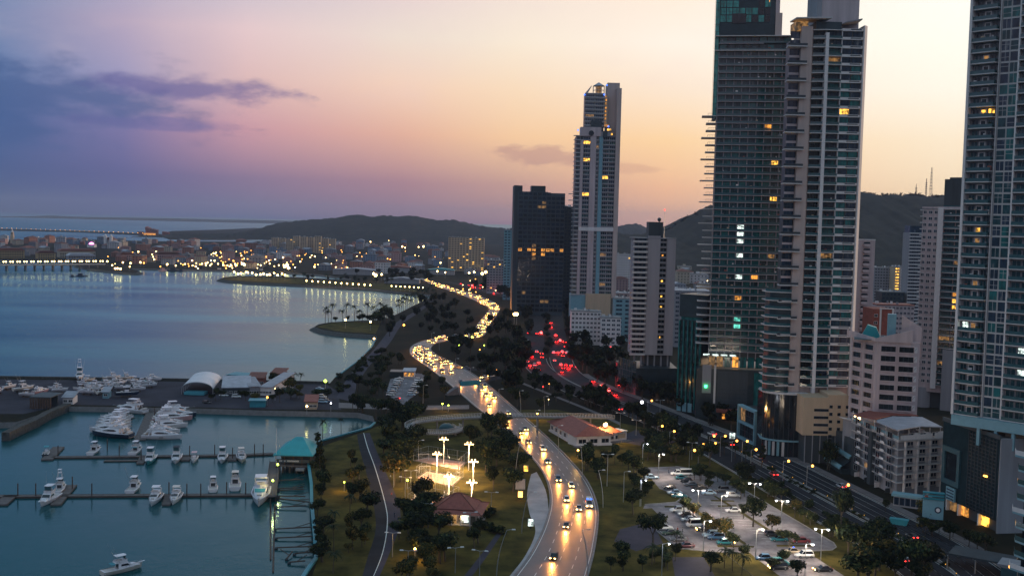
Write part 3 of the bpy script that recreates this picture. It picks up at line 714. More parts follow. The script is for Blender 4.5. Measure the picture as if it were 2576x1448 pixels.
    bx('shop_front', t, f.x(1815, 1060), f.x(1830, 1060), -4.8, -4.5, .5, 4.0, 'lit_warm')
    bx('shop_front', t, f.x(1843, 1060), f.x(1856, 1060), -4.8, -4.5, .5, 4.4, 'lit_gold')
green_tower()

# ---- the beige tower beside it
def beige_tower():
    A, B = D(1992, 560, 424), D(2160, 560, 424)
    f = tower('apartment_tower', 'beige high-rise with white banded windows right and alternating small balconies on its left', 'tower', A, B)
    t = f.t; X = lambda px: f.x(px, 400) ; zt = f.z(2060, 78); zb = f.z(2060, 992); fh = 3.32; n = int((zt - zb) / fh)
    xa, xb, xc, xd, xe, xf = X(1978), X(2003), X(2031), X(2065), X(2104), X(2156)
    bx('wall', t, xb, xf + .1, .15, 11, zb - 6, zt, 'beige_wall')
    bx('wall', t, xb, xc - .1, -1.1, .1, zb, zt + 1.5, 'beige_wall')           # the smooth upright wall
    MB().prism([(xf + .12, -1.7), (xf + .5, -1.7), (xf + 1.9, -.1), (xf + 1.9, 11), (xf + .12, 11)], zb - 4, zt + 2.2, M['white_wall']).build('side_wall', t)
    bx('side_wall', t, xa, xb - .02, 1.2, 7, zb - 4, zt - 4, 'slate')
    items = []; r = random.Random(5)
    lit = {(9, 2): 'lit_gold', (3, 1): 'lit_dim', (26, 1): 'lit_dim'}
    for i in range(n):
        z = zt - (i + 1) * fh
        g = lambda k: lit.get((i, k)) or ('teal_glass' if r.random() < .4 else 'blue_glass')
        items.append((((xd + xe) / 2 + .1, 0, z + .5), 0, wm(xe - xd - .9, fh - .7, g(1), 'dark_steel', 2, 0, .1, .1)))
        m = (xe + xf) / 2
        items.append(((xe + (m - xe) / 2, -.5, z + 1.05), 0, wm(m - xe - .2, fh - 1.15, g(2), 'dark_steel', 2, 0, .1, .08)))
        items.append(((m + (xf - m) / 2, -.5, z + 1.05), 0, wm(xf - m - .2, fh - 1.15, g(3), 'dark_steel', 2, 0, .1, .08)))
        items.append((((xc + xd) / 2, 0, z + .5), 0, wm(xd - xc - 1, fh - .7, 'black_glass', 'dark_steel', 1, 0, .1, .1)))
        items.append((((xa + xb) / 2, 1.1, z + .4), 0, wm(xb - xa - .2, fh - .6, 'blue_glass', 'dark_steel', 2, .4, .1, .1)))
    windows(t, items)
    band = boxmesh('window_band', xe - .1, xf + .05, -1.05, .1, 0, 1.0, 'white_wall')
    vent = boxmesh('vent', xe + 3.3, xf - .7, -1.12, -1.06, .45, .8, 'dark_wall')
    slab = MB().prism([(xc, -.2), (xc, -1.6), ((xc + xd) / 2, -2.3), (xd, -2.6), (xe - .12, -2.2), (xe - .12, .1), (xc, .1)], 0, .3, M['pale_slab']).mesh('balcony')
    rail = MB(); P = [(xc + .1, -1.6), ((xc + xd) / 2, -2.25), (xd, -2.52), (xe - .2, -2.15)]
    for p, q in zip(P, P[1:]): rail.hexa([(p[0], p[1], .3), (q[0], q[1], .3), (q[0], q[1] + .06, .3), (p[0], p[1] + .06, .3)], [(p[0], p[1], 1.25), (q[0], q[1], 1.25), (q[0], q[1] + .06, 1.25), (p[0], p[1] + .06, 1.25)], M['rail_glass'])
    rail = rail.mesh('balcony_rail')
    for i in range(n + 1):
        z = zt - i * fh
        put('window_band', band, t, (0, 0, z)); put('vent', vent, t, (0, 0, z)); put('balcony', slab, t, (0, 0, z))
        if i: put('balcony_rail', rail, t, (0, 0, z))
    bx('column', t, xd - .65, xd + .65, -2.7, 0, zb, zt - 1, 'white_wall')
    bx('column', t, xe - .16, xe + .16, -1.2, .1, zb, zt + .5, 'white_wall')
    clutter(t, xc + .5, xe - .4, -1.5, -.8, [zt - i * fh + .3 for i in range(1, n + 1)], 130, 2)
    # left balconies, every second floor, tray shaped
    tray = MB(); tray.box(X(1966) + .3, X(2016), -2.7, -1.12, 0, .4, M['pale_slab']); tray.box(X(1966) + .3, X(2016), -2.7, -2.6, .4, 1.3, M['dark_steel']); tray.box(X(2016) - .1, X(2016), -2.6, -1.1, .4, 1.3, M['dark_steel'])
    tray.box(xa - 1.2, xb, -1.1, 2.5, 0, .4, M['pale_slab'])
    tray = tray.mesh('balcony')
    sill = boxmesh('floor_slab', xa - .1, xb - .05, .6, 1.3, 0, .9, 'pink_wall')
    for i in range(n):
        z = zt - 6.6 - i * fh
        put('floor_slab', sill, t, (0, 0, z - .5))
        if i % 2 == 0 and z > zb: put('balcony', tray, t, (0, 0, z))
    # lower left: the bulging curved balconies
    curve = lambda rr, cx=xb - .5: [(cx + rr * math.cos(a), 2.5 - rr * .62 * math.sin(a)) for a in [math.pi * (.98 - .06 * k) for k in range(9)]]
    P = curve(9.2); Q = [(p[0], 8) for p in P[::-1]]
    for i in range(13):
        z = f.z(1960, 735) - i * fh
        MB().prism(P + Q, 0, .34, M['pale_slab']).build('balcony', t, (0, 0, z))
        q = MB(); P2 = curve(9.05)
        for a, c in zip(P2, P2[1:]): q.hexa([(a[0], a[1], .34), (c[0], c[1], .34), (c[0], c[1] + .08, .34), (a[0], a[1] + .08, .34)], [(a[0], a[1], 1.3), (c[0], c[1], 1.3), (c[0], c[1] + .08, 1.3), (a[0], a[1] + .08, 1.3)], M['rail_glass'])
        q.build('balcony_rail', t, (0, 0, z))
    P3 = curve(7.4); MB().prism(P3 + [(p[0], 9) for p in P3[::-1]], zb - 4, f.z(1960, 735), M['slate']).build('bay_wall', t)
    # roof: wing canopy, penthouse glass, plant tower going out of the picture
    zr = zt + 1.6
    b = MB(); b.hexa([(X(1984), -4, zr + 2.3), (X(2074), -3.4, zr + 2.8), (X(2074), 10, zr + 3.4), (X(1990), 10, zr + 3.2)], [(X(1984), -4, zr + 2.7), (X(2074), -3.4, zr + 3.3), (X(2074), 10, zr + 3.9), (X(1990), 10, zr + 3.7)], M['pale_slab']); b.build('roof_canopy', t)
    b = MB(); b.hexa([(X(2108), -3, zr + 1.2), (X(2150), -2.4, zr + 2.6), (X(2156), 10, zr + 2.6), (X(2108), 10, zr + 1.4)], [(X(2108), -3, zr + 1.6), (X(2150), -2.4, zr + 3.1), (X(2156), 10, zr + 3.1), (X(2108), 10, zr + 1.8)], M['grey_wall']); b.build('roof_canopy', t)
    bx('penthouse', t, X(1990), X(2020), 0, 9, zt, zr + 2, 'lit_dim')
    bx('penthouse', t, X(2040), X(2104), 0, 9, zt, zr + 2, 'dark_wall')
    put('penthouse_window', wm(5.6, 6.2, 'blue_glass', 'dark_steel', 3, 0)[1], t, (X(2085), -.6, zt - 6.2))
    bx('plant_tower', t, X(2054) + .4, X(2150) + 1.2, 6, 20, zr + .5, zr + 34, 'pink_wall')
    bx('plant_tower', t, X(2054) - .6, X(2062), 5.5, 20, zr + .5, zr + 34, 'grey_wall')
    # foot: white stair block and recess
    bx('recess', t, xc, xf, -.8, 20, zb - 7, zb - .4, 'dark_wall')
    bx('stair_block', t, X(2092), X(2143), -3.2, 4, zb - 7.5, zb - 2.2, 'white_wall')
    b = MB(); b.prof([(X(2062), zb - 3), (X(2066), zb - 1.8), (X(2090), zb - 6.2), (X(2090), zb - 7.6)], -3, -1, M['white_wall']); b.build('ramp', t)
    # glass drum and tan block at street level
    P = curve(11.0, xb + 2.2); dz = f.z(1960, 988)
    MB().prism(P + [(xc + 3, -4), (xc + 3, 12)] + [(p[0], 12) for p in P[:1]], 0, dz, M['black_glass']).build('drum', t)
    MB().prism(curve(11.5, xb + 2.2) + [(xc + 3, -4.4), (xc + 3, 10)] + [(p[0], 10) for p in P[:1]], dz, dz + .7, M['pale_slab']).build('drum_rim', t)
    for k, a in enumerate(P):
        bx('drum_mullion', t, a[0] - .08, a[0] + .08, a[1] - .12, a[1] + .05, 0, dz, 'dark_steel')
    MB().prism(curve(11.9, xb + 2.2) + [(xc + 3, -4.9), (xc + 3, 10)] + [(P[0][0], 10)], 6.2, 6.8, M['teal_frame']).build('drum_canopy', t)
    for k in range(5): bx('shop_panel', t, P[2 + k][0] - .5, P[2 + k][0] + .5, P[2 + k][1] - .35, P[2 + k][1] - .2, .4, 6.0, 'teal_frame' if k % 2 else 'pale_slab')
beige_tower()
def tan_block():
    f = tower('office_block', 'tan block with four slits and rows of small square windows at street level', 'building', D(2020, 1050, 410), D(2130, 1050, 410))
    t = f.t; zt = f.z(2070, 1000); zb = f.z(2070, 1095); w = f.x(2132, 1050)
    bx('wall', t, 0, w, .05, 16, zb, zt, 'tan_wall'); bx('wall', t, w * .56, w + .1, .05, 16, zt, zt + 1.2, 'tan_wall')
    sw = MB().box(-2.8, 2.8, -.05, .3, 0, .95, M['black_glass']).box(-2.9, 2.9, -.1, .04, -.08, 0, M['grey_wall']).box(-2.9, 2.9, -.1, .04, .95, 1.03, M['grey_wall']).mesh('slit_window')
    sq = MB().box(-.6, .6, -.05, .3, 0, 1.1, M['black_glass']).box(-.68, .68, -.1, .04, -.08, 0, M['grey_wall']).box(-.68, .68, -.1, .04, 1.1, 1.18, M['grey_wall']).mesh('square_window')
    for k in range(4): put('slit_window', sw, t, (f.x(2066, 1040), 0, f.z(2066, 1034 + k * 18.6)))
    for k in range(5):
        for j in range(3): put('square_window', sq, t, (f.x(2090 + j * 20.5, 1040), 0, f.z(2090, 1026 + k * 18.6)))
    bx('base', t, 1.2, w - 1, 1, 15, 0, zb, 'dark_wall')
    for k in range(6): bx('pillar', t, 1.2 + k * 2.9, 1.5 + k * 2.9, .7, .98, 0, zb, 'grey_wall')
    bx('shop_front', t, w * .62, w * .72, .85, .98, .5, 2.2, 'lit_gold'); bx('shop_front', t, w * .78, w * .9, .85, .98, .5, 1.7, 'lit_warm')
tan_block()
def frame_building():
    a, b_ = G(1857, 1098), G(1900, 1120)
    f = tower('frame_building', 'small dark glass building in a thick pale teal frame at the boulevard corner', 'building', a, b_); t = f.t; w = f.w; h = f.z(1862, 1016)
    bx('wall', t, .8, w - .2, .5, 16, 0, h - .6, 'slate')
    for x in (0, w - .8): bx('frame', t, x, x + .9, -.8, 1.5, 0, h, 'teal_frame')
    for z in (0, h * .47, h - .9): bx('frame', t, .9, w - .8, -.8, 1.5, z, z + .9, 'teal_frame')
    bx('frame', t, w - .78, w + .1, 1.52, 17, h - .9, h, 'teal_frame'); bx('frame', t, w - .78, w + .1, 1.52, 17, h * .42, h * .42 + .6, 'teal_frame'); bx('frame', t, w - .78, w + .1, 16, 17.2, 0, h - .92, 'teal_frame')
    for j in range(3):
        for i in range(2): put('window', wm((w - 1.9) / 3 - .1, h * .47 - 1.2, 'lit_dim' if (i, j) == (1, 0) else 'black_glass', 'dark_steel', 1, .5)[1], t, (.95 + (w - 1.9) / 3 * (j + .5), .4, 1.0 + i * h * .47))
frame_building()

# ---- right edge tower, seen at an angle
def edge_tower():
    A = D(2431, 500, 334); u = Vector((math.cos(R(-46)), math.sin(R(-46)), 0)); B = A + u * 34
    f = tower('apartment_tower', 'very tall grey glass apartment tower cut off by the right edge of the picture', 'tower', A, B); t = f.t
    zb = f.z(2412, 1040); zt = 205; fh = 3.27; n = int((zt - zb) / fh); w = 34
    x1 = f.x(2500, 500); x2 = f.x(2546, 500); x3 = x2 + 9.5
    bx('wall', t, 0, w, .2, 26, zb - 3, zt, 'grey_wall')
    bx('side_fin', t, -.75, -.02, -2.2, 26, zb, zt, 'white_wall')
    items = []; r = random.Random(11); mid = (x1 + x2) / 2
    for i in range(n):
        z = zb + i * fh
        for j, (a, c) in enumerate(((x1, mid), (mid, x2))):
            g = 'blue_glass' if r.random() < .45 else ('teal_glass' if r.random() < .4 else 'glass')
            items.append((((a + c) / 2, -.2, z + .2), 0, wm(c - a - .12, fh - .28, g, 'pale_slab', r.choice((0, 0, 1)), r.choice((0, .45, .62)), .12, .12)))
        for j in range(3):
            lit = {(17, 1): 'lit_gold', (43, 2): 'lit_warm', (39, 1): 'lit_gold', (39, 2): 'lit_warm', (28, 1): 'lit_gold', (28, 2): 'lit_gold', (28, 0): None, (33, 1): 'lit_dim', (12, 1): 'lit_dim', (16, 1): 'lit_dim', (8, 0): 'lit_white', (8, 1): 'lit_dim'}.get((i, j))
            a = .4 + j * (x1 - 1.2) / 3
            items.append(((a + (x1 - 1.2) / 6, .15, z + .1), 0, wm((x1 - 1.2) / 3 - .35, fh - .5, lit or ('glass' if r.random() < .7 else 'black_glass'), 'white_wall' if j == 1 else 'grey_wall', 1 if j != 1 else 0, 0, .35 if j == 1 else .12)))
        for j in range(3):
            a = x2 + .8 + j * 3.0
            items.append(((a + 1.5, .1, z + .1), 0, wm(2.7, fh - .5, 'lit_white' if (i, j) == (4, 1) or (i, j) == (6, 1) else 'glass', 'grey_wall', 1, 0)))
    windows(t, items)
    P = [(0, -.1), (0, -1.7), (x1 * .5, -2.0), (x1 - .9, -2.0), (x1 - .3, -.1)]
    slab = MB().prism(P, 0, .3, M['pale_slab']).mesh('balcony')
    rl = MB()
    for p, q in zip(P[1:], P[2:4]): rl.hexa([(p[0], p[1], .3), (q[0], q[1], .3), (q[0], q[1] + .07, .3), (p[0], p[1] + .07, .3)], [(p[0], p[1], 1.3), (q[0], q[1], 1.3), (q[0], q[1] + .07, 1.3), (p[0], p[1] + .07, 1.3)], M['rail_glass'])
    rl.box(x1 - .97, x1 - .9, -1.9, -.1, .3, 1.3, M['rail_glass']); rl = rl.mesh('balcony_rail')
    s2 = boxmesh('balcony', x2 + .5, x3 + 1.5, -1.6, -.02, 0, .3, 'pale_slab'); r2 = boxmesh('balcony_rail', x2 + .6, x3 + 1.4, -1.55, -1.48, .3, 1.3, 'rail_glass')
    fl = boxmesh('floor_slab', x1 - .1, x2, -.3, .1, -.09, .14, 'pale_slab')
    for i in range(n + 1):
        z = zb + i * fh
        for nm, me in (('balcony', slab), ('balcony_rail', rl), ('balcony', s2), ('balcony_rail', r2), ('floor_slab', fl)): put(nm, me, t, (0, 0, z))
    clutter(t, .4, x1 - 1.2, -1.5, -.7, [zb + i * fh + .3 for i in range(n)], 130, 3)
    bx('column', t, x1 - .28, x1 - .12, -1.0, .15, zb, zt, 'white_wall'); bx('column', t, x2 + .02, x2 + .5, -1.2, .15, zb, zt, 'white_wall'); bx('column', t, x3 + 1.52, x3 + 2.2, -1.6, .15, zb, zt, 'white_wall')
    bx('base_beam', t, -.4, w, -2.4, 20, zb - 3.2, zb - .1, 'teal_frame')
    for k in range(6): bx('base_column', t, 7.6 + k * 5.2, 8.5 + k * 5.2, -2.2, -1.0, zb - 8.5, zb - 3.25, 'teal_frame')
    bx('terrace_room', t, x2 + .8, w - 3, 2, 14, zb - 12, zb - 3.3, 'tan_wall')
    for k in range(3): put('terrace_door', wm(2.2, 4.2, 'lit_warm' if k < 2 else 'lit_dim', 'grey_wall', 1)[1], t, (x2 + 3.2 + k * 2.6, 1.9, zb - 11.2))
edge_tower()
def podium():
    a, b_ = G(2363, 1272), G(2504, 1340)
    f = tower('podium_building', 'broad dark podium block with a square framed recess under the right edge tower', 'building', a, b_); t = f.t; w = f.w
    zt = f.z(2500, 1100)
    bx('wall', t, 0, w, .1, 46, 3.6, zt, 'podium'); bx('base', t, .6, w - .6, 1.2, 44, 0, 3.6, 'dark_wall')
    bx('end_wall', t, w + .02, w + .5, .1, 46, 0, zt + .4, 'grey_wall')
    bx('parapet', t, -.2, w + .2, -.2, .3, zt, zt + 1.3, 'dark_wall')
    bx('terrace', t, 0, w, .4, 45, zt, zt + .1, 'concrete'); roof_gear(t, 2, w - 3, 2, 9, zt + .1, 8, 5)
    x0, x1, z0, z1 = f.x(2371, 1210), f.x(2415, 1210), f.z(2393, 1219), f.z(2393, 1124)
    for q in ((x0, x1, z0, z0 + 1.6), (x0, x1, z1 - 1.6, z1), (x0, x0 + 1.5, z0 + 1.62, z1 - 1.62), (x1 - 1.5, x1, z0 + 1.62, z1 - 1.62)): bx('recess_frame', t, q[0], q[1], -.6, .08, q[2], q[3], 'dark_teal')
    bx('recess_panel', t, x0 + 1.5, x1 - 1.5, -.05, .08, z0 + 1.6, z1 - 1.6, 'black_glass')
    for k in range(22):
        z = 4.2 + k * 1.15
        if z < zt - .6: put('louvre', boxmesh('louvre', 4 + x1, w - 1.2, -.14, .08, 0, .3, 'dark_steel'), t, (0, 0, z))
    for k in range(9): put('rib', boxmesh('rib', -.12, .12, -.22, .08, 3.7, zt - .3, 'dark_wall'), t, (x1 + 4 + k * (w - x1 - 5.2) / 8, 0, 0))
    b = MB(); b.box(f.x(2384, 1270), f.x(2406, 1270), -.9, -.3, 3.8, 8.0, M['teal_frame'])
    for k in range(4): b.box(f.x(2386, 1270), f.x(2404, 1270), -.95, -.9, 4.2 + k * .95, 4.6 + k * .95, M['gel_navy'])
    b.build('sign', t)
    for px, m in ((2386, 'lit_dim'), (2416, 'lit_warm'), (2468, 'lit_gold')):
        x = f.x(px, 1320); bx('shop_front', t, x - .9, x + 2.4, .6, 1.1, .3, 3.4, m); bx('shop_pillar', t, x - 1.6, x - 1.0, -.4, 1.1, 0, 3.58, 'white_wall')
    bx('lamp', t, f.x(2478, 1180) , f.x(2478, 1180) + 1.6, -.5, .05, f.z(2478, 1197), f.z(2478, 1197) + .4, 'lamp_warm')
podium()
def sliver():
    A = D(2572, 1300, 236); f = tower('apartment_tower', 'sliver of a dark tower with white curved balcony bands at the lower right edge', 'tower', A, (A.x + 18, A.y - 12)); t = f.t
    zt = f.z(2570, 1150); bx('wall', t, 0, 20, 1, 18, -1, zt + 6, 'black_glass')
    for k in range(int(zt / 3.2)):
        z = zt - k * 3.2; L_ = 1.8 if k % 4 else 2.6
        MB().prism([(-L_, 3), (-L_ + .5, .2), (1, -1.6), (20, -1.8), (20, 4)], 0, .45, M['teal_frame']).build('balcony', t, (0, 0, z))
        b = MB()
        for p, q in (((-L_, 3), (-L_ + .5, .2)), ((-L_ + .5, .2), (1, -1.6)), ((1, -1.6), (20, -1.8))):
            b.hexa([(p[0], p[1], .45), (q[0], q[1], .45), (q[0] + .05, q[1] + .08, .45), (p[0] + .05, p[1] + .08, .45)], [(p[0], p[1], 1.5), (q[0], q[1], 1.5), (q[0] + .05, q[1] + .08, 1.5), (p[0] + .05, p[1] + .08, 1.5)], M['white_wall' if k % 4 == 0 else 'rail_glass'])
        b.build('balcony_rail', t, (0, 0, z))
sliver()
# ---- apartment tower between the beige tower and the edge tower
def mid_tower():
    f = tower('apartment_tower', 'pinkish apartment tower with a dark roof block standing left of the right edge tower', 'tower', D(2318, 600, 552), D(2424, 600, 540)); t = f.t
    X = lambda px: f.x(px, 600); zt = f.z(2370, 527); zb = f.z(2340, 975); fh = 3.2; n = int((zt - zb) / fh); r = random.Random(9)
    xa, xb, xc = X(2318), X(2358), X(2372); xd = X(2432)
    bx('wall', t, xa, xd, .15, 20, zb - 2, zt, 'pink_wall'); bx('corner_wall', t, xb, xc, -1.0, .1, zb, zt + 1, 'white_wall')
    items = []
    for i in range(n):
        z = zt - (i + 1) * fh
        for j in range(3): items.append(((xa + 1.3 + j * 2.7, 0, z + .9), 0, wm(1.7 if j != 1 else 2.0, 1.7, 'blue_glass', 'white_wall', 1, 0, .14)))
        lit = {(14, 1): 'lit_gold', (13, 1): 'lit_warm', (15, 1): 'lit_gold', (20, 0): 'lit_dim', (8, 1): 'lit_dim', (24, 0): 'lit_dim'}
        for j in range(2):
            ww = (xd - xc) / 2; items.append(((xc + ww * (j + .5), 0, z + .3), 0, wm(ww - .5, fh - .5, lit.get((i, j)) or ('glass' if r.random() < .6 else 'black_glass'), 'dark_steel', 3, 0, .1)))
    windows(t, items)
    sl = MB().prism([(xc, .1), (xc, -1.4), ((xc + xd) / 2, -2), (xd, -1.8), (xd, .1)], 0, .34, M['pale_slab']).mesh('balcony')
    led = boxmesh('ledge', xa - .9, xa + .7, -.9, 1, 0, .5, 'pale_slab'); rl = boxmesh('balcony_rail', xc + .2, xd, -1.75, -1.68, .34, 1.2, 'rail_glass')
    for i in range(n + 1):
        z = zt - i * fh; put('balcony', sl, t, (0, 0, z)); put('ledge', led, t, (0, 0, z - .6))
        if i: put('balcony_rail', rl, t, (0, 0, z))
    clutter(t, xc + .3, xd - .3, -1.3, -.6, [zt - i * fh + .34 for i in range(1, n + 1)], 60, 4)
    bx('roof_block', t, X(2366), X(2436), 3, 16, zt, f.z(2390, 450), 'dark_wall'); bx('roof_block', t, X(2376), X(2420), 5, 14, f.z(2390, 450), f.z(2390, 445), 'dark_wall')
    bx('roof_rail', t, X(2366), X(2430), 2.4, 2.6, zt, zt + 2.2, 'rail_glass'); bx('parapet', t, xa - .2, xd, -.3, .1, zt + .4, zt + 1.4, 'pink_wall')
    b = MB(); b.cyl((X(2335), 4, 0), (X(2335), 4, zb), 4.6, 4.6, 18, M['grey_wall']); b.build('column_drum', t)
    bx('base', t, X(2345), xd + 6, 2, 20, 0, zb - 2, 'dark_wall'); bx('blank_wall', t, X(2388), xd + 6, -2.6, -.2, 0, f.z(2400, 880), 'grey_wall')
mid_tower()
# ---- lilac grey office with deep square windows
def office():
    c = D(2204, 940, 392); f = tower('office_building', 'lilac grey office with deep dark windows and a slanted roof parapet', 'building', c, D(2300, 940, 388)); t = f.t
    X = lambda px: f.x(px, 950); fh = 3.55; xr = X(2288); zt = f.z(2230, 858); n = 10
    lw = 15.0; la = math.radians(52)                                    # the left front turns away
    lp = (-lw * math.cos(la), lw * math.sin(la))
    P = [(0, 0), (xr, 0), (xr + 3.2, 2.2), (xr + 3.2, 16), (lp[0], 18), lp]
    MB().prism(P, 0, zt, M['pink_wall']).build('wall', t)
    w1 = MB(); ww = (xr - 3) / 2
    def deep(w, h):
        b = MB(); b.box(-w / 2, w / 2, -.03, .4, 0, h, M['black_glass'])
        for q in ((-w / 2 - .25, -w / 2, 0, h), (w / 2, w / 2 + .25, 0, h), (-w / 2 - .25, w / 2 + .25, -.3, 0), (-w / 2 - .25, w / 2 + .25, h, h + .25)): b.box(q[0], q[1], -.5, .02, q[2], q[3], M['pink_wall'])
        for k in (-.17, .17): b.box(w * k - .05, w * k + .05, -.1, -.02, 0, h, M['dark_steel'])
        return b.mesh('window')
    wa, wb = deep(5.0, 2.0), deep(4.6, 1.9)
    sq = MB().box(-1, 1, -.1, .2, 0, 2.1, M['white_wall']).prof([(-.8, .3), (.8, 1.9), (.8, 1.7), (-.6, .3)], -.13, -.1, M['grey_wall']).mesh('stair_panel')
    for i in range(n):
        z = zt - 1.0 - (i + 1) * fh
        for j in range(2):
            put('window', wa, t, (1.0 + 2.9 + j * 6.2, 0, z + .8))
            k = (j + .5) / 2 * .92 + .04; put('window', wb, t, (lp[0] * (1 - k), lp[1] * (1 - k), z + .8), -la)
        put('stair_panel', sq, t, (xr + 1.5, .98, z + .7), math.atan2(2.2, 3.2))
    bx('roof', t, lp[0] + 1, xr, 1, 14, zt, zt + .2, 'dark_teal'); roof_gear(t, 1, xr - 4, 3, 9, zt + .2, 6, 7)
    ap = f.at(2262, 797); e2 = f.at(2279, 829)
    b = MB(); b.hexa([(-.4, -.8, zt - .2), (xr + .4, -.8, zt - .2), (xr + .4, -.2, zt - .2), (-.4, -.2, zt - .2)], [(-.4, -.8, zt + 1.0), (xr + .4, -.8, f.z(2288, 829)), (xr + .4, -.2, f.z(2288, 829)), (-.4, -.2, zt + 1.0)], M['pink_wall']); b.build('parapet', t)
    d = Vector((lp[0], lp[1], 0)).normalized(); nn = Vector((-d.y, d.x, 0)) * .6
    q0, q1 = Vector((-.4, -.8, 0)), Vector((lp[0] - 1.2, lp[1] - .6, 0))
    z0, z1, z2 = zt - .2, zt + 1.0, f.z(2197, 854) + 4
    b = MB(); b.hexa([(q0.x, q0.y, z0), (q0.x + nn.x, q0.y - nn.y, z0), (q1.x + nn.x, q1.y - nn.y, z0), (q1.x, q1.y, z0)], [(q0.x, q0.y, z1), (q0.x + nn.x, q0.y - nn.y, z1), (q1.x + nn.x, q1.y - nn.y, z1 + 1.6), (q1.x, q1.y, z1 + 1.6)], M['pink_wall']); b.build('parapet', t)
    # tall gable wall at the back right, falling outwards
    gx, gz = f.at(2258, 793)
    b = MB(); b.prof([(xr - 3.4, zt), (xr - 3.4, gz), (xr + 3.6, f.z(2307, 826)), (xr + 3.6, zt - 6)], 3.2, 3.8, M['pink_wall']); b.build('gable', t)
    bx('roof_shed', t, gx - 3.2, gx - .2, 4, 8, zt, gz, 'teal_frame'); MB().prof([(X(2160), zt), (X(2178), zt + 5.0), (X(2200), zt + 4.2), (X(2214), zt)], 7, 12, M['teal_roof']).build('roof_shed', t)
office()
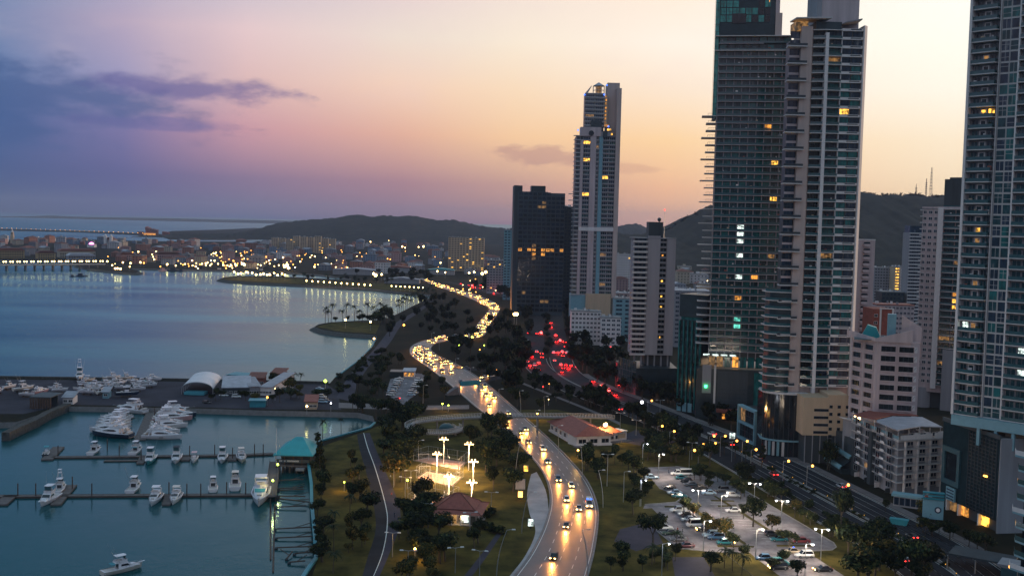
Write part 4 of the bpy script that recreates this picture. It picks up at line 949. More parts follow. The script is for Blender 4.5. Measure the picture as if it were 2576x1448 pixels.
# ---- low flats with tiers of balconies and a roof terrace
def flats():
    c = G(2253, 1250); a = G(2136, 1188); b_ = G(2368, 1240)
    f = tower('apartment_block', 'seven-storey flats with railed balcony tiers and a pale canopy over the roof terrace', 'building', c, b_); t = f.t; w = f.w; fh = 3.0
    zt = f.z(2255, 1090); n = 7; fh = (zt - 2) / n
    v = Vector((a.x - c.x, a.y - c.y, 0)); lw = v.length; th = math.atan2(v.y, v.x) - f.rot; ul = Vector((math.cos(th), math.sin(th), 0)); inn = Vector((ul.y, -ul.x, 0))
    if inn.y < 0: inn = -inn
    Pm = [(0, 0), (w, 0), (w, 18), (ul.x * lw, ul.y * lw + 6), (ul.x * lw, ul.y * lw)]
    MB().prism([(1.0, .9), (w, .9), (w, 18), (ul.x * lw + 1, ul.y * lw + 6), (ul.x * lw + 1, ul.y * lw + .8)], 0, zt - 2.5, M['grey_wall']).build('wall', t)
    rl_ = math.pi + th
    r = random.Random(2)
    for i in range(n):
        z = 2 + i * fh
        if i:
            MB().prism([(-.5, -.7), (w, -.7), (w, 1), (1, 1), (ul.x * lw + .8, ul.y * lw + 1), (ul.x * lw - .4, ul.y * lw - .3)], 0, .26, M['pale_slab']).build('balcony', t, (0, 0, z))
            for h in (.5, .8, 1.1):
                q = MB(); q.box(-.5, w, -.68, -.62, h, h + .07, M['steel']); e = ul * lw
                q.hexa([(-.5, -.68, h), (-.42, -.6, h), (e.x - .32, e.y - .22, h), (e.x - .4, e.y - .3, h)], [(-.5, -.68, h + .07), (-.42, -.6, h + .07), (e.x - .32, e.y - .22, h + .07), (e.x - .4, e.y - .3, h + .07)], M['steel']); q.build('balcony_rail', t, (0, 0, z))
            for k in (.28, .78):
                p = ul * (lw * k); bl = MB().box(-1.5, 1.5, -.75, -.66, .28, 1.15, M['white_wall']); bl.build('balcony_panel', t, (p.x, p.y, z), rl_)
        for j in range(3):
            x = w * (.3 + .27 * j); put('window', wm(2.6, 1.5, 'blue_glass', 'white_wall', 1, 0)[1], t, (x, .86, z + 1.0))
            bx('wall_panel', t, w * (.42 + .27 * j) - .9, w * (.42 + .27 * j) + .9, .6, .88, z + .3, z + fh - .3, 'white_wall')
        for j in range(4):
            p = ul * (lw * (.13 + .23 * j)); put('window', wm(3.3, 2.1, 'black_glass' if i > 1 or j < 2 else 'lit_dim' if i == 1 and j == 2 else 'black_glass', 'grey_wall', 1, 0)[1], t, (p.x + inn.x * .92 + .4, p.y + inn.y * .92, z + .4), rl_)
    for j in range(4): bx('pillar', t, w * (.15 + .27 * j), w * (.15 + .27 * j) + .4, -.5, .4, 0, zt - 2.5, 'white_wall')
    p = ul * (lw * .52); MB().box(-1.2, 1.2, -.9, 1, 0, zt - 3, M['dark_wall']).build('stair_wall', t, (p.x, p.y, 0), rl_)
    MB().prism([(-.6, -.9), (w, -.9), (w, 18), (ul.x * lw, ul.y * lw + 7), (ul.x * lw, ul.y * lw - .3)], zt - 2.4, zt - 2.0, M['pale_slab']).build('roof_deck', t)
    bx('parapet', t, w * .02, w * .7, -.85, -.6, zt - 2, zt - .6, 'white_wall'); bx('parapet', t, w * .76, w, -.85, -.6, zt - 2, zt - .4, 'white_wall')
    e = ul * lw; q = MB(); q.hexa([(-.5, -.8, zt - 2), (-.3, -.6, zt - 2), (e.x, e.y, zt - 2), (e.x - .2, e.y - .2, zt - 2)], [(-.5, -.8, zt - .9), (-.3, -.6, zt - .9), (e.x, e.y, zt - .9), (e.x - .2, e.y - .2, zt - .9)], M['teal_frame']); q.build('parapet', t)
    zc = zt + 1.6
    def can(name, pts, m):
        P = []
        for px, py in pts: P.append(G(px, py, zc))
        L_ = [Vector(((p - f.o).dot(f.u), -(p - f.o).dot(f.n), zc)) for p in P]
        b = MB(); b.prism([(q.x, q.y) for q in L_], zc, zc + .3, M[m]); return b.build(name, t)
    can('roof_canopy', [(2205, 1058), (2245, 1048), (2320, 1050), (2371, 1075), (2318, 1073), (2258, 1083), (2205, 1062)], 'tin_roof')
    can('roof_canopy', [(2146, 1044), (2185, 1034), (2240, 1031), (2310, 1046), (2243, 1045), (2203, 1055)], 'red_roof')
    for k in range(5): bx('canopy_post', t, .4 + k * (w - 1.6) / 4, .6 + k * (w - 1.6) / 4, .6, .8, zt - 2, zc, 'white_wall')
    for k in range(4):
        p = ul * (lw * (.2 + .24 * k)); bx('canopy_post', t, p.x - .1, p.x + .1, p.y + 1, p.y + 1.2, zt - 2, zc, 'white_wall')
    roof_gear(t, 2, w - 2, 3, 12, zt - 2, 9, 6)
    lp_ = ul * (lw * .85); bb = MB(); bb.ball((lp_.x, lp_.y - .6, zt - .4), .55, M['lamp_cream']); bb.ball((lp_.x - .9, lp_.y + .6, zt + .3), .35, M['lamp_cream']); bb.build('lamp', t)
    bx('orange_panel', t, ul.x * lw * .9, ul.x * lw * .9 + .3, ul.y * lw * .9 - 1, ul.y * lw * .9 + 1, .3, 5.5, 'tan_wall')
    for j in range(4):
        p = ul * (lw * (.14 + .22 * j)); bx('shop_front', t, p.x - 1.2, p.x + 1.2, p.y + .3, p.y + .5, .2, 1.8, 'white_wall' if j % 2 else 'dark_wall')
flats()
def terraces():
    f = tower('terraced_glasshouse', 'stepped teal glass roofs with white bands left of the railed flats', 'building', G(2072, 1165), G(2112, 1192)); t = f.t; w = f.w
    for k in range(4):
        z = 2.2 + k * 4.0; y = k * 3.2; b = MB()
        b.hexa([(k * 1.2, y, z), (w + k * .6, y, z), (w + k * .6, y + 4.6, z + 3.2), (k * 1.2, y + 4.6, z + 3.2)], [(k * 1.2, y, z + .25), (w + k * .6, y, z + .25), (w + k * .6, y + 4.6, z + 3.45), (k * 1.2, y + 4.6, z + 3.45)], M['teal_glass' if k else 'slate']); b.build('glass_roof', t)
        b = MB(); b.hexa([(k * 1.2, y - .25, z - .4), (w + k * .6, y - .25, z - .4), (w + k * .6, y + .7, z + .5), (k * 1.2, y + .7, z + .5)], [(k * 1.2, y - .25, z + .3), (w + k * .6, y - .25, z + .3), (w + k * .6, y + .7, z + 1.1), (k * 1.2, y + .7, z + 1.1)], M['teal_frame']); b.build('band', t)
    bx('wall', t, 1, w + 2, 4, 17, 0, 13, 'dark_wall'); bx('wall', t, .5, w, .6, 4, 0, 2, 'slate')
terraces()
# ---- tall slim tower left of the boulevard end
def slim_tower():
    f = tower('apartment_tower', 'tall slim white and blue tower with a lit glass dome crown above the boulevard', 'tower', D(1441, 560, 900), D(1552, 560, 900)); t = f.t
    X = lambda px: f.x(px, 560); zt = f.z(1500, 343); zb = f.z(1500, 742); fh = (zt - zb) / 37.0; r = random.Random(4)
    x = [X(p) for p in (1441, 1455, 1462, 1480, 1494, 1502, 1511, 1527, 1543, 1554)]
    bx('wall', t, x[0] + 1, x[8], .2, 26, 0, zt, 'slate')
    for a, c, z1 in ((x[1], x[2], zt - 3), (x[3], x[4], zt + 4), (x[5], x[6], zt)): bx('pilaster', t, a, c, -1.2, .15, zb, z1, 'pink_wall' if a != x[5] else 'teal_frame')
    bx('slab_wall', t, x[8], x[9], -1.6, 28, zb - 2, f.z(1540, 222), 'beige_wall'); bx('slab_wall', t, X(1520), X(1551), 6, 26, zt, f.z(1535, 206), 'beige_wall')
    items = []
    lit = {(5, 1): 'lit_gold', (13, 1): 'lit_gold', (1, 1): 'lit_gold', (2, 2): 'lit_dim', (9, 3): 'lit_gold', (27, 3): 'lit_dim', (34, 3): 'lit_dim'}
    for i in range(37):
        z = zt - (i + 1) * fh
        if i == 21: continue
        for j, (a, c) in enumerate(((x[0] + 1, x[1]), (x[2], x[3]), (x[4], x[5]), (x[6], x[7]), (x[7], x[8]))):
            items.append((((a + c) / 2, 0, z + .5), 0, wm(c - a - .3, fh - .8, lit.get((i, j)) or ('blue_glass' if r.random() < .6 else 'glass'), 'pale_slab', 2, 0, .2, .2)))
    windows(t, items)
    sl = boxmesh('floor_slab', x[2], x[8], -.9, .1, 0, .45, 'lilac_wall'); bal = MB().prism([(x[0] - 1.2, 3), (x[0] - .6, -.8), (x[0] + 1.2, -2.2), (x[1], -2.0), (x[1], 3)], 0, .5, M['pale_slab']).mesh('balcony')
    for i in range(38):
        put('floor_slab', sl, t, (0, 0, zb + i * fh)); put('balcony', bal, t, (0, 0, zb + i * fh))
    for k in range(3): put('balcony', boxmesh('balcony', x[0] - 4, x[0] - .5, -1, 6, 0, .6, 'pale_slab'), t, (0, 0, f.z(1432, 488) - k * fh * 1.5))
    bx('sky_band', t, x[1], x[8], -1.4, .1, zt - 22 * fh, zt - 21.1 * fh, 'white_wall')
    bx('parapet', t, x[1] - .3, X(1506), -1.5, 12, zt, f.z(1480, 320), 'pink_wall'); bx('parapet', t, X(1506) + .1, X(1530), -1.5, 6, zt, f.z(1520, 332), 'grey_wall')
    MB().cyl((X(1481), -1.3, zt + 2.4), (X(1481), -1.9, zt + 2.4), 2.2, 2.2, 14, M['black_glass']).build('round_window', t)
    bx('frame_panel', t, X(1510), X(1521), -1.9, -1.4, zt - 1, zt + 4.4, 'dark_wall')
    # crown
    zc = f.z(1487, 234); xc0, xc1 = X(1464), X(1512)
    bx('crown', t, xc0, xc1, 2, 20, zt, zc, 'slate'); items = []
    for i in range(9):
        for j in range(2): items.append(((xc0 + 4.2 + j * 7.9, 1.9, zc - 3.2 - i * 3.3), 0, wm(7.0, 2.3, 'lit_dim' if (i, j) == (5, 0) else 'blue_glass', 'pale_slab', 3, 0, .2, .2)))
    windows(t, items, 'crown_window')
    cs = boxmesh('floor_slab', xc0 - .3, xc1 + .3, 1.2, 2, 0, .6, 'pale_slab')
    for i in range(9): put('floor_slab', cs, t, (0, 0, zc - .4 - i * 3.3))
    bx('lit_strip', t, xc1 + .05, X(1521), 2.4, 6, f.z(1515, 312), f.z(1515, 240), 'tan_wall')
    for i in range(8): bx('lit_window', t, xc1 + .9, xc1 + 2.0, 2.2, 2.38, zc - 3 - i * 3.1, zc - 1.4 - i * 3.1, 'lit_warm')
    for i, (px, py) in enumerate(((1519, 312), (1526, 322), (1530, 333))): bx('terrace', t, X(px) - 2, X(px) + 2, 1, 8, f.z(px, py + 8), f.z(px, py), 'tan_wall'); bx('terrace_lamp', t, X(px) - 1.6, X(px) + 1.6, .7, .98, f.z(px, py + 6), f.z(px, py + 2), 'lit_gold' if i else 'lit_warm')
    bx('plant_block', t, X(1480), X(1507), .3, 1.9, f.z(1490, 321), f.z(1490, 303), 'dark_wall')
    # glass dome
    cx, cy, zr = X(1499), 10, zc; b = MB()
    for k in range(8):
        a = 2 * math.pi * (k + .5) / 8; p = (cx + 5.0 * math.cos(a), cy + 5.0 * math.sin(a)); b.cyl((p[0], p[1], zr), (p[0], p[1], zr + 7), .22, .22, 5, M['steel'])
        q = 2 * math.pi * (k + 1.5) / 8; p2 = (cx + 5.0 * math.cos(q), cy + 5.0 * math.sin(q))
        for zz in (3.4, 7): b.cyl((p[0], p[1], zr + zz), (p2[0], p2[1], zr + zz), .18, .18, 5, M['steel'])
    b.build('dome_frame', t); b = MB(); ring = [(cx + 5.2 * math.cos(2 * math.pi * (k + .5) / 8), cy + 5.2 * math.sin(2 * math.pi * (k + .5) / 8), zr + 7) for k in range(8)]
    for k in range(8): b.poly((ring[k], ring[(k + 1) % 8], (cx, cy, zr + 10.2)), M['tin_roof'])
    b.build('dome_roof', t); b = MB(); b.cyl((cx, cy, zr), (cx, cy, zr + 6.5), 2.6, 2.6, 8, M['lit_dim']); b.build('dome_lantern', t)
    MB().prof([(xc0 - .3, zr), (X(1480), zr + 7), (X(1480), zr + 6), (xc0 + 2, zr)], 6, 7, M['pink_wall']).build('dome_buttress', t)
    for px, py in ((1517, 214), (1462, 238), (1448, 327), (1524, 318), (1511, 238), (1518, 335)):
        b = MB(); b.ball((X(px), .6, f.z(px, py)), .7, M['lamp_blue']); b.build('blue_lamp', t)
    bx('base', t, x[0], X(1540), -.8, 26, 0, zb, 'teal_frame'); bx('base_wall', t, X(1478), X(1541), -3, -.2, 0, f.z(1500, 738), 'tan_wall')
slim_tower()
def dark_office():
    f = tower('office_tower', 'broad dark office tower with a few lit window rows left of the slim tower', 'tower', D(1291, 600, 1050), D(1422, 600, 1052)); t = f.t
    X = lambda px: f.x(px, 600); zt = f.z(1340, 482); z2 = f.z(1400, 486)
    x0, x1, x2 = X(1292), X(1376), X(1419); bx('wall', t, x0, x1, .2, 40, 0, zt, 'steel_blue'); bx('wall', t, x1 + .02, x2, .2, 40, 0, z2, 'steel_blue')
    bx('edge_wall', t, x0 - .4, X(1300), -.6, 40, 0, f.z(1300, 466), 'dark_wall'); bx('stair_head', t, X(1296), X(1312), 4, 20, zt, f.z(1300, 466), 'dark_wall'); bx('plant_room', t, X(1334), X(1370), 3, 22, zt, f.z(1350, 467), 'slate')
    fh = 4.2; n = int(zt / fh); items = []; r = random.Random(6); nb = 10
    for i in range(n):
        z = zt - (i + 1) * fh
        for j in range(nb):
            wdt = (x2 - X(1303)) / nb; xx = X(1303) + wdt * (j + .5)
            if z > z2 - 6 and j > 6: continue
            g = 'black_glass' if r.random() < .4 else 'blue_glass'
            if i == 13 and j in (0, 2, 3, 5, 6, 7, 9): g = 'lit_warm'
            if i in (12, 15) and j in (3,): g = 'lit_dim'
            if i == 14 and j in (3, 5): g = 'lit_warm'
            if i in (2, 3) and j in (4, 5) and r.random() < .6: g = 'lit_dim'
            if i == 4 and j in (3, 4, 5, 7, 8, 9): g = 'blue_glass'
            if i > 21 and r.random() < .25: g = 'lit_dim' if r.random() < .15 else 'blue_glass'
            items.append(((xx, 0, z + .6), 0, wm(wdt - .6, fh - 1.1, g, 'dark_steel', 2, 0, .2, .2)))
    windows(t, items)
    for i in range(0, n, 1): put('floor_band', boxmesh('floor_band', X(1302), x2 - .2, -.35, .1, 0, .5, 'steel_blue'), t, (0, 0, zt - i * fh - .3 - (9 if zt - i * fh > z2 and i == 0 else 0)))
dark_office()
def slab_tower():
    f = tower('apartment_tower', 'grey slab tower with blank walls and a narrow strip of recessed windows', 'tower', D(1592, 740, 576), D(1694, 740, 576)); t = f.t
    X = lambda px: f.x(px, 740); zt = f.z(1660, 598); zb = f.z(1640, 893); fh = (zt - zb) / 23
    xa, xb, xc, xd, xe = X(1590), X(1626), X(1657), X(1674), X(1695)
    bx('wall', t, xa + .5, xe, .6, 18, zb, zt - .6, 'grey_wall'); bx('blank_wall', t, xb, xc, -.8, .55, zb + .2, zt + 1, 'lilac_wall'); bx('blank_wall', t, xd, xe + .2, -.8, .55, zb + .2, zt, 'lilac_wall')
    lit = {3: 'lit_warm', 8: 'lit_gold', 11: 'lit_gold', 13: 'lit_gold', 19: 'lit_gold'}
    bal = MB().box(xa - .6, xb - .1, -1.6, .5, 0, .3, M['pale_slab']).box(xa - .6, xb - .1, -1.6, -1.5, .3, 1.1, M['pale_slab']).box(xa - .6, xa - .5, -1.5, .5, .3, 1.1, M['rail_glass']).mesh('balcony')
    rec = boxmesh('spandrel', xc, xd, -.1, .55, 0, .9, 'grey_wall')
    for i in range(23):
        z = zt - (i + 1) * fh
        put('balcony', bal, t, (0, 0, z)); put('spandrel', rec, t, (0, 0, z))
        put('window', wm(xd - xc - .2, fh - 1.0, lit.get(i, 'black_glass') if i not in lit else 'black_glass', 'grey_wall', 1)[1], t, ((xc + xd) / 2, .5, z + .95))
        if i in lit: put('lamp', boxmesh('lamp', -.45, .45, 0, .3, 0, .8, lit[i]), t, ((xc + xd) / 2 - .3, .1, z + 1.2))
        put('window', wm(xb - xa - 1.2, fh - .6, 'blue_glass', 'grey_wall', 2)[1], t, ((xa + xb) / 2, .5, z + .4))
    bx('roof_slab', t, xa - .4, xe + .1, -.9, 18, zt - .55, zt - .1, 'grey_wall')
    bx('stair_tower', t, X(1628), X(1664), 2, 12, zt, f.z(1640, 558), 'dark_wall')
    b = MB(); b.ball((X(1656), 5, f.z(1656, 552)), 1.1, M['dark_steel']); b.cyl((X(1656), 5, f.z(1656, 560)), (X(1656), 5, f.z(1656, 552)), .3, .3, 6, M['dark_steel']); b.build('roof_tank', t)
    b = MB(); b.cyl((X(1666), 1, zt), (X(1666), 1, zt + 15), .16, .08, 5, M['steel']); b.ball((X(1666), 1, zt + 15), .3, M['lamp_red'], 6, 4); b.build('mast', t)
    for k in range(6): bx('leg', t, xa + 2 + k * 3.6, xa + 2.8 + k * 3.6, .7, 1.5, zb - 6, zb, 'grey_wall')
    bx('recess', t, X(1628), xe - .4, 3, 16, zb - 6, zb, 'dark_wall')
    b = MB(); b.prism([(X(1602), -9), (X(1706), -6), (X(1706), 22), (X(1564), 22), (X(1566), 10)], 0, zb - 6, M['slate']); b.build('podium', t)
    q0, q1 = Vector((X(1602), -9, 0)), Vector((X(1566), 10, 0)); a = math.atan2((q1 - q0).y, (q1 - q0).x); L_ = (q1 - q0).length
    for i in range(3):
        for j in range(4):
            c = q0 + (q1 - q0) * ((j + .5) / 4); wm_ = wm(L_ / 4 - .2, 5.6, 'glass', 'dark_teal', 1, .5)[1]
            put('glass_panel', wm_, t, (c.x, c.y, .6 + i * 5.8), a + math.pi)
    bx('sign', t, X(1652), X(1668), -8.3, -7.8, 3.2, 5.0, 'teal_frame')
slab_tower()
def ribbed_block():
    f = tower('office_block', 'narrow dark teal block with vertical ribs left of the green glass tower', 'building', D(1706, 900, 520), D(1764, 900, 512)); t = f.t; w = f.w; zt = f.z(1735, 805)
    bx('wall', t, 0, w, .2, 22, 0, zt, 'slate'); bx('crown', t, .2, w + 2.5, -.4, 20, zt + 1.6, f.z(1735, 740), 'slate'); bx('neck', t, .6, w - .4, .6, 20, zt, zt + 1.6, 'teal_glass')
    rb = boxmesh('rib', -.35, .35, -.7, .15, 2, zt - .3, 'teal_glass')
    for k in range(6): put('rib', rb, t, (.5 + k * (w - 1) / 5, 0, 0))
    for i in range(int(zt / 3.5)):
        for k in range(5): put('window', wm((w - 1) / 5 - .8, 2.6, 'black_glass' if (i * 3 + k) % 4 else 'glass', 'dark_steel', 0)[1], t, (.5 + (k + .5) * (w - 1) / 5, .1, 1 + i * 3.5))
    for k in range(3): bx('base_panel', t, .6 + k * 3, 2.8 + k * 3, -.9, -.75, .6, 5, 'teal_frame')
ribbed_block()
def pink_slab():
    f = tower('apartment_block', 'stained pink apartment slab with a column of small bay windows behind the beige tower', 'building', D(2128, 720, 505), D(2200, 720, 505)); t = f.t; zt = f.z(2175, 604)
    w = f.x(2198, 700); bx('wall', t, 0, w, .1, 16, 0, zt, 'pink_wall'); bx('parapet', t, -.1, w + .1, -.1, .4, zt, zt + .5, 'white_wall')
    b = MB(); b.prof([(-1.7, .5), (-1.2, 0), (1.2, 0), (1.7, .5), (1.7, 1.3), (-1.7, 1.3)], -.9, .05, M['pink_wall']); b.prof([(-1.6, 1.35), (1.6, 1.35), (1.3, 2.1), (-1.3, 2.1)], -.5, .05, M['black_glass']); me = b.mesh('bay_window')
    for i in range(19): put('bay_window', me, t, (f.x(2177, 700) - i * .03, 0, zt - 3 - i * 3.02))
pink_slab()
def brick_block():
    f = tower('apartment_block', 'brick red block with a pale frame rising behind the lilac office', 'building', D(2196, 800, 470), D(2248, 800, 470)); t = f.t; w = f.w; zt = f.z(2220, 775)
    bx('wall', t, 0, w, .5, 14, 0, zt - .4, 'red_roof'); x0 = f.x(2213, 800)
    for q in ((x0, w, zt - .4, zt), (x0, x0 + .7, 8, zt - .42), (w - .7, w, 8, zt - .42)): bx('frame', t, q[0], q[1], -.2, .48, q[2], q[3], 'white_wall')
    bx('panel', t, x0 + .9, w - .9, .1, .48, 8, zt - .6, 'red_roof')
    for k in range(5): put('window', wm(1.6, 1.4, 'black_glass', 'white_wall', 1)[1], t, (1.4, .45, zt - 4 - k * 3.2))
brick_block()
def lilac_tower():
    f = tower('apartment_tower', 'narrow lilac tower of close balcony bands in front of the hill', 'tower', D(2286, 660, 900), D(2316, 660, 900)); t = f.t; zt = f.z(2300, 585); w = f.w
    bx('wall', t, 0, w, .4, 16, 0, zt, 'grey_wall'); bx('crown', t, .4, w, 1, 14, zt, f.z(2300, 568), 'blue_glass'); sl = boxmesh('balcony', -.3, w + .2, -1, .3, 0, .9, 'pale_slab')
    wi = wm(w - .6, 1.5, 'blue_glass', 'grey_wall', 4)[1]
    for i in range(int(zt / 2.9)): put('balcony', sl, t, (0, 0, zt - .9 - i * 2.9)); put('window', wi, t, (w / 2, .3, zt - 2.6 - i * 2.9))
lilac_tower()
def far_block(name, label, px0, px1, ptop, Y, pb=None, m='white_wall', fh=3.3, nb=6, depth=16, lit=0, roof=None, g='blue_glass', seed=1):
    f = tower(name, label, 'building', D(px0, ptop + 20, Y), D(px1, ptop + 20, Y)); t = f.t; w = f.w; zt = f.z((px0 + px1) / 2, ptop); r = random.Random(seed)
    bx('wall', t, 0, w, .2, depth, 0, zt, m); bx('roof', t, -.3, w + .3, -.1, depth + .3, zt, zt + .6, roof or 'concrete'); roof_gear(t, 1, w - 1, 2, depth - 2, zt + .6, 4, seed)
    n = max(1, int(zt / fh)); items = []
    for i in range(n):
        for j in range(nb):
            items.append(((w * (j + .5) / nb, .15, zt - (i + 1) * fh + .7), 0, wm(w / nb * .72, fh * .55, 'lit_gold' if r.random() < lit else g, m, 1, 0, .2, .2)))
    windows(t, items); return f
far_block('apartment_block', 'pale mid-rise with a sea of small windows right of the slim tower', 1549, 1598, 640, 1500, nb=8, lit=.02)
far_block('apartment_block', 'dark striped block beside a yellow stair tower below the hill', 2200, 2262, 674, 1250, nb=9, m='grey_wall', g='black_glass')
far_block('stair_tower', 'bright yellow stair tower between striped blocks below the hill', 2250, 2264, 672, 1230, nb=1, m='tan_wall', lit=.9)
far_block('apartment_block', 'white striped block right of the yellow stair tower', 2265, 2290, 672, 1250, nb=3, m='white_wall')
far_block('hotel_block', 'low dark block with a brightly lit roof terrace below the striped blocks', 2218, 2275, 735, 900, nb=6, m='slate', lit=.0)
far_block('apartment_block', 'long lilac flats behind the brick red block', 2205, 2300, 768, 700, nb=10, m='pink_wall', roof='red_roof')
far_block('apartment_block', 'narrow blue striped tower left of the dark office tower', 1268, 1294, 579, 1250, nb=3, m='teal_frame', depth=24)
far_block('apartment_block', 'blue-grey tower wing between dark office and slim tower', 1420, 1446, 520, 1100, nb=3, m='slate', depth=24)
far_block('apartment_block', 'tan paired flats with lit stairs beyond the highway, left one', 1128, 1178, 597, 1950, nb=7, m='tan_wall', lit=.05, seed=3)
far_block('apartment_block', 'taller tan paired flats with orange-lit stairs beyond the highway, right one', 1172, 1218, 599, 1850, nb=6, m='tan_wall', lit=.12, seed=4)
far_block('apartment_block', 'low grey flats left of the blue striped tower', 1225, 1290, 655, 1350, nb=9, m='grey_wall', lit=.03)
for i in range(9):
    far_block('apartment_block', 'cream walk-up flats in the long row beyond the old town', 683 + i * 18, 699 + i * 18, 598 + (i % 3) * 1.5 - (4 if 3 <= i <= 6 else 0), 2750 + (i % 2) * 40, nb=3, m='tan_wall', lit=.04, seed=20 + i).t['group'] = 'cream flats beyond the old town'
far_block('school_block', 'long white low block at the foot of the slim tower with red lit sign', 1437, 1512, 784, 800, nb=8, m='white_wall', g='black_glass', lit=0)
far_block('shop_block', 'white flat wing right of the long low block', 1512, 1562, 800, 790, nb=4, m='white_wall')
far_block('warehouse', 'pale blue blank warehouse right of the slim tower foot', 1546, 1592, 752, 830, nb=2, m='teal_frame')
far_block('warehouse', 'low pale roofed warehouse behind the slab tower', 1548, 1600, 738, 950, nb=5, m='pink_wall', roof='tin_roof')
far_block('warehouse', 'long tin roofed warehouse left of the green glass tower', 1698, 1790, 733, 800, nb=7, m='grey_wall', roof='tin_roof', depth=30)
far_block('shop_block', 'tan building with lit storey behind the slab tower', 1760, 1790, 715, 1000, nb=4, m='tan_wall', lit=.1)
# ================================================================== old town and the far city
COLS = {'white': (.55, .5, .5), 'cream': (.5, .4, .3), 'pink': (.45, .27, .26), 'rust': (.32, .14, .1), 'grey': (.28, .27, .3), 'blue grey': (.17, .22, .3), 'ochre': (.45, .3, .15)}
HM = {k: mat('house_' + k, c, .8, var=.15, scale=.3, rand=.25) for k, c in COLS.items()}
ROOFS = {'rust red hipped': 'rust_roof', 'grey tin gabled': 'tin_roof', 'flat concrete': 'concrete'}
def win_rows(b, w, d, h, m, fh=3.2, sp=3.4):
    for i in range(int(h / fh)):
        for j in range(max(1, int(w / sp))):
            x = -w / 2 + w * (j + .5) / max(1, int(w / sp)); b.box(x - .55, x + .55, -d / 2 - .08, -d / 2 + .05, i * fh + 1, i * fh + 2.5, m)
        for j in range(max(1, int(d / sp))):
            y = -d / 2 + d * (j + .5) / max(1, int(d / sp))
            for s in (-1, 1): b.box(s * w / 2 - .06, s * w / 2 + .06, y - .55, y + .55, i * fh + 1, i * fh + 2.5, m)
protos = {}
def house_proto(wall, roof, k):
    key = (wall, roof, k)
    if key not in protos:
        r = random.Random(hash(key) % 1000 if False else len(protos)); w, d, h = (12, 11, 7) if k == 0 else (20, 12, 10) if k == 1 else (15, 14, 14)
        t = thing('house', 'placeholder', 'house'); rm = M[ROOFS[roof]]
        MB().box(-w / 2, w / 2, -d / 2, d / 2, 0, h, HM[wall]).build('wall', t)
        b = MB()
        if 'hipped' in roof:
            e = .6; z = h + 3; q = min(w, d) / 2; A = [(-w / 2 - e, -d / 2 - e, h + .02), (w / 2 + e, -d / 2 - e, h + .02), (w / 2 + e, d / 2 + e, h + .02), (-w / 2 - e, d / 2 + e, h + .02)]
            p, s = (-w / 2 + q, 0, z), (w / 2 - q, 0, z)
            b.poly((A[0], A[1], s, p), rm); b.poly((A[1], A[2], s), rm); b.poly((A[2], A[3], p, s), rm); b.poly((A[3], A[0], p), rm); b.poly(A[::-1], rm)
        elif 'gabled' in roof: b.prof([(-w / 2 - .5, h + .02), (w / 2 + .5, h + .02), (0, h + 2.4)], -d / 2 - .5, d / 2 + .5, rm)
        else: b.box(-w / 2 - .2, w / 2 + .2, -d / 2 - .2, d / 2 + .2, h + .02, h + .8, rm); b.box(-2, 1.5, -1, 3, h + .8, h + 3, HM[wall])
        b.build('roof', t)
        b = MB(); win_rows(b, w, d, h, M['black_glass']); o = tag(b.build('window_row', t), kind='stuff')
        protos[key] = [t, False]
    return protos[key]
def house(p, wall, roof, k, where, rot, s=1.0):
    pr = house_proto(wall, roof, k)
    lab = f"{wall} {'low' if k == 0 else 'long' if k == 1 else 'tall'} house, {roof} roof, {where}"; g = f'{wall} {roof} houses {where}'
    if not pr[1]:
        t = pr[0]; t.location = p; t.rotation_euler.z = rot; t.scale = (s, s, s); t['label'] = lab; t['group'] = g; pr[1] = True; return t
    return copy_thing(pr[0], p, rot, lab, g, (s, s, s))
taken = []
def scatter(poly, n, where, seed, smin=10, walls=None, big=.3):
    r = random.Random(seed); x0, x1 = min(p[0] for p in poly), max(p[0] for p in poly); y0, y1 = min(p[1] for p in poly), max(p[1] for p in poly); k = 0; tries = 0
    while k < n and tries < n * 40:
        tries += 1; px, py = r.uniform(x0, x1), r.uniform(y0, y1)
        if not inside((px, py), poly): continue
        p = G(px, py)
        if any(abs(p.x - q[0]) < q[2] + smin and abs(p.y - q[1]) < q[2] * 1.6 + smin for q in taken): continue
        kind = r.choices((0, 1, 2), (.5, big, .2))[0]; s = r.uniform(.85, 1.45) * (1.0 + .15 * (p.y > 2600))
        house(p, r.choice(walls or list(COLS)), r.choices(list(ROOFS), (.55, .2, .25))[0], kind, where, r.choice((0, 0, .25, -.3, 1.57, 1.2)), s); taken.append((p.x, p.y, 8 * s)); k += 1
OT = 'in the old town'
def long_block(px0, px1, py, Y0, h, wall, roof, label):
    a, b_ = G(px0, py), G(px1, py); w = (b_ - a).length; t = thing('long_building', label, 'building', (a.x, a.y, 0), math.atan2(b_.y - a.y, b_.x - a.x))
    MB().box(0, w, 0, 22, 0, h, HM[wall]).build('wall', t); MB().prof([(-1, h), (w + 1, h), (w - 6, h + 4.5), (5, h + 4.5)], -1, 23, M[roof]).build('roof', t)
    b = MB()
    for j in range(int(w / 4.2)):
        for i in range(int(h / 5)): b.box(1.5 + j * 4.2, 3.5 + j * 4.2, -.3, .1, 1.2 + i * 5, 4.0 + i * 5, M['black_glass'])
    tag(b.build('window_row', t), kind='stuff'); taken.append(((a.x + b_.x) / 2, a.y + 10, w / 2)); return t
long_block(150, 240, 648, 0, 13, 'cream', 'rust_roof', 'long cream arcaded building with red roof on the old town seafront')
long_block(-20, 62, 650, 0, 15, 'ochre', 'rust_roof', 'ochre long building with red roof at the left edge of the old town seafront')
long_block(95, 140, 651, 0, 11, 'ochre', 'rust_roof', 'short ochre seafront building between two longer old town blocks')
long_block(172, 240, 657, 0, 10, 'grey', 'tin_roof', 'grey seafront building under the long cream arcaded building')
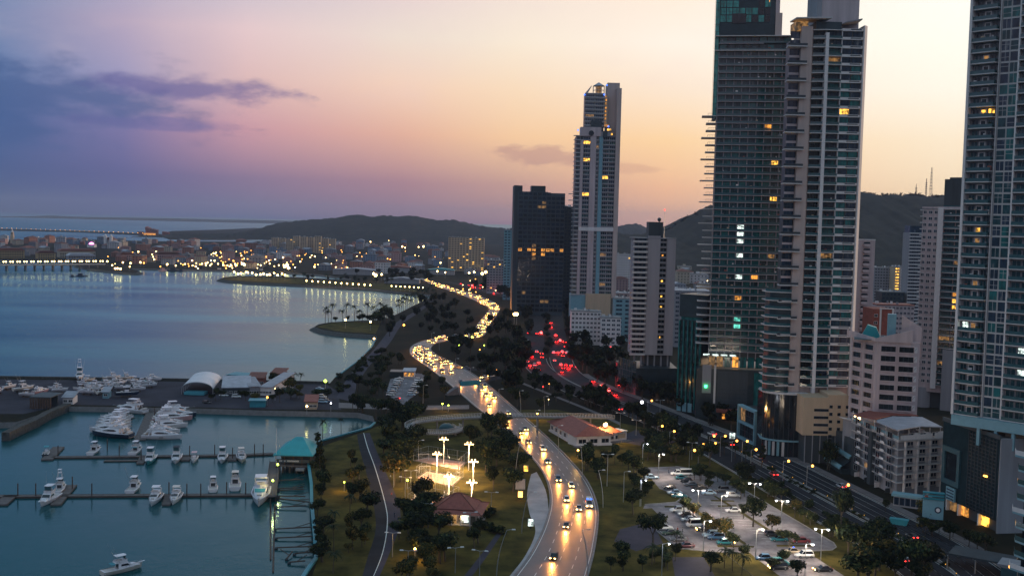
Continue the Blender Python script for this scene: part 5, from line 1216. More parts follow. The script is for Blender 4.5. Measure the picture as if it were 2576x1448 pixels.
long_block(300, 342, 655, 0, 11, 'pink', 'rust_roof', 'pink seafront building with red roof right of the lit mound')
long_block(395, 452, 655, 0, 12, 'pink', 'rust_roof', 'rose arcaded seafront building beside orange-lit houses in the old town')
long_block(640, 668, 664, 0, 13, 'white', 'tin_roof', 'white columned hall lit by lamps on the old town waterfront')
def bell_tower():
    p = G(31, 612); t = thing('bell_tower', 'pale pointed bell tower rising over the roofs at the left edge', 'church tower', p)
    bx('shaft', t, -4, 4, -4, 4, 0, 24, 'tan_wall'); bx('belfry', t, -3, 3, -3, 3, 24, 32, 'tan_wall'); b = MB(); b.cyl((0, 0, 32), (0, 0, 42), 3.2, .2, 8, M['white_wall'], smooth=False); b.build('spire', t)
    for s in (-1, 1): bx('opening', t, s * 1.5 - .8, s * 1.5 + .8, -3.1, -2.95, 25, 30, 'black_glass')
    p = G(272, 616); t = thing('church', 'grey church with two domed towers in the old town', 'church', p)
    bx('nave', t, -12, 12, 4, 40, 0, 15, 'grey_wall')
    for s in (-1, 1):
        bx('tower', t, s * 8 - 3.4, s * 8 + 3.4, -3, 4, 0, 25, 'white_wall'); b = MB(); b.ball((s * 8, .5, 25), 3.4, M['white_wall'], 10, 6, 1.6); b.build('dome', t)
    MB().prof([(-13, 15), (13, 15), (0, 22)], 3.5, 41, M['rust_roof']).build('roof', t)
    p = G(230, 622); t = thing('dome_building', 'low dome glowing in pink and violet in the old town', 'building', p); bx('wall', t, -9, 9, -6, 12, 0, 8, 'white_wall'); b = MB(); b.ball((0, 0, 9), 6, M['pink_glow'], 12, 7, .7); b.build('dome', t)  # dome surface glows by itself, in place of coloured light thrown on it
    p = G(374, 591); t = thing('red_pavilion', 'angular red and orange museum on the causeway end', 'building', p)
    for x, h, w, m in ((-45, 14, 20, 'red_roof'), (-12, 34, 18, 'red_roof'), (14, 26, 22, 'rust_roof'), (60, 16, 24, 'red_roof')):
        b = MB(); b.hexa([(x, 0, 0), (x + w, 0, 0), (x + w, 20, 0), (x, 20, 0)], [(x - 3, -3, h), (x + w + 3, -3, h * .8), (x + w, 20, h * .9), (x, 20, h * 1.1)], M[m]); b.build('roof_plate', t)
    bx('lit_hall', t, -20, 30, -4, -1, 0, 8, 'lit_warm')
bell_tower()
scatter([(-60, 606), (240, 606), (420, 609), (700, 612), (690, 660), (640, 675), (400, 670), (360, 665), (250, 650), (-60, 645)], 130, OT, 1, walls=['white', 'pink', 'rust', 'cream', 'grey', 'blue grey'])
scatter([(640, 628), (850, 606), (1130, 606), (1130, 680), (1000, 692), (900, 688), (800, 680), (700, 676)], 105, 'behind the lagoon', 2, walls=['pink', 'rust', 'grey', 'blue grey', 'white'])
scatter([(1120, 650), (1225, 655), (1290, 690), (1290, 715), (1180, 695)], 20, 'by the far boulevard', 3)
scatter([(1560, 655), (1600, 660), (1600, 735), (1555, 730)], 10, 'between slim tower and slab tower', 4, smin=5)
scatter([(1698, 645), (1775, 645), (1790, 735), (1700, 735)], 22, 'between slab tower and green tower', 5, smin=5, walls=['white', 'grey', 'cream', 'pink'])
scatter([(2200, 700), (2300, 705), (2300, 770), (2200, 770)], 14, 'below the hill at right', 6, smin=3, walls=['white', 'grey', 'blue grey', 'pink'])
def shed(px, py, w, d, h, roof, label, rot=0):
    p = G(px, py); t = thing('shed', label, 'shed', p, rot); bx('wall', t, -w / 2, w / 2, -d / 2, d / 2, 0, h, 'grey_wall'); MB().prof([(-w / 2 - 1, h), (w / 2 + 1, h), (0, h + 3)], -d / 2 - 1, d / 2 + 1, M[roof]).build('roof', t)
shed(895, 690, 70, 30, 8, 'tin_roof', 'long tin roofed market shed behind the lagoon'); shed(1000, 685, 60, 30, 9, 'rust_roof', 'long red roofed market shed left of the highway far end')
shed(1012, 712, 50, 22, 6, 'tin_roof', 'pale low tin roof on the point beside the far highway'); shed(1110, 690, 45, 25, 8, 'teal_roof', 'dark teal roofed hall near the far highway')
# radio masts on the hill
def mast(px, py0, py1, Y, w, label):
    a, t_ = D(px, py1, Y), D(px, py0, Y); h = t_.z - a.z; t = thing('radio_mast', label, 'radio mast', (a.x, a.y, a.z - 8)); b = MB(); n = 9
    for sx in (-1, 1):
        for sy in (-1, 1): b.cyl((sx * w, sy * w, 0), (sx * w * .25, sy * w * .25, h + 8), .35, .25, 4, M['red_roof'])
    for k in range(n):
        s = 1 - .75 * k / n; s2 = 1 - .75 * (k + 1) / n; z, z2 = (h + 8) * k / n, (h + 8) * (k + 1) / n
        for q in (((-w * s, -w * s, z), (w * s2, -w * s2, z2)), ((w * s, -w * s, z), (-w * s2, -w * s2, z2))): b.cyl(q[0], q[1], .22, .22, 4, M['white_wall'])
    b.build('lattice', t); b = MB()
    for k in range(6): b.box(-2.4, 2.4, -1.2, 1.2, h * (.35 + k * .11), h * (.35 + k * .11) + 1.4, M['dark_steel'])
    b.build('dish_row', t)
mast(2341, 421, 494, 2900, 3.4, 'tallest red and white lattice mast on the hill'); mast(2329, 449, 494, 2905, 2.0, 'lower lattice mast close left of the tallest one'); mast(2304, 462, 494, 2900, .9, 'thin lone mast left of the others on the hill')

# ================================================================== street lamps far away
_lm = {}
def far_lamp_mesh(h, m, r, arm=0.0):
    k = (h, m, r, arm)
    if k not in _lm:
        b = MB(); b.cyl((0, 0, 0), (0, 0, h), .12, .09, 6, M['steel'])
        if arm: b.cyl((0, 0, h), (arm, 0, h + .4), .07, .06, 5, M['steel'])
        g = MB(); g.ball((arm, 0, h + (.2 if arm else 0)), r, M[m], 8, 6); _lm[k] = (b.mesh('pole'), g.mesh('lamp_head'))
    return _lm[k]
def lamp(px, py, label, group, h=8.0, m='lamp_cream', r=.9, z0=0.0, arm=0.0, rot=0.0, foot=False):
    p = G(px, py, z0 if foot else z0 + h); t = thing('street_lamp', label, 'street lamp', (p.x, p.y, z0), rot, group)
    a, g = far_lamp_mesh(h, m, r, arm); put('pole', a, t); put('lamp_head', g, t); return t
# old town viaduct with twin lamps
def viaduct():
    a, b_ = G(-120, 667, 6), G(262, 664, 6); t = thing('sea_viaduct', 'low concrete sea viaduct lined with lamps at the far left shore', 'bridge', (a.x, a.y, 0), math.atan2(b_.y - a.y, b_.x - a.x)); L_ = (b_ - a).length
    bx('deck', t, 0, L_, -6, 6, 4.6, 6, 'concrete'); bx('parapet', t, 0, L_, -6, -5.6, 6, 7, 'white_wall')
    pm = boxmesh('pier', -.8, .8, -4, 4, -6, 4.6, 'concrete')
    for k in range(int(L_ / 14)): put('pier', pm, t, (7 + k * 14, 0, 0))
viaduct()
for k in range(15):
    for s in (-3, 3): lamp(12 + k * 17.4 + s, 658.2 - k * .12, 'white lamp of the close pairs along the sea viaduct', 'viaduct lamps', 7, 'lamp_cream', 1.15, 6)
for k in range(30): lamp(5 + k * 12.2, 573 + k * .45, 'small amber lamp on the causeway at the horizon', 'causeway lamps', 9, 'lamp_warm', .95)
for k, (x, y) in enumerate([(348, 633), (393, 633), (437, 637)]): lamp(x, y, 'tall white floodlight over the old town roofs', 'old town floodlights', 14, 'lamp_cream', 1.6)
for x, y in [(270, 657), (309, 660), (296, 675), (290, 675), (303, 676), (417, 654), (425, 652), (420, 665)]: lamp(x, y, 'cream lamp round the dark mound on the old town shore', 'mound lamps', 7, 'lamp_sea' if y > 656 else 'lamp_cream', 1.2)
for k in range(14): lamp(422 + k * 21.4 + rnd.uniform(-2, 2), 664 - k * .1 + (4 if k % 2 else 0), 'warm lamp along the old town promenade', 'promenade lamps far', 7, 'lamp_cream', 1.15)
r = random.Random(8)
FLB = MB()
for k in range(230):
    x = r.gauss(590, 70) if k % 8 < 3 else r.uniform(270, 1120); y = r.uniform(632, 668) if k % 8 < 3 else r.uniform(622, 676)
    x = min(max(x, 250), 1130); m, q = r.choice(('lamp_warm', 'lamp_warm', 'lamp_cream', 'lamp_sea')), r.uniform(.7, 1.5)
    w_ = 'of the old town' if x < 560 else 'by the lit waterfront' if x < 690 else 'behind the lagoon'
    if k < 72: lamp(x, y, 'street light among roofs ' + w_, 'street lights ' + w_, 7, m, q)
    else: p = G(x, y, 7); FLB.ball(p, q * .8, M[m], 6, 4); FLB.cyl((p.x, p.y, 0), p, .12, .09, 4, M['steel'])
tag(FLB.build('far_street_lights'), kind='stuff')
for x, y, s in [(583, 638, 2.2), (612, 663, 2), (722, 667, 3), (716, 670, 2.6), (726, 674, 2.4), (932, 608, 2.2), (952, 620, 1.6), (980, 621, 1.6), (1012, 620, 2.6), (1019, 623, 1.8), (1065, 620, 3.0), (1053, 621, 2), (978, 605, 1.2), (1213, 688, 2.4), (1222, 684, 2.6), (1193, 684, 1.8), (1180, 686, 1.6), (945, 692, 2.6), (940, 688, 2), (960, 690, 1.6), (1300, 790, 1.7), (1294, 790, 1.5), (1100, 682, 1.4), (1120, 685, 1.2)]:
    lamp(x, y, 'bright amber floodlight in the far quarter', 'bright amber floodlights', 9, 'lamp_sea', s * .8)
for k in range(16):
    x, y = r.uniform(1150, 1260), r.uniform(700, 735); lamp(x, y, 'small light among trees near the far end of the boulevard', 'lights among far trees', 5, r.choice(('lamp_warm', 'lamp_cream')), .6)
for k in range(24):
    x, y = (r.uniform(1700, 1785), r.uniform(645, 725)) if k % 2 else (r.uniform(1552, 1598), r.uniform(628, 735)); lamp(x, y, 'small light in the city beyond the slab tower', 'lights beyond the slab tower', 7, r.choice(('lamp_warm', 'lamp_cream', 'lamp_warm', 'lamp_red')), .8)
for k in range(7): lamp(1560 + k * 6 + r.uniform(-2, 2), 626, 'orange light on the hillside right of the slim tower', 'hillside lights', 7, 'lamp_warm', 1.2)
for x, y, s in [(2252, 733, 1.6), (2246, 733, 1.6), (2240, 734, 1.2), (2224, 734, .6), (2232, 734, .6), (2262, 734, .8), (2310, 768, 1.0)]: lamp(x, y, 'white lamp along the lit roof terrace below the hill', 'roof terrace lamps', 14, 'lamp_cream', s)
# lamps on the long point and the palm islet: their light falls on the water
for k in range(15): lamp(590 + k * 9 + r.uniform(-2.5, 2.5), 686 + k * .25 + r.uniform(-3, 3), 'dazzling lamp clustered at the tip of the long point', 'lamps at the tip of the point', 8, 'lamp_sea', 1.2)
for k in range(12): lamp(771 + k * 14.6, 706 + k * 1.0, 'lamp in the row along the shore of the long point', 'lamps along the point', 6, 'lamp_sea', .85)
for k in range(8): lamp(985 + k * 11.3, 719 + k * .6, 'lamp in the row where the point meets the highway', 'lamps at the foot of the point', 6, 'lamp_sea', .7)
lamp(869, 804, 'left lamp on the palm islet', 'islet lamps', 7, 'lamp_sea', .75); lamp(932, 809, 'right lamp on the palm islet', 'islet lamps', 7, 'lamp_sea', .75)
lamp(941, 851, 'lamp at the landward corner of the palm islet', None, 6, 'lamp_sea', .6); lamp(1016, 817, 'low orange lamp by the seawall walk inland of the islet', None, 3, 'lamp_warm', .9)
# fishing boats on the bay
def skiff(px, py, L_, m, label, rot):
    p = W(px, py); t = thing('fishing_boat', label, 'boat', p, rot, None); b = MB(); b.prism([(-L_ / 2, -L_ * .12), (L_ * .2, -L_ * .14), (L_ / 2, 0), (L_ * .2, L_ * .14), (-L_ / 2, L_ * .12)], -.3, L_ * .09, M[m]); b.build('hull', t)
    bx('cabin', t, -L_ * .3, L_ * .05, -L_ * .08, L_ * .08, L_ * .09, L_ * .26, m); bx('canopy', t, -L_ * .34, L_ * .1, -L_ * .1, L_ * .1, L_ * .26, L_ * .28, 'dark_steel')
for a in [(206, 695, 17, 'gel_navy', 'dark fishing boat alone on the open bay', .1), (184, 696, 10, 'gel_navy', 'small dark skiff left of the fishing boat on the open bay', .2), (412, 682, 20, 'gel_pink', 'boat with white lamp and red hull off the mound', 1.2), (440, 682, 24, 'canvas_navy', 'dark moored boat right of the red-hulled one', .1), (458, 683, 14, 'gel_navy', 'small moored boat second from the red-hulled one', .3),
          (508, 679, 26, 'canvas_navy', 'dark boat moored under the promenade lamps', 0), (555, 681, 18, 'gel', 'pale boat moored under the promenade lamps', .3), (592, 680, 24, 'gel_navy', 'dark boat moored left of the long point tip', -.1), (660, 683, 18, 'gel', 'pale boat moored in the mouth of the lagoon', .4)]: skiff(*a)
# ================================================================== the marina
def hull(b, L_, bw, h, m, sheer=.35, flare=1.0, z0=-.5):
    secs = []; n = 11
    for i in range(n + 1):
        t = i / n; x = -L_ / 2 + L_ * t
        k = min(1, (1 - t) / .55) ** .62 if t > .45 else 1 - .06 * (1 - t / .45)
        w = bw / 2 * max(k, .02); zs = h * (1 + sheer * max(0, t - .2) ** 1.6); xk = x + (0 if t < .8 else 0) - L_ * .10 * max(0, t - .75) / .25
        c = w * (.82 if t < .7 else .82 - .55 * (t - .7) / .3)
        secs.append([(x, -w, zs), (x * .985 if t > .5 else x, -c, h * .25), (xk, -c * .55, z0 * .6), (xk, 0, z0 * (1 - .6 * max(0, t - .7) / .3)), (xk, c * .55, z0 * .6), (x * .985 if t > .5 else x, c, h * .25), (x, w, zs)])
    b.loft(secs, m); b.poly(secs[0], m)
    return secs
def deck_mesh(secs, drop, m, upto=1.0):
    b = MB(); P = [(s[0][0], s[0][1] * .93, s[0][2] - drop) for s in secs]; Q = [(s[-1][0], s[-1][1] * .93, s[-1][2] - drop) for s in secs]
    b.loft([[p, q] for p, q in zip(P, Q)], m, smooth=False); return b
def house_box(b, x0, x1, w, z0, z1, m, rake_f=.8, rake_b=.2, tw=.82):
    b.hexa([(x0, -w / 2, z0), (x1, -w / 2, z0), (x1, w / 2, z0), (x0, w / 2, z0)], [(x0 + rake_b, -w / 2 * tw, z1), (x1 - rake_f, -w / 2 * tw, z1), (x1 - rake_f, w / 2 * tw, z1), (x0 + rake_b, w / 2 * tw, z1)], m)
def side_panel(b, x0, x1, w, z0, z1, zb, zt, m, rf, rb, tw, s):
    """dark window let into a raked house side"""
    def y(z): k = (z - zb) / (zt - zb); return s * (w / 2 * (1 - k * (1 - tw)) + .025)
    b.add([(x0, y(z0), z0), (x1, y(z0), z0), (x1 - rf, y(z1), z1), (x0 + rb, y(z1), z1)], ((0, 1, 2, 3),), m)
def rail(b, secs, h, m, i0=5):
    for s in (0, -1):
        P = [Vector((q[s][0], q[s][1] * .95, q[s][2] + h)) for q in secs[i0:]]
        for p, q in zip(P, P[1:]): b.cyl(p, q, .035, .035, 4, m, False)
        for p in P[::1]: b.cyl((p.x, p.y, p.z - h), p, .03, .03, 4, m, False)
def motor_boat(kind, stern, bow, label, group=None, hullm='gel', top='gel', z=WATER_Z, cat='boat', lift=0.0, Lmax=99, canvas='canvas_teal', tuna=False):
    a, c = stern, bow; d = Vector((c.x - a.x, c.y - a.y, 0)); L_ = min(max(d.length, 7.5), Lmax); mid = (a + c) / 2
    names = {'sport': 'sport_fishing_boat', 'yacht': 'motor_yacht', 'open': 'open_motorboat'}
    t = thing(names[kind], label, cat, (mid.x, mid.y, z + lift), math.atan2(d.y, d.x), group)
    bw = L_ * (.31 if kind != 'open' else .29); h = L_ * .105; g = M['gel']; H = M[hullm]; k = L_ / 13
    b = MB(); S_ = hull(b, L_, bw, h, H, .5 if kind == 'sport' else .35); hu = b.build('hull', t)
    b = MB(); b.loft([[(s[0][0], s[0][1] * 1.01, s[0][2] - .02), (s[0][0], s[0][1] * .9, s[0][2] + .07 * k)] for s in S_], g); b.loft([[(s[-1][0], s[-1][1] * 1.01, s[-1][2] - .02), (s[-1][0], s[-1][1] * .9, s[-1][2] + .07 * k)] for s in S_], g); b.build('gunwale', t)
    dk = deck_mesh(S_, .12 * k, M['deck']).build('deck', t)
    if kind == 'sport':
        x0, x1, w, z0, z1 = -1.6 * k, 3.4 * k, bw * .74, h, h + 1.75 * k
        b = MB(); house_box(b, x0, x1, w, z0, z1, g, 1.9 * k, .1 * k, .8); cab = b.build('cabin', t)
        b = MB(); house_box(b, 1.2 * k, 5.6 * k, bw * .6, h * 1.1, h + .75 * k, g, 1.9 * k, 0, .7); b.build('foredeck_house', t)
        for s in (-1, 1): b = MB(); side_panel(b, x0 + .8 * k, x1 - 1.4 * k, w, z0 + .75 * k, z0 + 1.35 * k, z0, z1, M['tinted'], .75 * k, .05, .8, s); b.build('side_window', cab)
        b = MB(); yy = w / 2 * .83; b.poly(((x1 - .75 * k + .03, -w * .41, z0 + .72 * k), (x1 - .75 * k + .03, w * .41, z0 + .72 * k), (x1 - 1.55 * k + .03, yy * .9, z0 + 1.5 * k), (x1 - 1.55 * k + .03, -yy * .9, z0 + 1.5 * k)), M['tinted']); b.build('windscreen', cab)
        b = MB(); b.box(x0 - .02, x0 + .06, -w * .3, w * .3, z0 + .1, z0 + 1.4 * k, M['tinted']); b.build('cabin_door', cab)
        b = MB(); P = [(x0 - .9 * k, -w * .42), (x0 + 2.7 * k, -w * .40), (x0 + 3.2 * k, 0), (x0 + 2.7 * k, w * .40), (x0 - .9 * k, w * .42)]; b.prism(P, z1 + .02, z1 + .16 * k, g)
        for p, q in zip(P, P[1:]): b.hexa([(p[0], p[1], z1 + .1), (q[0], q[1], z1 + .1), (q[0], q[1] + .05, z1 + .1), (p[0], p[1] + .05, z1 + .1)], [(p[0], p[1], z1 + .75 * k), (q[0] + .2, q[1], z1 + .75 * k), (q[0] + .2, q[1] + .05, z1 + .75 * k), (p[0], p[1] + .05, z1 + .75 * k)], g)
        b.box(x0 + 1.4 * k, x0 + 2.0 * k, -.5 * k, .5 * k, z1 + .16 * k, z1 + 1.1 * k, g); b.box(x0 + .3 * k, x0 + .8 * k, -.7 * k, .7 * k, z1 + .16 * k, z1 + .95 * k, M['deck']); b.build('flybridge', t)
        z2 = z1 + 2.15 * k; b = MB(); b.prism([(x0 - .7 * k, -w * .4), (x0 + 2.5 * k, -w * .38), (x0 + 2.9 * k, 0), (x0 + 2.5 * k, w * .38), (x0 - .7 * k, w * .4)], z2, z2 + .14 * k, M[top]); ht = b.build('hardtop', t)
        b = MB()
        for px_, py_ in ((-.5, -.36), (-.5, .36), (2.2, -.34), (2.2, .34)): b.cyl((x0 + px_ * k, py_ * w, z1 + .1), (x0 + px_ * k, py_ * w * .98, z2), .05 * k, .05 * k, 5, M['steel'], False)
        b.build('hardtop_frame', ht)
        b = MB(); b.poly(((x0 + 2.45 * k, -w * .33, z1 + .8 * k), (x0 + 2.45 * k, w * .33, z1 + .8 * k), (x0 + 2.35 * k, w * .33, z2 - .1), (x0 + 2.35 * k, -w * .33, z2 - .1)), M['rail_glass']); b.build('bridge_screen', t)
        if canvas: b = MB(); b.box(x0 - 2.2 * k, x0 - .95 * k, -w * .42, w * .42, z1 - .1 * k, z1 - .02, M[canvas]); b.build('cockpit_awning', t)
        b = MB(); b.box(-L_ / 2 + .3, x0 - .2, -bw * .38, bw * .38, h * .42, h * .5, M['teak']); b.box(-L_ / 2 + .15, -L_ / 2 + .45, -bw * .44, bw * .44, h * .5, h * 1.02, g); b.box(x0 - 1.0 * k, x0 - .5 * k, -w * .3, w * .3, h * .5, h * .95, g); b.build('cockpit', t)
        b = MB(); e = S_[-1][0]; b.prof([(e[0] - 1.2 * k, e[2] - .04), (e[0] + .9 * k, e[2] + .2 * k), (e[0] + .9 * k, e[2] + .28 * k), (e[0] - 1.2 * k, e[2] + .12)], -.28 * k, .28 * k, g); b.build('bow_pulpit', dk)
        b = MB(); rail(b, S_, .6 * k, M['steel'], 6); b.build('bow_rail', dk)
        b = MB()
        for s in (-1, 1): b.cyl((x0 + .4 * k, s * w * .46, z1), (x0 - 2.2 * k, s * w * .75, z1 + 6 * k), .05, .02, 4, M['steel'], False)
        b.build('outrigger', t)
        if tuna:
            b = MB(); z3 = z2 + 2.6 * k
            for sx in (0, 2):
                for sy in (-1, 1): b.cyl((x0 + sx * k, sy * w * .36, z2), (x0 + (.4 + sx * .5) * k, sy * w * .2, z3), .06, .06, 4, M['gel'], False)
            b.box(x0 + .1 * k, x0 + 1.7 * k, -w * .24, w * .24, z3, z3 + .1, M['gel']); b.box(x0 + .1 * k, x0 + 1.7 * k, -w * .24, w * .24, z3 + 1.3 * k, z3 + 1.42 * k, M[top])
            for sx in (.2, 1.5):
                for sy in (-.2, .2): b.cyl((x0 + sx * k, sy * w, z3), (x0 + sx * k, sy * w, z3 + 1.3 * k), .05, .05, 4, M['gel'], False)
            b.build('tuna_tower', t)
    elif kind == 'yacht':
        w = bw * .78; z0 = h * .95; z1 = h + 1.55 * k
        b = MB(); P = []
        def sec(x, ww, za, zb_): return [(x, -ww / 2, za), (x, -ww / 2 * .82, zb_), (x, ww / 2 * .82, zb_), (x, ww / 2, za)]
        b.loft([sec(-3.2 * k, w, z0, z1 * .96), sec(-1 * k, w, z0, z1), sec(1.2 * k, w * .95, z0, z1 * .97), sec(2.7 * k, w * .82, z0, h + .95 * k), sec(4.4 * k, w * .55, z0 + .1, h + .55 * k), sec(5.4 * k, w * .25, z0 + .15 * k, h + .35 * k)], g); b.poly(sec(-3.2 * k, w, z0, z1 * .96), g); cab = b.build('cabin', t)
        for s in (-1, 1):
            b = MB(); Q = [(-2.4, .8), (-1.4, 1.15), (.6, 1.1), (2.4, .72), (2.2, .6), (.6, .55), (-1.6, .5)]
            def yv(x, zz): return s * (w / 2 * (1 - .18 * zz / 1.55) * (1 if x < 1.2 else 1 - (x - 1.2) * .115) + .05)
            b.add([(x * k, yv(x, zz), h + zz * k) for x, zz in Q], ((0, 1, 2, 3, 4, 5, 6),), M['tinted']); b.build('side_window', cab)
            b = MB(); b.add([(x * k, s * bw * .505 * (1 if x < 2 else .9), h * zz) for x, zz in ((-.6, .5), (.8, .54), (.8, .68), (-.6, .64))], ((0, 1, 2, 3),), M['tinted']); b.build('hull_window', hu)
        b = MB(); b.add([(1.35 * k, -w * .36, z1 * .965 + .03), (1.35 * k, w * .36, z1 * .965 + .03), (2.75 * k, w * .33, h + .98 * k + .04), (2.75 * k, -w * .33, h + .98 * k + .04)], ((0, 1, 2, 3),), M['tinted' if canvas != 'canvas_teal' else 'canvas_teal']); b.build('windscreen', cab)
        b = MB(); FP = [(-4.6 * k, -w * .42), (0, -w * .4), (1.0 * k, 0), (0, w * .4), (-4.6 * k, w * .42)]; b.prism(FP, z1 - .02, z1 + .14 * k, g)
        for p, q in zip(FP, FP[1:]): b.hexa([(p[0], p[1], z1), (q[0], q[1], z1), (q[0], q[1] + .05, z1), (p[0], p[1] + .05, z1)], [(p[0], p[1], z1 + .5 * k), (q[0] + .3, q[1], z1 + .6 * k), (q[0] + .3, q[1] + .05, z1 + .6 * k), (p[0], p[1] + .05, z1 + .5 * k)], g)
        b.box(-1.4 * k, -.8 * k, -.8 * k, .8 * k, z1 + .14 * k, z1 + .7 * k, M['deck']); b.build('flybridge', t)
        b = MB()
        for s in (-1, 1): b.prof([(-4.4 * k, h), (-4.0 * k, h), (-3.0 * k, z1 + 1.1 * k), (-3.4 * k, z1 + 1.1 * k)], s * w * .44 - .06, s * w * .44 + .06, g)
        b.box(-3.6 * k, -2.6 * k, -w * .45, w * .45, z1 + 1.08 * k, z1 + 1.22 * k, g); b.ball((-3.1 * k, 0, z1 + 1.5 * k), .3 * k, g, 8, 5); b.build('radar_arch', t)
        if top != 'none':
            b = MB(); b.prism([(-3.4 * k, -w * .4), (-.4 * k, -w * .38), (0, 0), (-.4 * k, w * .38), (-3.4 * k, w * .4)], z1 + 1.75 * k, z1 + 1.9 * k, M[top])
            for sx in (-3, -.6):
                for sy in (-.36, .36): b.cyl((sx * k, sy * w, z1 + .3), (sx * k, sy * w, z1 + 1.75 * k), .05, .05, 4, M['steel'], False)
            b.build('hardtop', t)
        b = MB(); b.box(-L_ / 2 - .7 * k, -L_ / 2 + .1, -bw * .42, bw * .42, h * .2, h * .32, M['teak']); b.build('swim_platform', t)
        b = MB(); b.box(-L_ / 2 + .5 * k, -3.3 * k, -bw * .38, bw * .38, h * .9, h * .98, M['teak']); b.box(-L_ / 2 + .4 * k, -L_ / 2 + 1.2 * k, -bw * .36, bw * .36, h * .98, h * 1.35, M['deck']); b.build('aft_deck', t)
        b = MB(); b.box(3.2 * k, 4.3 * k, -w * .16, w * .16, h + .62 * k, h + .9 * k, M['deck']); b.build('sun_pad', t)
        b = MB(); rail(b, S_, .55 * k, M['steel'], 6); b.build('bow_rail', dk)
    else:
        b = MB(); b.box(-L_ * .12, L_ * .06, -bw * .2, bw * .2, h * .6, h + .9 * k * 1.4, g); b.build('console', t)
        b = MB(); zt = h + 2.6 * k * 1.2; b.box(-L_ * .2, L_ * .12, -bw * .36, bw * .36, zt, zt + .12, M[top])
        for sx in (-.16, .08):
            for sy in (-.3, .3): b.cyl((sx * L_, sy * bw, h * .6), (sx * L_, sy * bw, zt), .05, .05, 4, M['steel'], False)
        b.build('t_top', t)
        b = MB(); b.box(-L_ * .3, -L_ * .2, -bw * .3, bw * .3, h * .6, h + .5, M['deck']); b.build('seat', t)
        b = MB()
        for s in (-.16, .16): b.box(-L_ / 2 - .6, -L_ / 2, s * bw - .2, s * bw + .2, -.3, h + .4, M['dark_steel'])
        b.build('outboard_motor', t)
        b = MB(); rail(b, S_, .4, M['steel'], 7); b.build('bow_rail', dk)
    return t
def B(cr, kind, s, b_, label, **kw): return motor_boat(kind, W(*cr(*s)), W(*cr(*b_)), label, **kw)
# out on the water
B(c4, 'sport', (960, 1440), (1450, 1336), 'white sport fishing boat alone on open water with teal cockpit awning', hullm='gel_cream')
# lower pontoon
B(c4, 'sport', (415, 480), (215, 610), 'white cruiser with teal windscreen leftmost on the lower pontoon', canvas='canvas_teal')
B(c4, 'sport', (405, 455), (505, 360), 'white sport boat with tall tuna tower behind the leftmost cruiser of the lower pontoon', tuna=True, canvas=None, Lmax=14)
B(c4, 'sport', (1300, 450), (1420, 345), 'sport boat with dark open cockpit turned to the camera on the lower pontoon', top='gel', canvas=None, Lmax=13)
B(c4, 'yacht', (1655, 480), (1560, 605), 'lavender white cruiser left of a pair in the middle of the lower pontoon', top='gel', canvas=None, Lmax=13)
B(c4, 'yacht', (1895, 470), (1820, 590), 'white cruiser with cream top, right of the pair on the lower pontoon', top='gel_cream', canvas=None, Lmax=12)
B(c5, 'sport', (136, 684), (142, 600), 'small stern-on boat with blue white hardtop near the right end of the lower pontoon', canvas=None, Lmax=10.5)
B(c5, 'sport', (336, 682), (352, 560), 'stern-on boat with cream hardtop and open cockpit beside the biggest cruiser', top='gel_cream', canvas=None, Lmax=13)
B(c5, 'yacht', (600, 650), (550, 845), 'biggest white cruiser with teal foredeck at the right end of the lower pontoon', top='gel', canvas='canvas_teal', Lmax=20)
# middle pontoon
B(c1, 'open', (560, 1168), (620, 1075), 'dark teal open boat at the left end of the middle pontoon', hullm='gel_navy', top='canvas_teal', Lmax=9)
B(c1, 'sport', (1140, 1136), (1262, 1060), 'white sport boat turned stern-on, first on the middle pontoon', canvas=None, Lmax=12.5)
B(c1, 'sport', (1670, 1140), (1780, 1060), 'white boat behind the teal hulled one on the middle pontoon', canvas='canvas_teal', Lmax=13)
B(c1, 'sport', (1935, 1165), (1870, 1262), 'teal hulled sport boat with a red float on its foredeck', hullm='gel_teal', canvas='canvas_teal', Lmax=14)
B(c3, 'sport', (140, 1222), (95, 1345), 'white cruiser with black bimini top on the middle pontoon', top='canvas_navy', canvas=None, Lmax=13)
B(c3, 'open', (375, 1240), (345, 1330), 'small lavender white cuddy boat with pink top on the middle pontoon', top='gel_pink', Lmax=9.5)
B(c3, 'sport', (755, 1225), (725, 1335), 'white cruiser with dark windscreen near the right of the middle pontoon', canvas=None, Lmax=12.5)
B(c3, 'yacht', (985, 1220), (1015, 1328), 'cream sunlit cruiser, rightmost on the middle pontoon', hullm='gel_cream', top='gel_cream', canvas=None, Lmax=12)
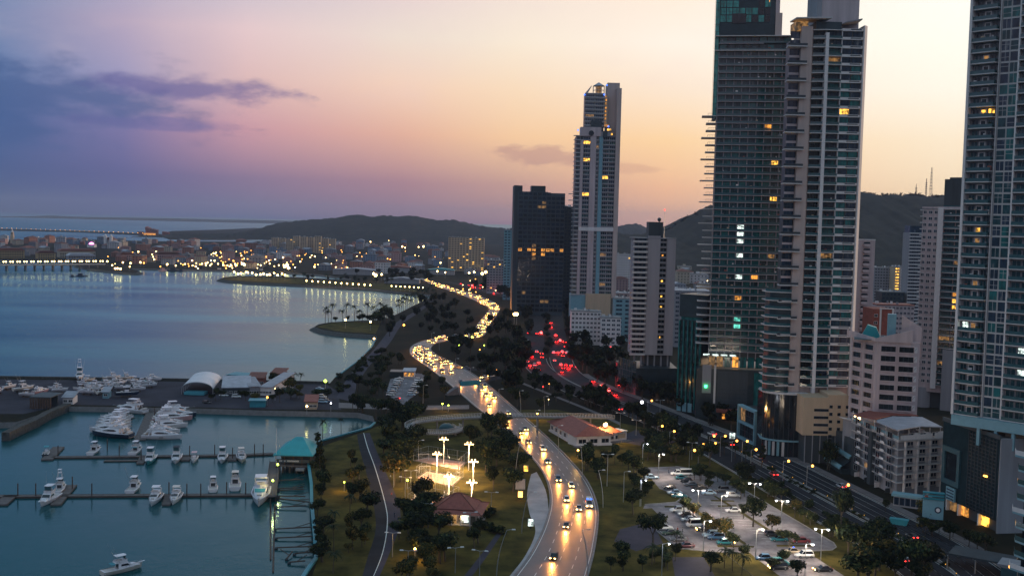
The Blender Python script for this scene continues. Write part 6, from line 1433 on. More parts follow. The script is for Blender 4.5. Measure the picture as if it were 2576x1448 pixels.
# the double row of yachts
LC = [((1010, 1042), (180, 985), 'dark hulled long yacht nearest in the left yacht row', 'gel_navy'), ((930, 965), (120, 915), 'lilac white yacht second from the near end of the left row', 'gel'), ((930, 890), (250, 840), 'white yacht third from the near end of the left row', 'gel'), ((940, 820), (270, 770), 'blue shaded yacht fourth in the left row', 'gel'), ((945, 755), (310, 708), 'white yacht fifth in the left row with red flag', 'gel'), ((950, 690), (350, 650), 'teal shaded yacht sixth in the left row', 'gel'), ((1010, 630), (520, 590), 'tall pinkish yacht seventh in the left row', 'gel'), ((1310, 530), (620, 470), 'white flybridge yacht with teal windscreen at the far end of the left row', 'gel')]
for i, (s, b_, lab, hm) in enumerate(LC): B(c2, 'yacht', s, b_, lab, hullm=hm, top='none' if i in (0, 1, 3) else 'gel', canvas='canvas_teal' if i == 7 else None, group='yachts in the left row')
RC = [((1245, 1050), (2080, 1062), 'long white yacht with arched dark side window nearest in the right row', 'gel'), ((1330, 950), (2040, 935), 'white yacht with cream arch second in the right row', 'gel'), ((1390, 860), (2200, 810), 'pinkish yacht third in the right row', 'gel'), ((1410, 780), (2100, 740), 'white yacht fourth in the right row', 'gel'), ((1440, 700), (2300, 660), 'big pink sided yacht fifth in the right row', 'gel_pink'), ((1510, 625), (2380, 600), 'lilac yacht with dark hull sixth in the right row', 'gel_navy'), ((1600, 540), (2350, 500), 'white navy striped yacht at the far end of the right row', 'gel_navy')]
for i, (s, b_, lab, hm) in enumerate(RC): B(c2, 'yacht', s, b_, lab, hullm=hm, top='gel' if i in (2, 4, 6) else 'none', canvas=None, group='yachts in the right row')
# boats laid up ashore, each on a cradle
def dry(cr, kind, s, b_, label, **kw):
    a, c = G(*cr(*s)), G(*cr(*b_)); o = motor_boat(kind, a, c, label, z=0, lift=1.3, **kw); L_ = (c - a).length; L_ = min(max(L_, 7.5), kw.get('Lmax', 99))
    t = thing('boat_cradle', 'timber and steel cradle under a boat laid up ashore', 'boat cradle', ((a.x + c.x) / 2, (a.y + c.y) / 2, 0), o.rotation_euler.z, 'boat cradles in the yard')
    for k in (-.28, .12): bx('cradle_bar', t, L_ * k, L_ * k + .4, -L_ * .1, L_ * .1, 0, .75, 'pile')
    for s_ in (-1, 1): bx('cradle_side', t, -L_ * .3, L_ * .16, s_ * L_ * .11, s_ * L_ * .11 + .2, 0, .3, 'pile')
dry(c1, 'sport', (165, 345), (425, 315), 'white sport boat laid up at the left edge of the yard', hullm='gel_cream', canvas=None)
dry(c1, 'sport', (50, 310), (190, 290), 'shaded boat with teal awning behind the white one at the yard left edge', canvas='canvas_teal', Lmax=12)
dry(c1, 'yacht', (420, 385), (620, 350), 'low pink hulled speedboat in the yard', hullm='gel_pink', top='none', canvas=None, Lmax=11)
dry(c1, 'open', (265, 395), (420, 400), 'small white open hull lying in front of the pink speedboat', Lmax=9)
dry(c1, 'sport', (-60, 370), (20, 350), 'boat cut off by the left picture edge in the yard', canvas=None, Lmax=10)
dry(c1, 'sport', (1015, 165), (1000, 215), 'brightly lit boat with tall tuna tower at the yard seaward edge', tuna=True, canvas=None, Lmax=15)
YB = [('yacht', (1280, 285), (1060, 290), 'blue shaded yacht, left of the crowded yard boats'), ('yacht', (1200, 372), (980, 362), 'long white hull in front of the crowded yard boats'), ('sport', (1230, 380), (1330, 350), 'peach lit boat beside the white hut'), ('sport', (1330, 320), (1450, 310), 'bright white boat in the middle of the yard crowd'), ('sport', (1290, 250), (1390, 250), 'boat with many antennas in the yard crowd'), ('sport', (1400, 225), (1500, 225), 'cream topped boat in the yard crowd'), ('sport', (1390, 180), (1480, 175), 'white topped boat furthest back in the yard crowd'), ('sport', (1480, 250), (1570, 240), 'orange lit boat at the right of the yard crowd'), ('sport', (1560, 190), (1650, 185), 'boat with high bridge standing behind the yard crowd'), ('sport', (1640, 290), (1740, 285), 'grey lilac boat between the two yard groups'), ('yacht', (1660, 330), (1840, 325), 'long white yacht in the right yard group'), ('open', (1470, 395), (1760, 390), 'low dark hull in front of the right yard group'), ('yacht', (1740, 250), (1900, 255), 'white yacht with raked arch in the right yard group'), ('yacht', (1850, 205), (2050, 205), 'white yacht with tall raked fin at the far right of the yard'), ('open', (1080, 215), (1150, 210), 'small orange workboat by the yard seaward edge'), ('sport', (1840, 285), (1960, 275), 'white boat rightmost in the yard')]
for i, (k, s, b_, lab) in enumerate(YB): dry(c1, k, s, b_, lab, canvas='canvas_teal' if i % 4 == 0 else None, hullm='gel_navy' if 'dark' in lab else ('gel_cream' if i % 3 == 2 else 'gel'), top='gel_cream' if i % 3 == 1 else 'gel', Lmax=15)
for x, y in ((1010, 335), (1060, 258), (1185, 318), (1255, 340), (1345, 292), (1440, 272), (1545, 310), (1690, 228), (1775, 292), (1895, 250), (700, 330), (760, 345)):
    w = rnd.choice((-1, 1)) * 55; dry(c1, rnd.choice(('open', 'sport')), (x - w, y), (x + w, y - 6), 'small white boat laid up between bigger ones in the yard', canvas=None, Lmax=10, group='small boats packed in the yard')
# pontoons
def pontoon(label, pts, w=2.6, h=.55, nm='pontoon'):
    P = [W(x, y) for x, y in pts]; t = thing(nm, label, 'pontoon', (P[0].x, P[0].y, WATER_Z)); o = P[0]
    for p, q in zip(P, P[1:]):
        d = (q - p); L_ = d.length; a = math.atan2(d.y, d.x); n = max(1, int(L_ / 6))
        me = boxmesh('pontoon_section', .04, L_ / n - .04, -w / 2, w / 2, -.4, h, 'pontoon')
        for i in range(n):
            c = p + d * (i / n) - o; put('pontoon_section', me, t, (c.x, c.y, 0), a)
        b = MB(); b.box(0, L_, -w / 2 - .12, -w / 2 - .01, h - .25, h + .06, M['pile']); b.box(0, L_, w / 2 + .01, w / 2 + .12, h - .25, h + .06, M['pile']); b.build('fender_rail', t, ((p - o).x, (p - o).y, 0), a)
    return t
pontoon('lower long pontoon running out to the left picture edge', [(686, 1247), (360, 1248), (-60, 1251)])
pontoon('middle long pontoon ending left at a small finger', [(688, 1143), (600, 1147), (360, 1150), (130, 1152)])
pontoon('short finger at the left end of the middle pontoon', [(118, 1158), (148, 1126)], 4)
pontoon('low floating raft in front of the middle pontoon', [(262, 1160), (352, 1159)], 2.2, .35)
pontoon('finger between the two leftmost boats of the lower pontoon', [(140, 1272), (182, 1222)], 3)
pontoon('short wide finger at the left picture edge', [(0, 1272), (28, 1248)], 4)
pontoon('finger between the pair of cruisers on the lower pontoon', [(418, 1272), (424, 1250)], 2.4); pontoon('finger left of the black topped cruiser on the middle pontoon', [(352, 1168), (360, 1150)], 2.4)
pontoon('finger between two cruisers right on the middle pontoon', [(466, 1160), (470, 1148)], 3); pontoon('finger beside the cream cruiser on the middle pontoon', [(584, 1160), (586, 1146)], 3)
pontoon('pontoon running between the two rows of yachts', [(352, 1108), (372, 1060), (388, 1020)], 4.2)
def pier():
    a, b_ = G(692, 1160, -.6), G(681, 1248, -.6); t = thing('pier', 'narrow timber pier with two lit lamps leading to the teal roofed house', 'pier', (a.x, a.y, 0), math.atan2(b_.y - a.y, b_.x - a.x)); L_ = (b_ - a).length; n = int(L_ / 2)
    me = boxmesh('deck_board', .03, L_ / n - .03, -1.9, 1.9, -.85, -.6, 'pontoon')
    for k in range(n): put('deck_board', me, t, (k * L_ / n, 0, 0))
    pm = boxmesh('pier_leg', -.2, .2, -.2, .2, -5, -.6, 'pile')
    for k in range(7):
        for s in (-1.6, 1.6): put('pier_leg', pm, t, (1 + k * (L_ - 2) / 6, s, 0))
    for s in (-1.85, 1.85): b = MB(); b.box(0, L_, s - .05, s + .05, .3, .4, M['pile']); [b.box(k * L_ / 12, k * L_ / 12 + .1, s - .05, s + .05, -.6, .3, M['pile']) for k in range(13)]; b.build('hand_rail', t)
pier()
pl = far_lamp_mesh(5.0, 'lamp_lime', .38)
for px, py, lab in ((715, 1176 + 28, 'yellow lamp on the pier near the teal roofed house'), (686, 1218 + 28, 'low lamp at the outer end of the pier')):
    p = G(px - 2 if px > 700 else px, py, -.6); t = thing('pier_lamp', lab, 'lamp', (p.x - (2 if px > 700 else 0), p.y, -.6)); put('pole', pl[0], t); put('lamp_head', pl[1], t)
    ld = bpy.data.lights.new('pier_light', 'POINT'); ld.energy = 900; ld.color = lin((255, 236, 150)); ld.shadow_soft_size = .3; put('glow', ld, t, (0, 0, 5.6))
# mooring piles
pm = MB(); pm.cyl((0, 0, -4), (0, 0, 4.6), .22, .18, 7, M['pile']); pm = pm.mesh('mooring_pile')
for i, (x, y) in enumerate([(146, 1150), (270, 1132), (182, 1232), (231, 1250), (355, 1160), (425, 1246), (477, 1150), (570, 1246), (585, 1155), (618, 1247), (640, 1146), (662, 1146), (300, 1150), (90, 1250), (45, 1250), (389, 1050), (470, 1250), (505, 1250), (540, 1147), (680, 1290), (690, 1310)]):
    p = W(x, y); tag(put('mooring_pile', pm, None, p), 'dark timber mooring pile standing at a pontoon', 'mooring pile', 'mooring piles along the pontoons')
# boom arms between the pier line and the shore
def boom(p, q, lab):
    a, c = W(*p), W(*q); t = thing('mooring_boom', lab, 'mooring boom', (a.x, a.y, WATER_Z), math.atan2(c.y - a.y, c.x - a.x), 'mooring booms off the seawall'); L_ = (c - a).length
    b = MB(); b.cyl((0, 0, .5), (L_, 0, .9), .22, .22, 6, M['pile']); b.build('boom_spar', t); b = MB(); b.cyl((L_ * .5, 0, .7), (L_, 3.4, 1.4), .12, .12, 5, M['pile']); b.build('boom_stay', t); b = MB(); b.ball((.3, 0, .2), .5, M['dark_steel'], 8, 5); b.build('float', t)
for i, ((x0, y0), (x1, y1)) in enumerate([((740, 577), (975, 576)), ((735, 652), (975, 650)), ((740, 668), (975, 668)), ((735, 722), (990, 735)), ((715, 825), (1000, 822)), ((700, 1027), (1060, 1020)), ((712, 1110), (1065, 1106)), ((712, 1200), (1075, 1200)), ((880, 1256), (1085, 1248)), ((830, 1335), (990, 1335)), ((815, 1305), (870, 1250)), ((730, 742), (1040, 790))]):
    boom(c5(x0, y0), c5(x1, y1), 'slender dark mooring boom reaching out from the teal seawall')
for p, q, lab in ((c5(670, 790), c5(670, 1300), 'left one of two long dark spars lying off the pier end'), (c5(710, 790), c5(693, 1415), 'right one of two long dark spars lying off the pier end')):
    a, c = W(*p), W(*q); t = thing('floating_spar', lab, 'floating spar', (a.x, a.y, WATER_Z), math.atan2(c.y - a.y, c.x - a.x)); b = MB(); b.cyl((0, 0, .15), ((c - a).length, 0, .15), .25, .25, 6, M['pile']); b.build('spar', t)
# teal roofed house on stilts
def stilt_house():
    zE = 4.2; P = [G(*q, zE) for q in ((694, 1124), (785, 1123), (835, 1117), (748, 1090))]
    o = G(694, 1168, .4); t = thing('stilt_house', 'open waterside house on stilts under a teal hipped roof', 'house', (o.x, o.y, 0)); w = G(783, 1168, .4).x - o.x; d = 20.0
    e = .9; z1 = G(748, 1085, 0); ridge = 4.6
    A = [(-e, -e, zE), (w + e, -e, zE), (w + e, d + e, zE), (-e, d + e, zE)]; p, s = (w * .42, d * .5, zE + ridge), (w * .62, d * .5, zE + ridge); b = MB(); rm = M['teal_roof']
    b.poly((A[0], A[1], s, p), rm); b.poly((A[1], A[2], s), rm); b.poly((A[2], A[3], p, s), rm); b.poly((A[3], A[0], p), rm); b.build('roof', t)
    b = MB(); b.box(-e, w + e, -e, d + e, zE - .35, zE - .02, M['teal_edge']); b.build('eaves', t)
    bx('floor', t, -.3, w + .3, -.3, d, -.2, .35, 'pontoon'); bx('inner_wall', t, 1.2, w - .6, 3.2, d - .5, .36, zE - .4, 'dark_wall')
    bx('fascia', t, .2, w - .2, -.1, .15, 1.3, 2.5, 'dark_wall')
    b = MB(); x = 1.2                                            # the white letters on the fascia
    for g in ('l', 'l', 'b', ' ', 'b', ' ', 'b', 'l', 'b', 'b', 'l', 'b', 'b', 'b'):
        if g == ' ': x += .55; continue
        if g == 'l': b.box(x, x + .16, -.16, -.11, 1.6, 2.2, M['cloth_white']); x += .3
        else: b.box(x, x + .14, -.16, -.11, 1.6, 2.2, M['cloth_white']); b.box(x + .14, x + .34, -.16, -.11, 1.84, 1.96, M['cloth_white']); b.box(x + .34, x + .48, -.16, -.11, 1.6, 2.2, M['cloth_white']); x += .62
    b.build('sign_lettering', t)
    for k in range(5): bx('post', t, k * w / 4 - .15, k * w / 4 + .15, -.15, .15, .35, zE - .4, 'pile')
    sm = boxmesh('stilt', -.25, .25, -.25, .25, -5, -.2, 'pile')
    for i in range(6):
        for j in range(4): put('stilt', sm, t, (i * w / 5, j * d / 3, 0))
    b = MB(); b.cyl((.2, -.6, 0), (.2, -.6, 14), .12, .06, 6, M['gel']); b.cyl((2, -.5, 3), (.6, -.5, 11), .05, .04, 4, M['steel']); b.build('flag_mast', t)
    bx('step', t, w * .6, w * .85, -2.2, -.3, -1.2, -.4, 'grey_wall')
stilt_house()
# yard buildings
def tent():
    a, b_ = G(*c3(215, 385)), G(*c3(575, 415)); t = thing('tent_hall', 'arched white fabric hall open at its end in the boatyard', 'tent', (a.x, a.y, 0), -.04); w = abs(b_.x - a.x) + 1; w *= .9; L_ = 36; n = 12; b = MB(); A = []
    for j in range(7): A.append([(w / 2 - w * .56 * math.cos(math.pi * i / n) - j * L_ / 6 * .2, j * L_ / 6, 3.2 + 3.3 * math.sin(math.pi * i / n)) for i in range(n + 1)])
    b.loft(A, M['tent']); b.loft([[(p[0], p[1], p[2] - .2) for p in q] for q in A], M['tent']); b.build('fabric_roof', t)
    for j in range(7):
        for i in (0, n): p = A[j][i]; bx('tent_post', t, p[0] - .15, p[0] + .15, p[1] - .15, p[1] + .15, 0, p[2], 'steel')
    b = MB()
    for i in range(n): p, q = A[0][i], A[0][i + 1]; b.cyl((p[0], p[1] - .1, p[2] - .25), (q[0], q[1] - .1, q[2] - .25), .16, .16, 5, M['steel'])
    b.build('end_arch', t); bx('stored_boat_cover', t, 1, w - 3, -2.4, 4, .2, 1.6, 'canvas_teal')
tent()
def low_building(p0, p1, d, h, m, roof, label, cat='building', slope=1.6, nw=5):
    a, b_ = G(*p0), G(*p1); t = thing('low_building', label, cat, (a.x, a.y, 0), math.atan2(b_.y - a.y, b_.x - a.x)); w = (b_ - a).length
    bx('wall', t, 0, w, 0, d, 0, h, m); b = MB(); b.hexa([(-.6, -.8, h), (w + .6, -.8, h), (w + .6, d + .6, h + slope), (-.6, d + .6, h + slope)], [(-.6, -.8, h + .3), (w + .6, -.8, h + .3), (w + .6, d + .6, h + slope + .3), (-.6, d + .6, h + slope + .3)], M[roof]); b.build('roof', t)
    for k in range(nw): put('window', wm(1.8, 1.2, 'black_glass', 'white_wall', 1)[1], t, (w * (k + .5) / nw, -.1, 1.1))
    return t
low_building(c3(745, 405), c3(1110, 400), 22, 4.0, 'dark_wall', 'tin_roof', 'low building with a pale blue membrane roof right of the arched hall', slope=2.6)
low_building(c3(1110, 400), c3(1250, 395), 22, 4.4, 'grey_wall', 'tin_roof', 'grey-roofed shed between pale roof and white long building', slope=1.5, nw=3)
low_building(c3(1255, 400), c3(1400, 405), 44, 4.2, 'white_wall', 'tin_roof', 'long white building with lit gable running back to the sea', slope=1.2, nw=4)
low_building(c3(1100, 268), c3(1300, 270), 10, 4.0, 'red_roof', 'rust_roof', 'rusty roofed sheds behind the membrane roof', nw=4)
low_building(c3(1400, 215), c3(1560, 220), 10, 4.5, 'rust_roof', 'rust_roof', 'brown shed at the seaward end of the white long building', nw=3)
low_building(c3(810, 205), c3(1080, 225), 9, 3.4, 'dark_wall', 'teal_edge', 'dark blue container stack on the seaward side of the yard', slope=.1, nw=0)
low_building(c3(1860, 590), c3(2020, 590), 10, 3.6, 'tan_wall', 'red_roof', 'gate lodge with red roof and a bright lamp at the basin head', nw=3)
low_building(c3(1110, 560), c3(1320, 560), 6, 3.0, 'teal_edge', 'teal_edge', 'teal container by the basin wall', slope=0, nw=0)
low_building(c1(795, 490), c1(925, 490), 8, 3.2, 'white_wall', 'tin_roof', 'white two-level hut at the head of the breakwater', nw=2)
low_building(c1(1300, 412), c1(1375, 412), 6, 3.0, 'teal_frame', 'tin_roof', 'small pale blue hut among the yard boats', nw=1)
t = thing('yard_shelter', 'dark slatted timber shelter on the left of the slipway', 'shelter', G(*c1(390, 540)))
w_ = (G(*c1(650, 540)) - G(*c1(390, 540))).length
bx('roof', t, -1, w_, 0, 14, 5, 5.4, 'dark_wall')
for k in range(9): bx('slat', t, k * w_ / 8 - .3, k * w_ / 8 + .3, -.4, .2, 0, 5, 'pile')
bx('back_wall', t, 0, w_, 8, 8.4, 0, 5, 'dark_wall')
lamp(*c3(2135, 205), 'yellow lamp at the corner where yard meets the seawall walk', None, 9, 'lamp_lime', .8)
lamp(*c3(1885, 545), 'cream lamp at the gate lodge beside the basin', None, 4, 'lamp_sea', .45); lamp(*c3(2210, 505), 'white lamp behind the parked cars at the gate lodge', None, 4, 'lamp_led', .3)
lamp(*c3(1350, 425), 'orange lamp in front of the white long building', None, 4, 'lamp_warm', .5); lamp(*c3(1455, 305), 'small lamp on the long white building front', None, 6, 'lamp_cream', .3)
# ================================================================== park buildings
def hip(t, x0, x1, y0, y1, z, rise, m, name='roof', inset=None):
    q = inset if inset is not None else (y1 - y0) / 2; A = [(x0, y0, z), (x1, y0, z), (x1, y1, z), (x0, y1, z)]; c = (y0 + y1) / 2; p, s = (x0 + q, c, z + rise), (x1 - q, c, z + rise); b = MB(); rm = M[m]
    b.poly((A[0], A[1], s, p), rm); b.poly((A[1], A[2], s), rm); b.poly((A[2], A[3], p, s), rm); b.poly((A[3], A[0], p), rm); b.poly(A[::-1], rm); o = b.build(name, t)
    b = MB()
    for a_, c_ in ((A[0], p), (A[1], s), (A[2], s), (A[3], p), (p, s)): b.cyl(Vector(a_) + Vector((0, 0, .05)), Vector(c_) + Vector((0, 0, .05)), .16, .16, 5, M['rust_roof'])
    b.build('ridge_tiles', t); return o
def pavilion():
    a, b_ = G(1092, 1318), G(1222, 1322); t = thing('pavilion', 'park pavilion under a large two-tier red hipped roof by the sports courts', 'pavilion', (a.x, a.y, 0), math.atan2(b_.y - a.y, b_.x - a.x) - .1); w = (b_ - a).length
    hip(t, -2.5, w - 1, -1, 15, 3.6, 2.0, 'red_roof', inset=6.5)
    hip(t, -.2, w - 3.4, 1.5, 12.6, 4.5, 3.6, 'red_roof', name='upper_roof', inset=5.4)
    bx('wall', t, 1, w - 9, 1.5, 12, 0, 3.5, 'beige_wall'); bx('floor', t, -1, w - 1.4, .2, 14, 0, .2, 'concrete')
    bx('glow_wall', t, 1.2, w * .42, 1.2, 1.48, .4, 3.2, 'lit_dim'); bx('lit_opening', t, w * .52, w * .66, 1.2, 1.48, .8, 3.0, 'lit_white')  # wall slab glows by itself, in place of lamplight falling on it
    for k in range(6): bx('post', t, k * (w - 2) / 5 - .15, k * (w - 2) / 5 + .15, -.3, 0, .2, 3.6, 'white_wall')
    for k in range(2): bx('door', t, w * .7 + k * 2, w * .7 + 1.3 + k * 2, 1.2, 1.46, .2, 2.6, 'dark_wall')
    ld = bpy.data.lights.new('pavilion_light', 'POINT'); ld.energy = 500; ld.color = lin((255, 220, 150)); ld.shadow_soft_size = .4; put('glow', ld, t, (w * .5, -.2, 2.8))
pavilion()
def clubhouse():
    a, b_ = G(1450, 1122), G(1580, 1106); c = G(1384, 1084); t = thing('clubhouse', 'white restaurant house with red tiled roof beyond the highway', 'house', (a.x, a.y, 0), math.atan2(b_.y - a.y, b_.x - a.x)); w = (b_ - a).length
    v = Vector((c.x - a.x, c.y - a.y, 0)); th = math.atan2(v.y, v.x) - t.rotation_euler.z; L_ = v.length; u = Vector((math.cos(th), math.sin(th), 0)); n = Vector((u.y, -u.x, 0))
    if n.x < 0: n = -n
    h = 4.2; wd = 15.0
    P = [Vector((0, 0, 0)), n * wd, n * wd + u * L_, u * L_]; b = MB(); b.prism([(p.x, p.y) for p in P], 0, h, M['white_wall']); b.build('wall', t)
    e = 1.4; Q = [-n * e - u * e, n * (wd + e) - u * e, n * (wd + e) + u * (L_ + e), -n * e + u * (L_ + e)]; r0, r1 = n * wd / 2 + u * 5, n * wd / 2 + u * (L_ - 5); Z = Vector((0, 0, 1)); b = MB(); rm = M['red_roof']; Q = [q + Z * h for q in Q]; r0 += Z * (h + 3.4); r1 += Z * (h + 3.4)
    b.poly((Q[0], Q[1], r0), rm); b.poly((Q[1], Q[2], r1, r0), rm); b.poly((Q[2], Q[3], r1), rm); b.poly((Q[3], Q[0], r0, r1), rm); b.poly(Q[::-1], rm); b.build('roof', t)
    rz = math.pi + th
    for k in range(6): p = u * (L_ * (k + .5) / 6) - n * .06; put('window', wm(2.4, 1.8, 'black_glass', 'white_wall', 1)[1], t, (p.x, p.y, 1.2), rz)
    for k in range(3): p = n * (wd * (k + .5) / 3) - u * .06; put('window', wm(3.4, 1.9, 'black_glass', 'white_wall', 1)[1], t, (p.x, p.y, 1.0), math.atan2(n.y, n.x))
    b = MB(); b.prism([(p.x, p.y) for p in (-n * .5 - u * .5, n * (wd + .5) - u * .5, n * (wd + .5) + u * (L_ + .5), -n * .5 + u * (L_ + .5))], 0, .7, M['white_wall']); b.build('plinth', t)
    bx('front_wall', t, .2, w * .6, -.1, 6, 0, 3.9, 'white_wall'); bx('side_wall', t, w * .6 + .1, w, 1, 6, 0, 3.6, 'white_wall')
    for k in range(2): put('window', wm(4.0, 2.0, 'black_glass', 'white_wall', 1)[1], t, (2.8 + k * 6, -.2, 1.0))
    for k in range(2): put('window', wm(2.2, 1.6, 'black_glass', 'white_wall', 1)[1], t, (w * .7 + k * 3.0, .9, .8))
    hip(t, w * .36, w * .84, -1.2, 7, 4.0, 2.2, 'red_roof', name='porch_roof'); bx('flat_roof', t, w * .78, w + .3, .6, 7, 3.62, 3.9, 'white_wall'); bx('sign_panel', t, w * .82, w * .97, .75, .95, 1.0, 2.9, 'tan_wall')
    b = MB(); b.ball((w * .60, 2, 7.0), .9, M['lamp_flood'], 10, 7); b.build('roof_lamp', t); b = MB(); b.cyl((w * .6, 2, 4), (w * .6, 2, 7), .12, .12, 5, M['steel']); b.build('lamp_pole', t)
    ld = bpy.data.lights.new('roof_light', 'POINT'); ld.energy = 9000; ld.color = lin((255, 200, 120)); ld.shadow_soft_size = .5; put('glow', ld, t, (w * .6, 1.0, 8.2))
    bx('terrace', t, -2, w, -3, -.12, 0, .3, 'pave')
clubhouse()
def kiosk():
    a, b_ = G(*c7(360, 665)), G(*c7(530, 668)); t = thing('kiosk', 'lit white kiosk at the head of the small car park', 'kiosk', (a.x, a.y, 0), math.atan2(b_.y - a.y, b_.x - a.x)); w = (b_ - a).length
    bx('wall', t, 0, w, 0, 12, 0, 3.4, 'white_wall'); bx('roof', t, -.6, w + .6, -1.6, 12.5, 3.4, 3.9, 'tin_roof')
    for k in range(3): put('window', wm(w / 3 - .4, 2.2, 'lit_warm' if k != 1 else 'lit_gold', 'white_wall', 1)[1], t, (w * (k + .5) / 3, -.1, .6))
    bx('annexe', t, -8, -.1, 1, 11, 0, 3, 'slate')
kiosk()
# ---- footbridge over the highway with its spiral ramp
def footbridge():
    pts = [(1542, 1049, 5.5), (1470, 1047.5, 6.6), (1400, 1046.5, 6.8), (1320, 1046, 6.8), (1240, 1046.5, 6.8), (1165, 1049, 6.4), (1100, 1053.5, 5.8), (1052, 1060, 5.2), (1028, 1069, 4.5), (1034, 1079, 3.8), (1068, 1087, 3.1), (1112, 1088, 2.4), (1146, 1084, 1.8), (1156, 1077, 1.2), (1146, 1071, .5)]
    P = smooth([G(*p) for p in pts], 5); o = P[0]; t = thing('footbridge', 'thin footbridge crossing the highway and coiling down in a round ramp', 'bridge', (o.x, o.y, 0)); secs = []; ra = []; rb = []
    for i, p in enumerate(P):
        d = (P[min(i + 1, len(P) - 1)] - P[max(i - 1, 0)]); d.z = 0; d.normalize(); n = Vector((-d.y, d.x, 0)) * 1.5; q = p - Vector((o.x, o.y, 0))
        secs.append([tuple(q - n), tuple(q + n), tuple(q + n + Vector((0, 0, -.6))), tuple(q - n + Vector((0, 0, -.6)))]); ra.append(q - n * .97); rb.append(q + n * .97)
    b = MB(); b.loft(secs, M['concrete'], True, False); b.poly(secs[0], M['concrete']); b.build('deck', t)
    for R_ in (ra, rb):
        b = MB(); Z = Vector((0, 0, 1.15))
        for i, (p, q) in enumerate(zip(R_, R_[1:])):
            b.cyl(p + Z, q + Z, .07, .07, 4, M['white_wall'], False); b.cyl(p + Z * .55, q + Z * .55, .04, .04, 4, M['white_wall'], False); b.cyl(p, p + Z, .06, .06, 4, M['white_wall'], False); m = (p + q) / 2; b.cyl(m, m + Z, .05, .05, 4, M['white_wall'], False)
        b.build('railing', t)
    for i in (4, 13, 25, 30, 36, 42, 48, 54, 60):
        if i >= len(P): break
        q = P[i] - Vector((o.x, o.y, 0)); b = MB(); b.cyl((q.x, q.y, 0), (q.x, q.y, q.z - .6), .45, .4, 8, M['concrete']); b.build('pier', t)
footbridge()
t = thing('dome_planter', 'small pale dome standing inside the footbridge ramp loop', 'dome', G(1124, 1079)); b = MB(); b.ball((0, 0, 0), 3.6, M['dark_teal'], 14, 8, .75); b.build('shell', t)
def overpass():
    a, b_ = G(1158, 993), G(1194, 990); t = thing('road_gantry', 'dark sign gantry panel spanning the highway with a pale ramp wall at its left', 'gantry', (a.x, a.y, 0), math.atan2(b_.y - a.y, b_.x - a.x)); w = (b_ - a).length
    bx('sign_panel', t, 0, w + 3, -.3, .3, 4.6, 7.0, 'teal_edge'); bx('panel_frame', t, -.1, w + 3.1, .31, .5, 4.5, 7.1, 'dark_steel')
    for x in (-.2, w + 2.8): bx('gantry_post', t, x, x + .4, .55, .95, 0, 7.1, 'steel')
    b = MB(); b.prof([(-7, 0), (-.4, 0), (-.4, 4.2), (-7, 1.2)], 1, 4, M['pave']); b.build('ramp_wall', t)
overpass()
# ---- sports courts: goals, fence, floodlights
def goal(px, py, rot, label):
    t = thing('goal', label, 'goal', G(px, py), rot); b = MB()
    for s in (-1.9, 1.9): b.cyl((s, 0, 0), (s, 0, 2.4), .09, .09, 6, M['cloth_white'])
    b.cyl((-1.9, 0, 2.4), (1.9, 0, 2.4), .09, .09, 6, M['cloth_white']); b.build('goal_frame', t); b = MB()
    for k in range(9): b.cyl((-1.9 + k * .475, 0, 2.4), (-1.9 + k * .475, 1.4, 0), .02, .02, 3, M['cloth_white'], False)
    b.build('net', t)
goal(1066, 1157, .2, 'white goal on the furthest sports court'); goal(1068, 1188, .2, 'white goal on the middle sports court'); goal(1058, 1255, .2, 'white goal on the nearest sports court')
def fence(pts, label, h=4.0):
    P = [G(*p) for p in pts]; o = P[0]; t = thing('court_fence', label, 'fence', o)
    for p, q in zip(P, P[1:] + P[:1]):
        d = q - p; n = max(1, int(d.length / 4)); b = MB()
        for k in range(int(d.length / .8)): c = p + d * (k * .8 / d.length) - o; b.cyl(c, c + Vector((0, 0, h)), .014, .014, 3, M['steel'], False)
        for z in (.05, h * .5, h): b.cyl(p - o + Vector((0, 0, z)), q - o + Vector((0, 0, z)), .04, .04, 4, M['steel'], False)
        b.build('mesh_panel', t)
        for k in range(n): c = p + d * (k / n) - o; put('fence_post', far_lamp_mesh(h, 'steel', .1)[0], t, (c.x, c.y, 0), 0, (.6, .6, 1))
fence([(1040, 1158), (1077, 1147), (1175, 1162), (1153, 1182)], 'tall wire fence round the furthest sports court'); fence([(1047, 1201), (1073, 1183), (1165, 1199), (1138, 1224)], 'tall wire fence round the middle sports court'); fence([(1026, 1257), (1066, 1238), (1154, 1254), (1111, 1278)], 'tall wire fence round the nearest sports court')
FL = MB().ball((0, 0, 0), .27, M['lamp_flood'], 10, 6).mesh('lamp_head')
def floodlight(px, py, label, h=9.5, aim=(1100, 1190)):
    p = G(px, py, h); t = thing('floodlight_mast', label, 'floodlight', (p.x, p.y, 0), 0, 'floodlights round the sports courts'); b = MB(); b.cyl((0, 0, 0), (0, 0, h), .16, .1, 7, M['cloth_white']); b.build('pole', t); bx('crossbar', t, -1.5, 1.5, -.08, .08, h - .1, h + .06, 'steel')
    for k, s in ((-1.8, .1), (-1.1, .15), (-.4, .1), (.4, .1), (1.1, .15), (1.8, .1), (-.7, .8), (.7, .8), (0, -.55)): put('lamp_head', FL, t, (k * .8, -.3, h + s))
    ld = bpy.data.lights.new('flood', 'SPOT'); ld.energy = 24000; ld.color = lin((255, 206, 150)); ld.spot_size = R(150); ld.spot_blend = .9; ld.shadow_soft_size = .5
    a = G(*aim); o = put('glow', ld, t, (0, -1.0, h - .6)); o.rotation_euler = (Vector((0, 0, h)) - Vector(((a.x - p.x) * .5, (a.y - p.y) * .5, 0))).to_track_quat('Z', 'Y').to_euler()
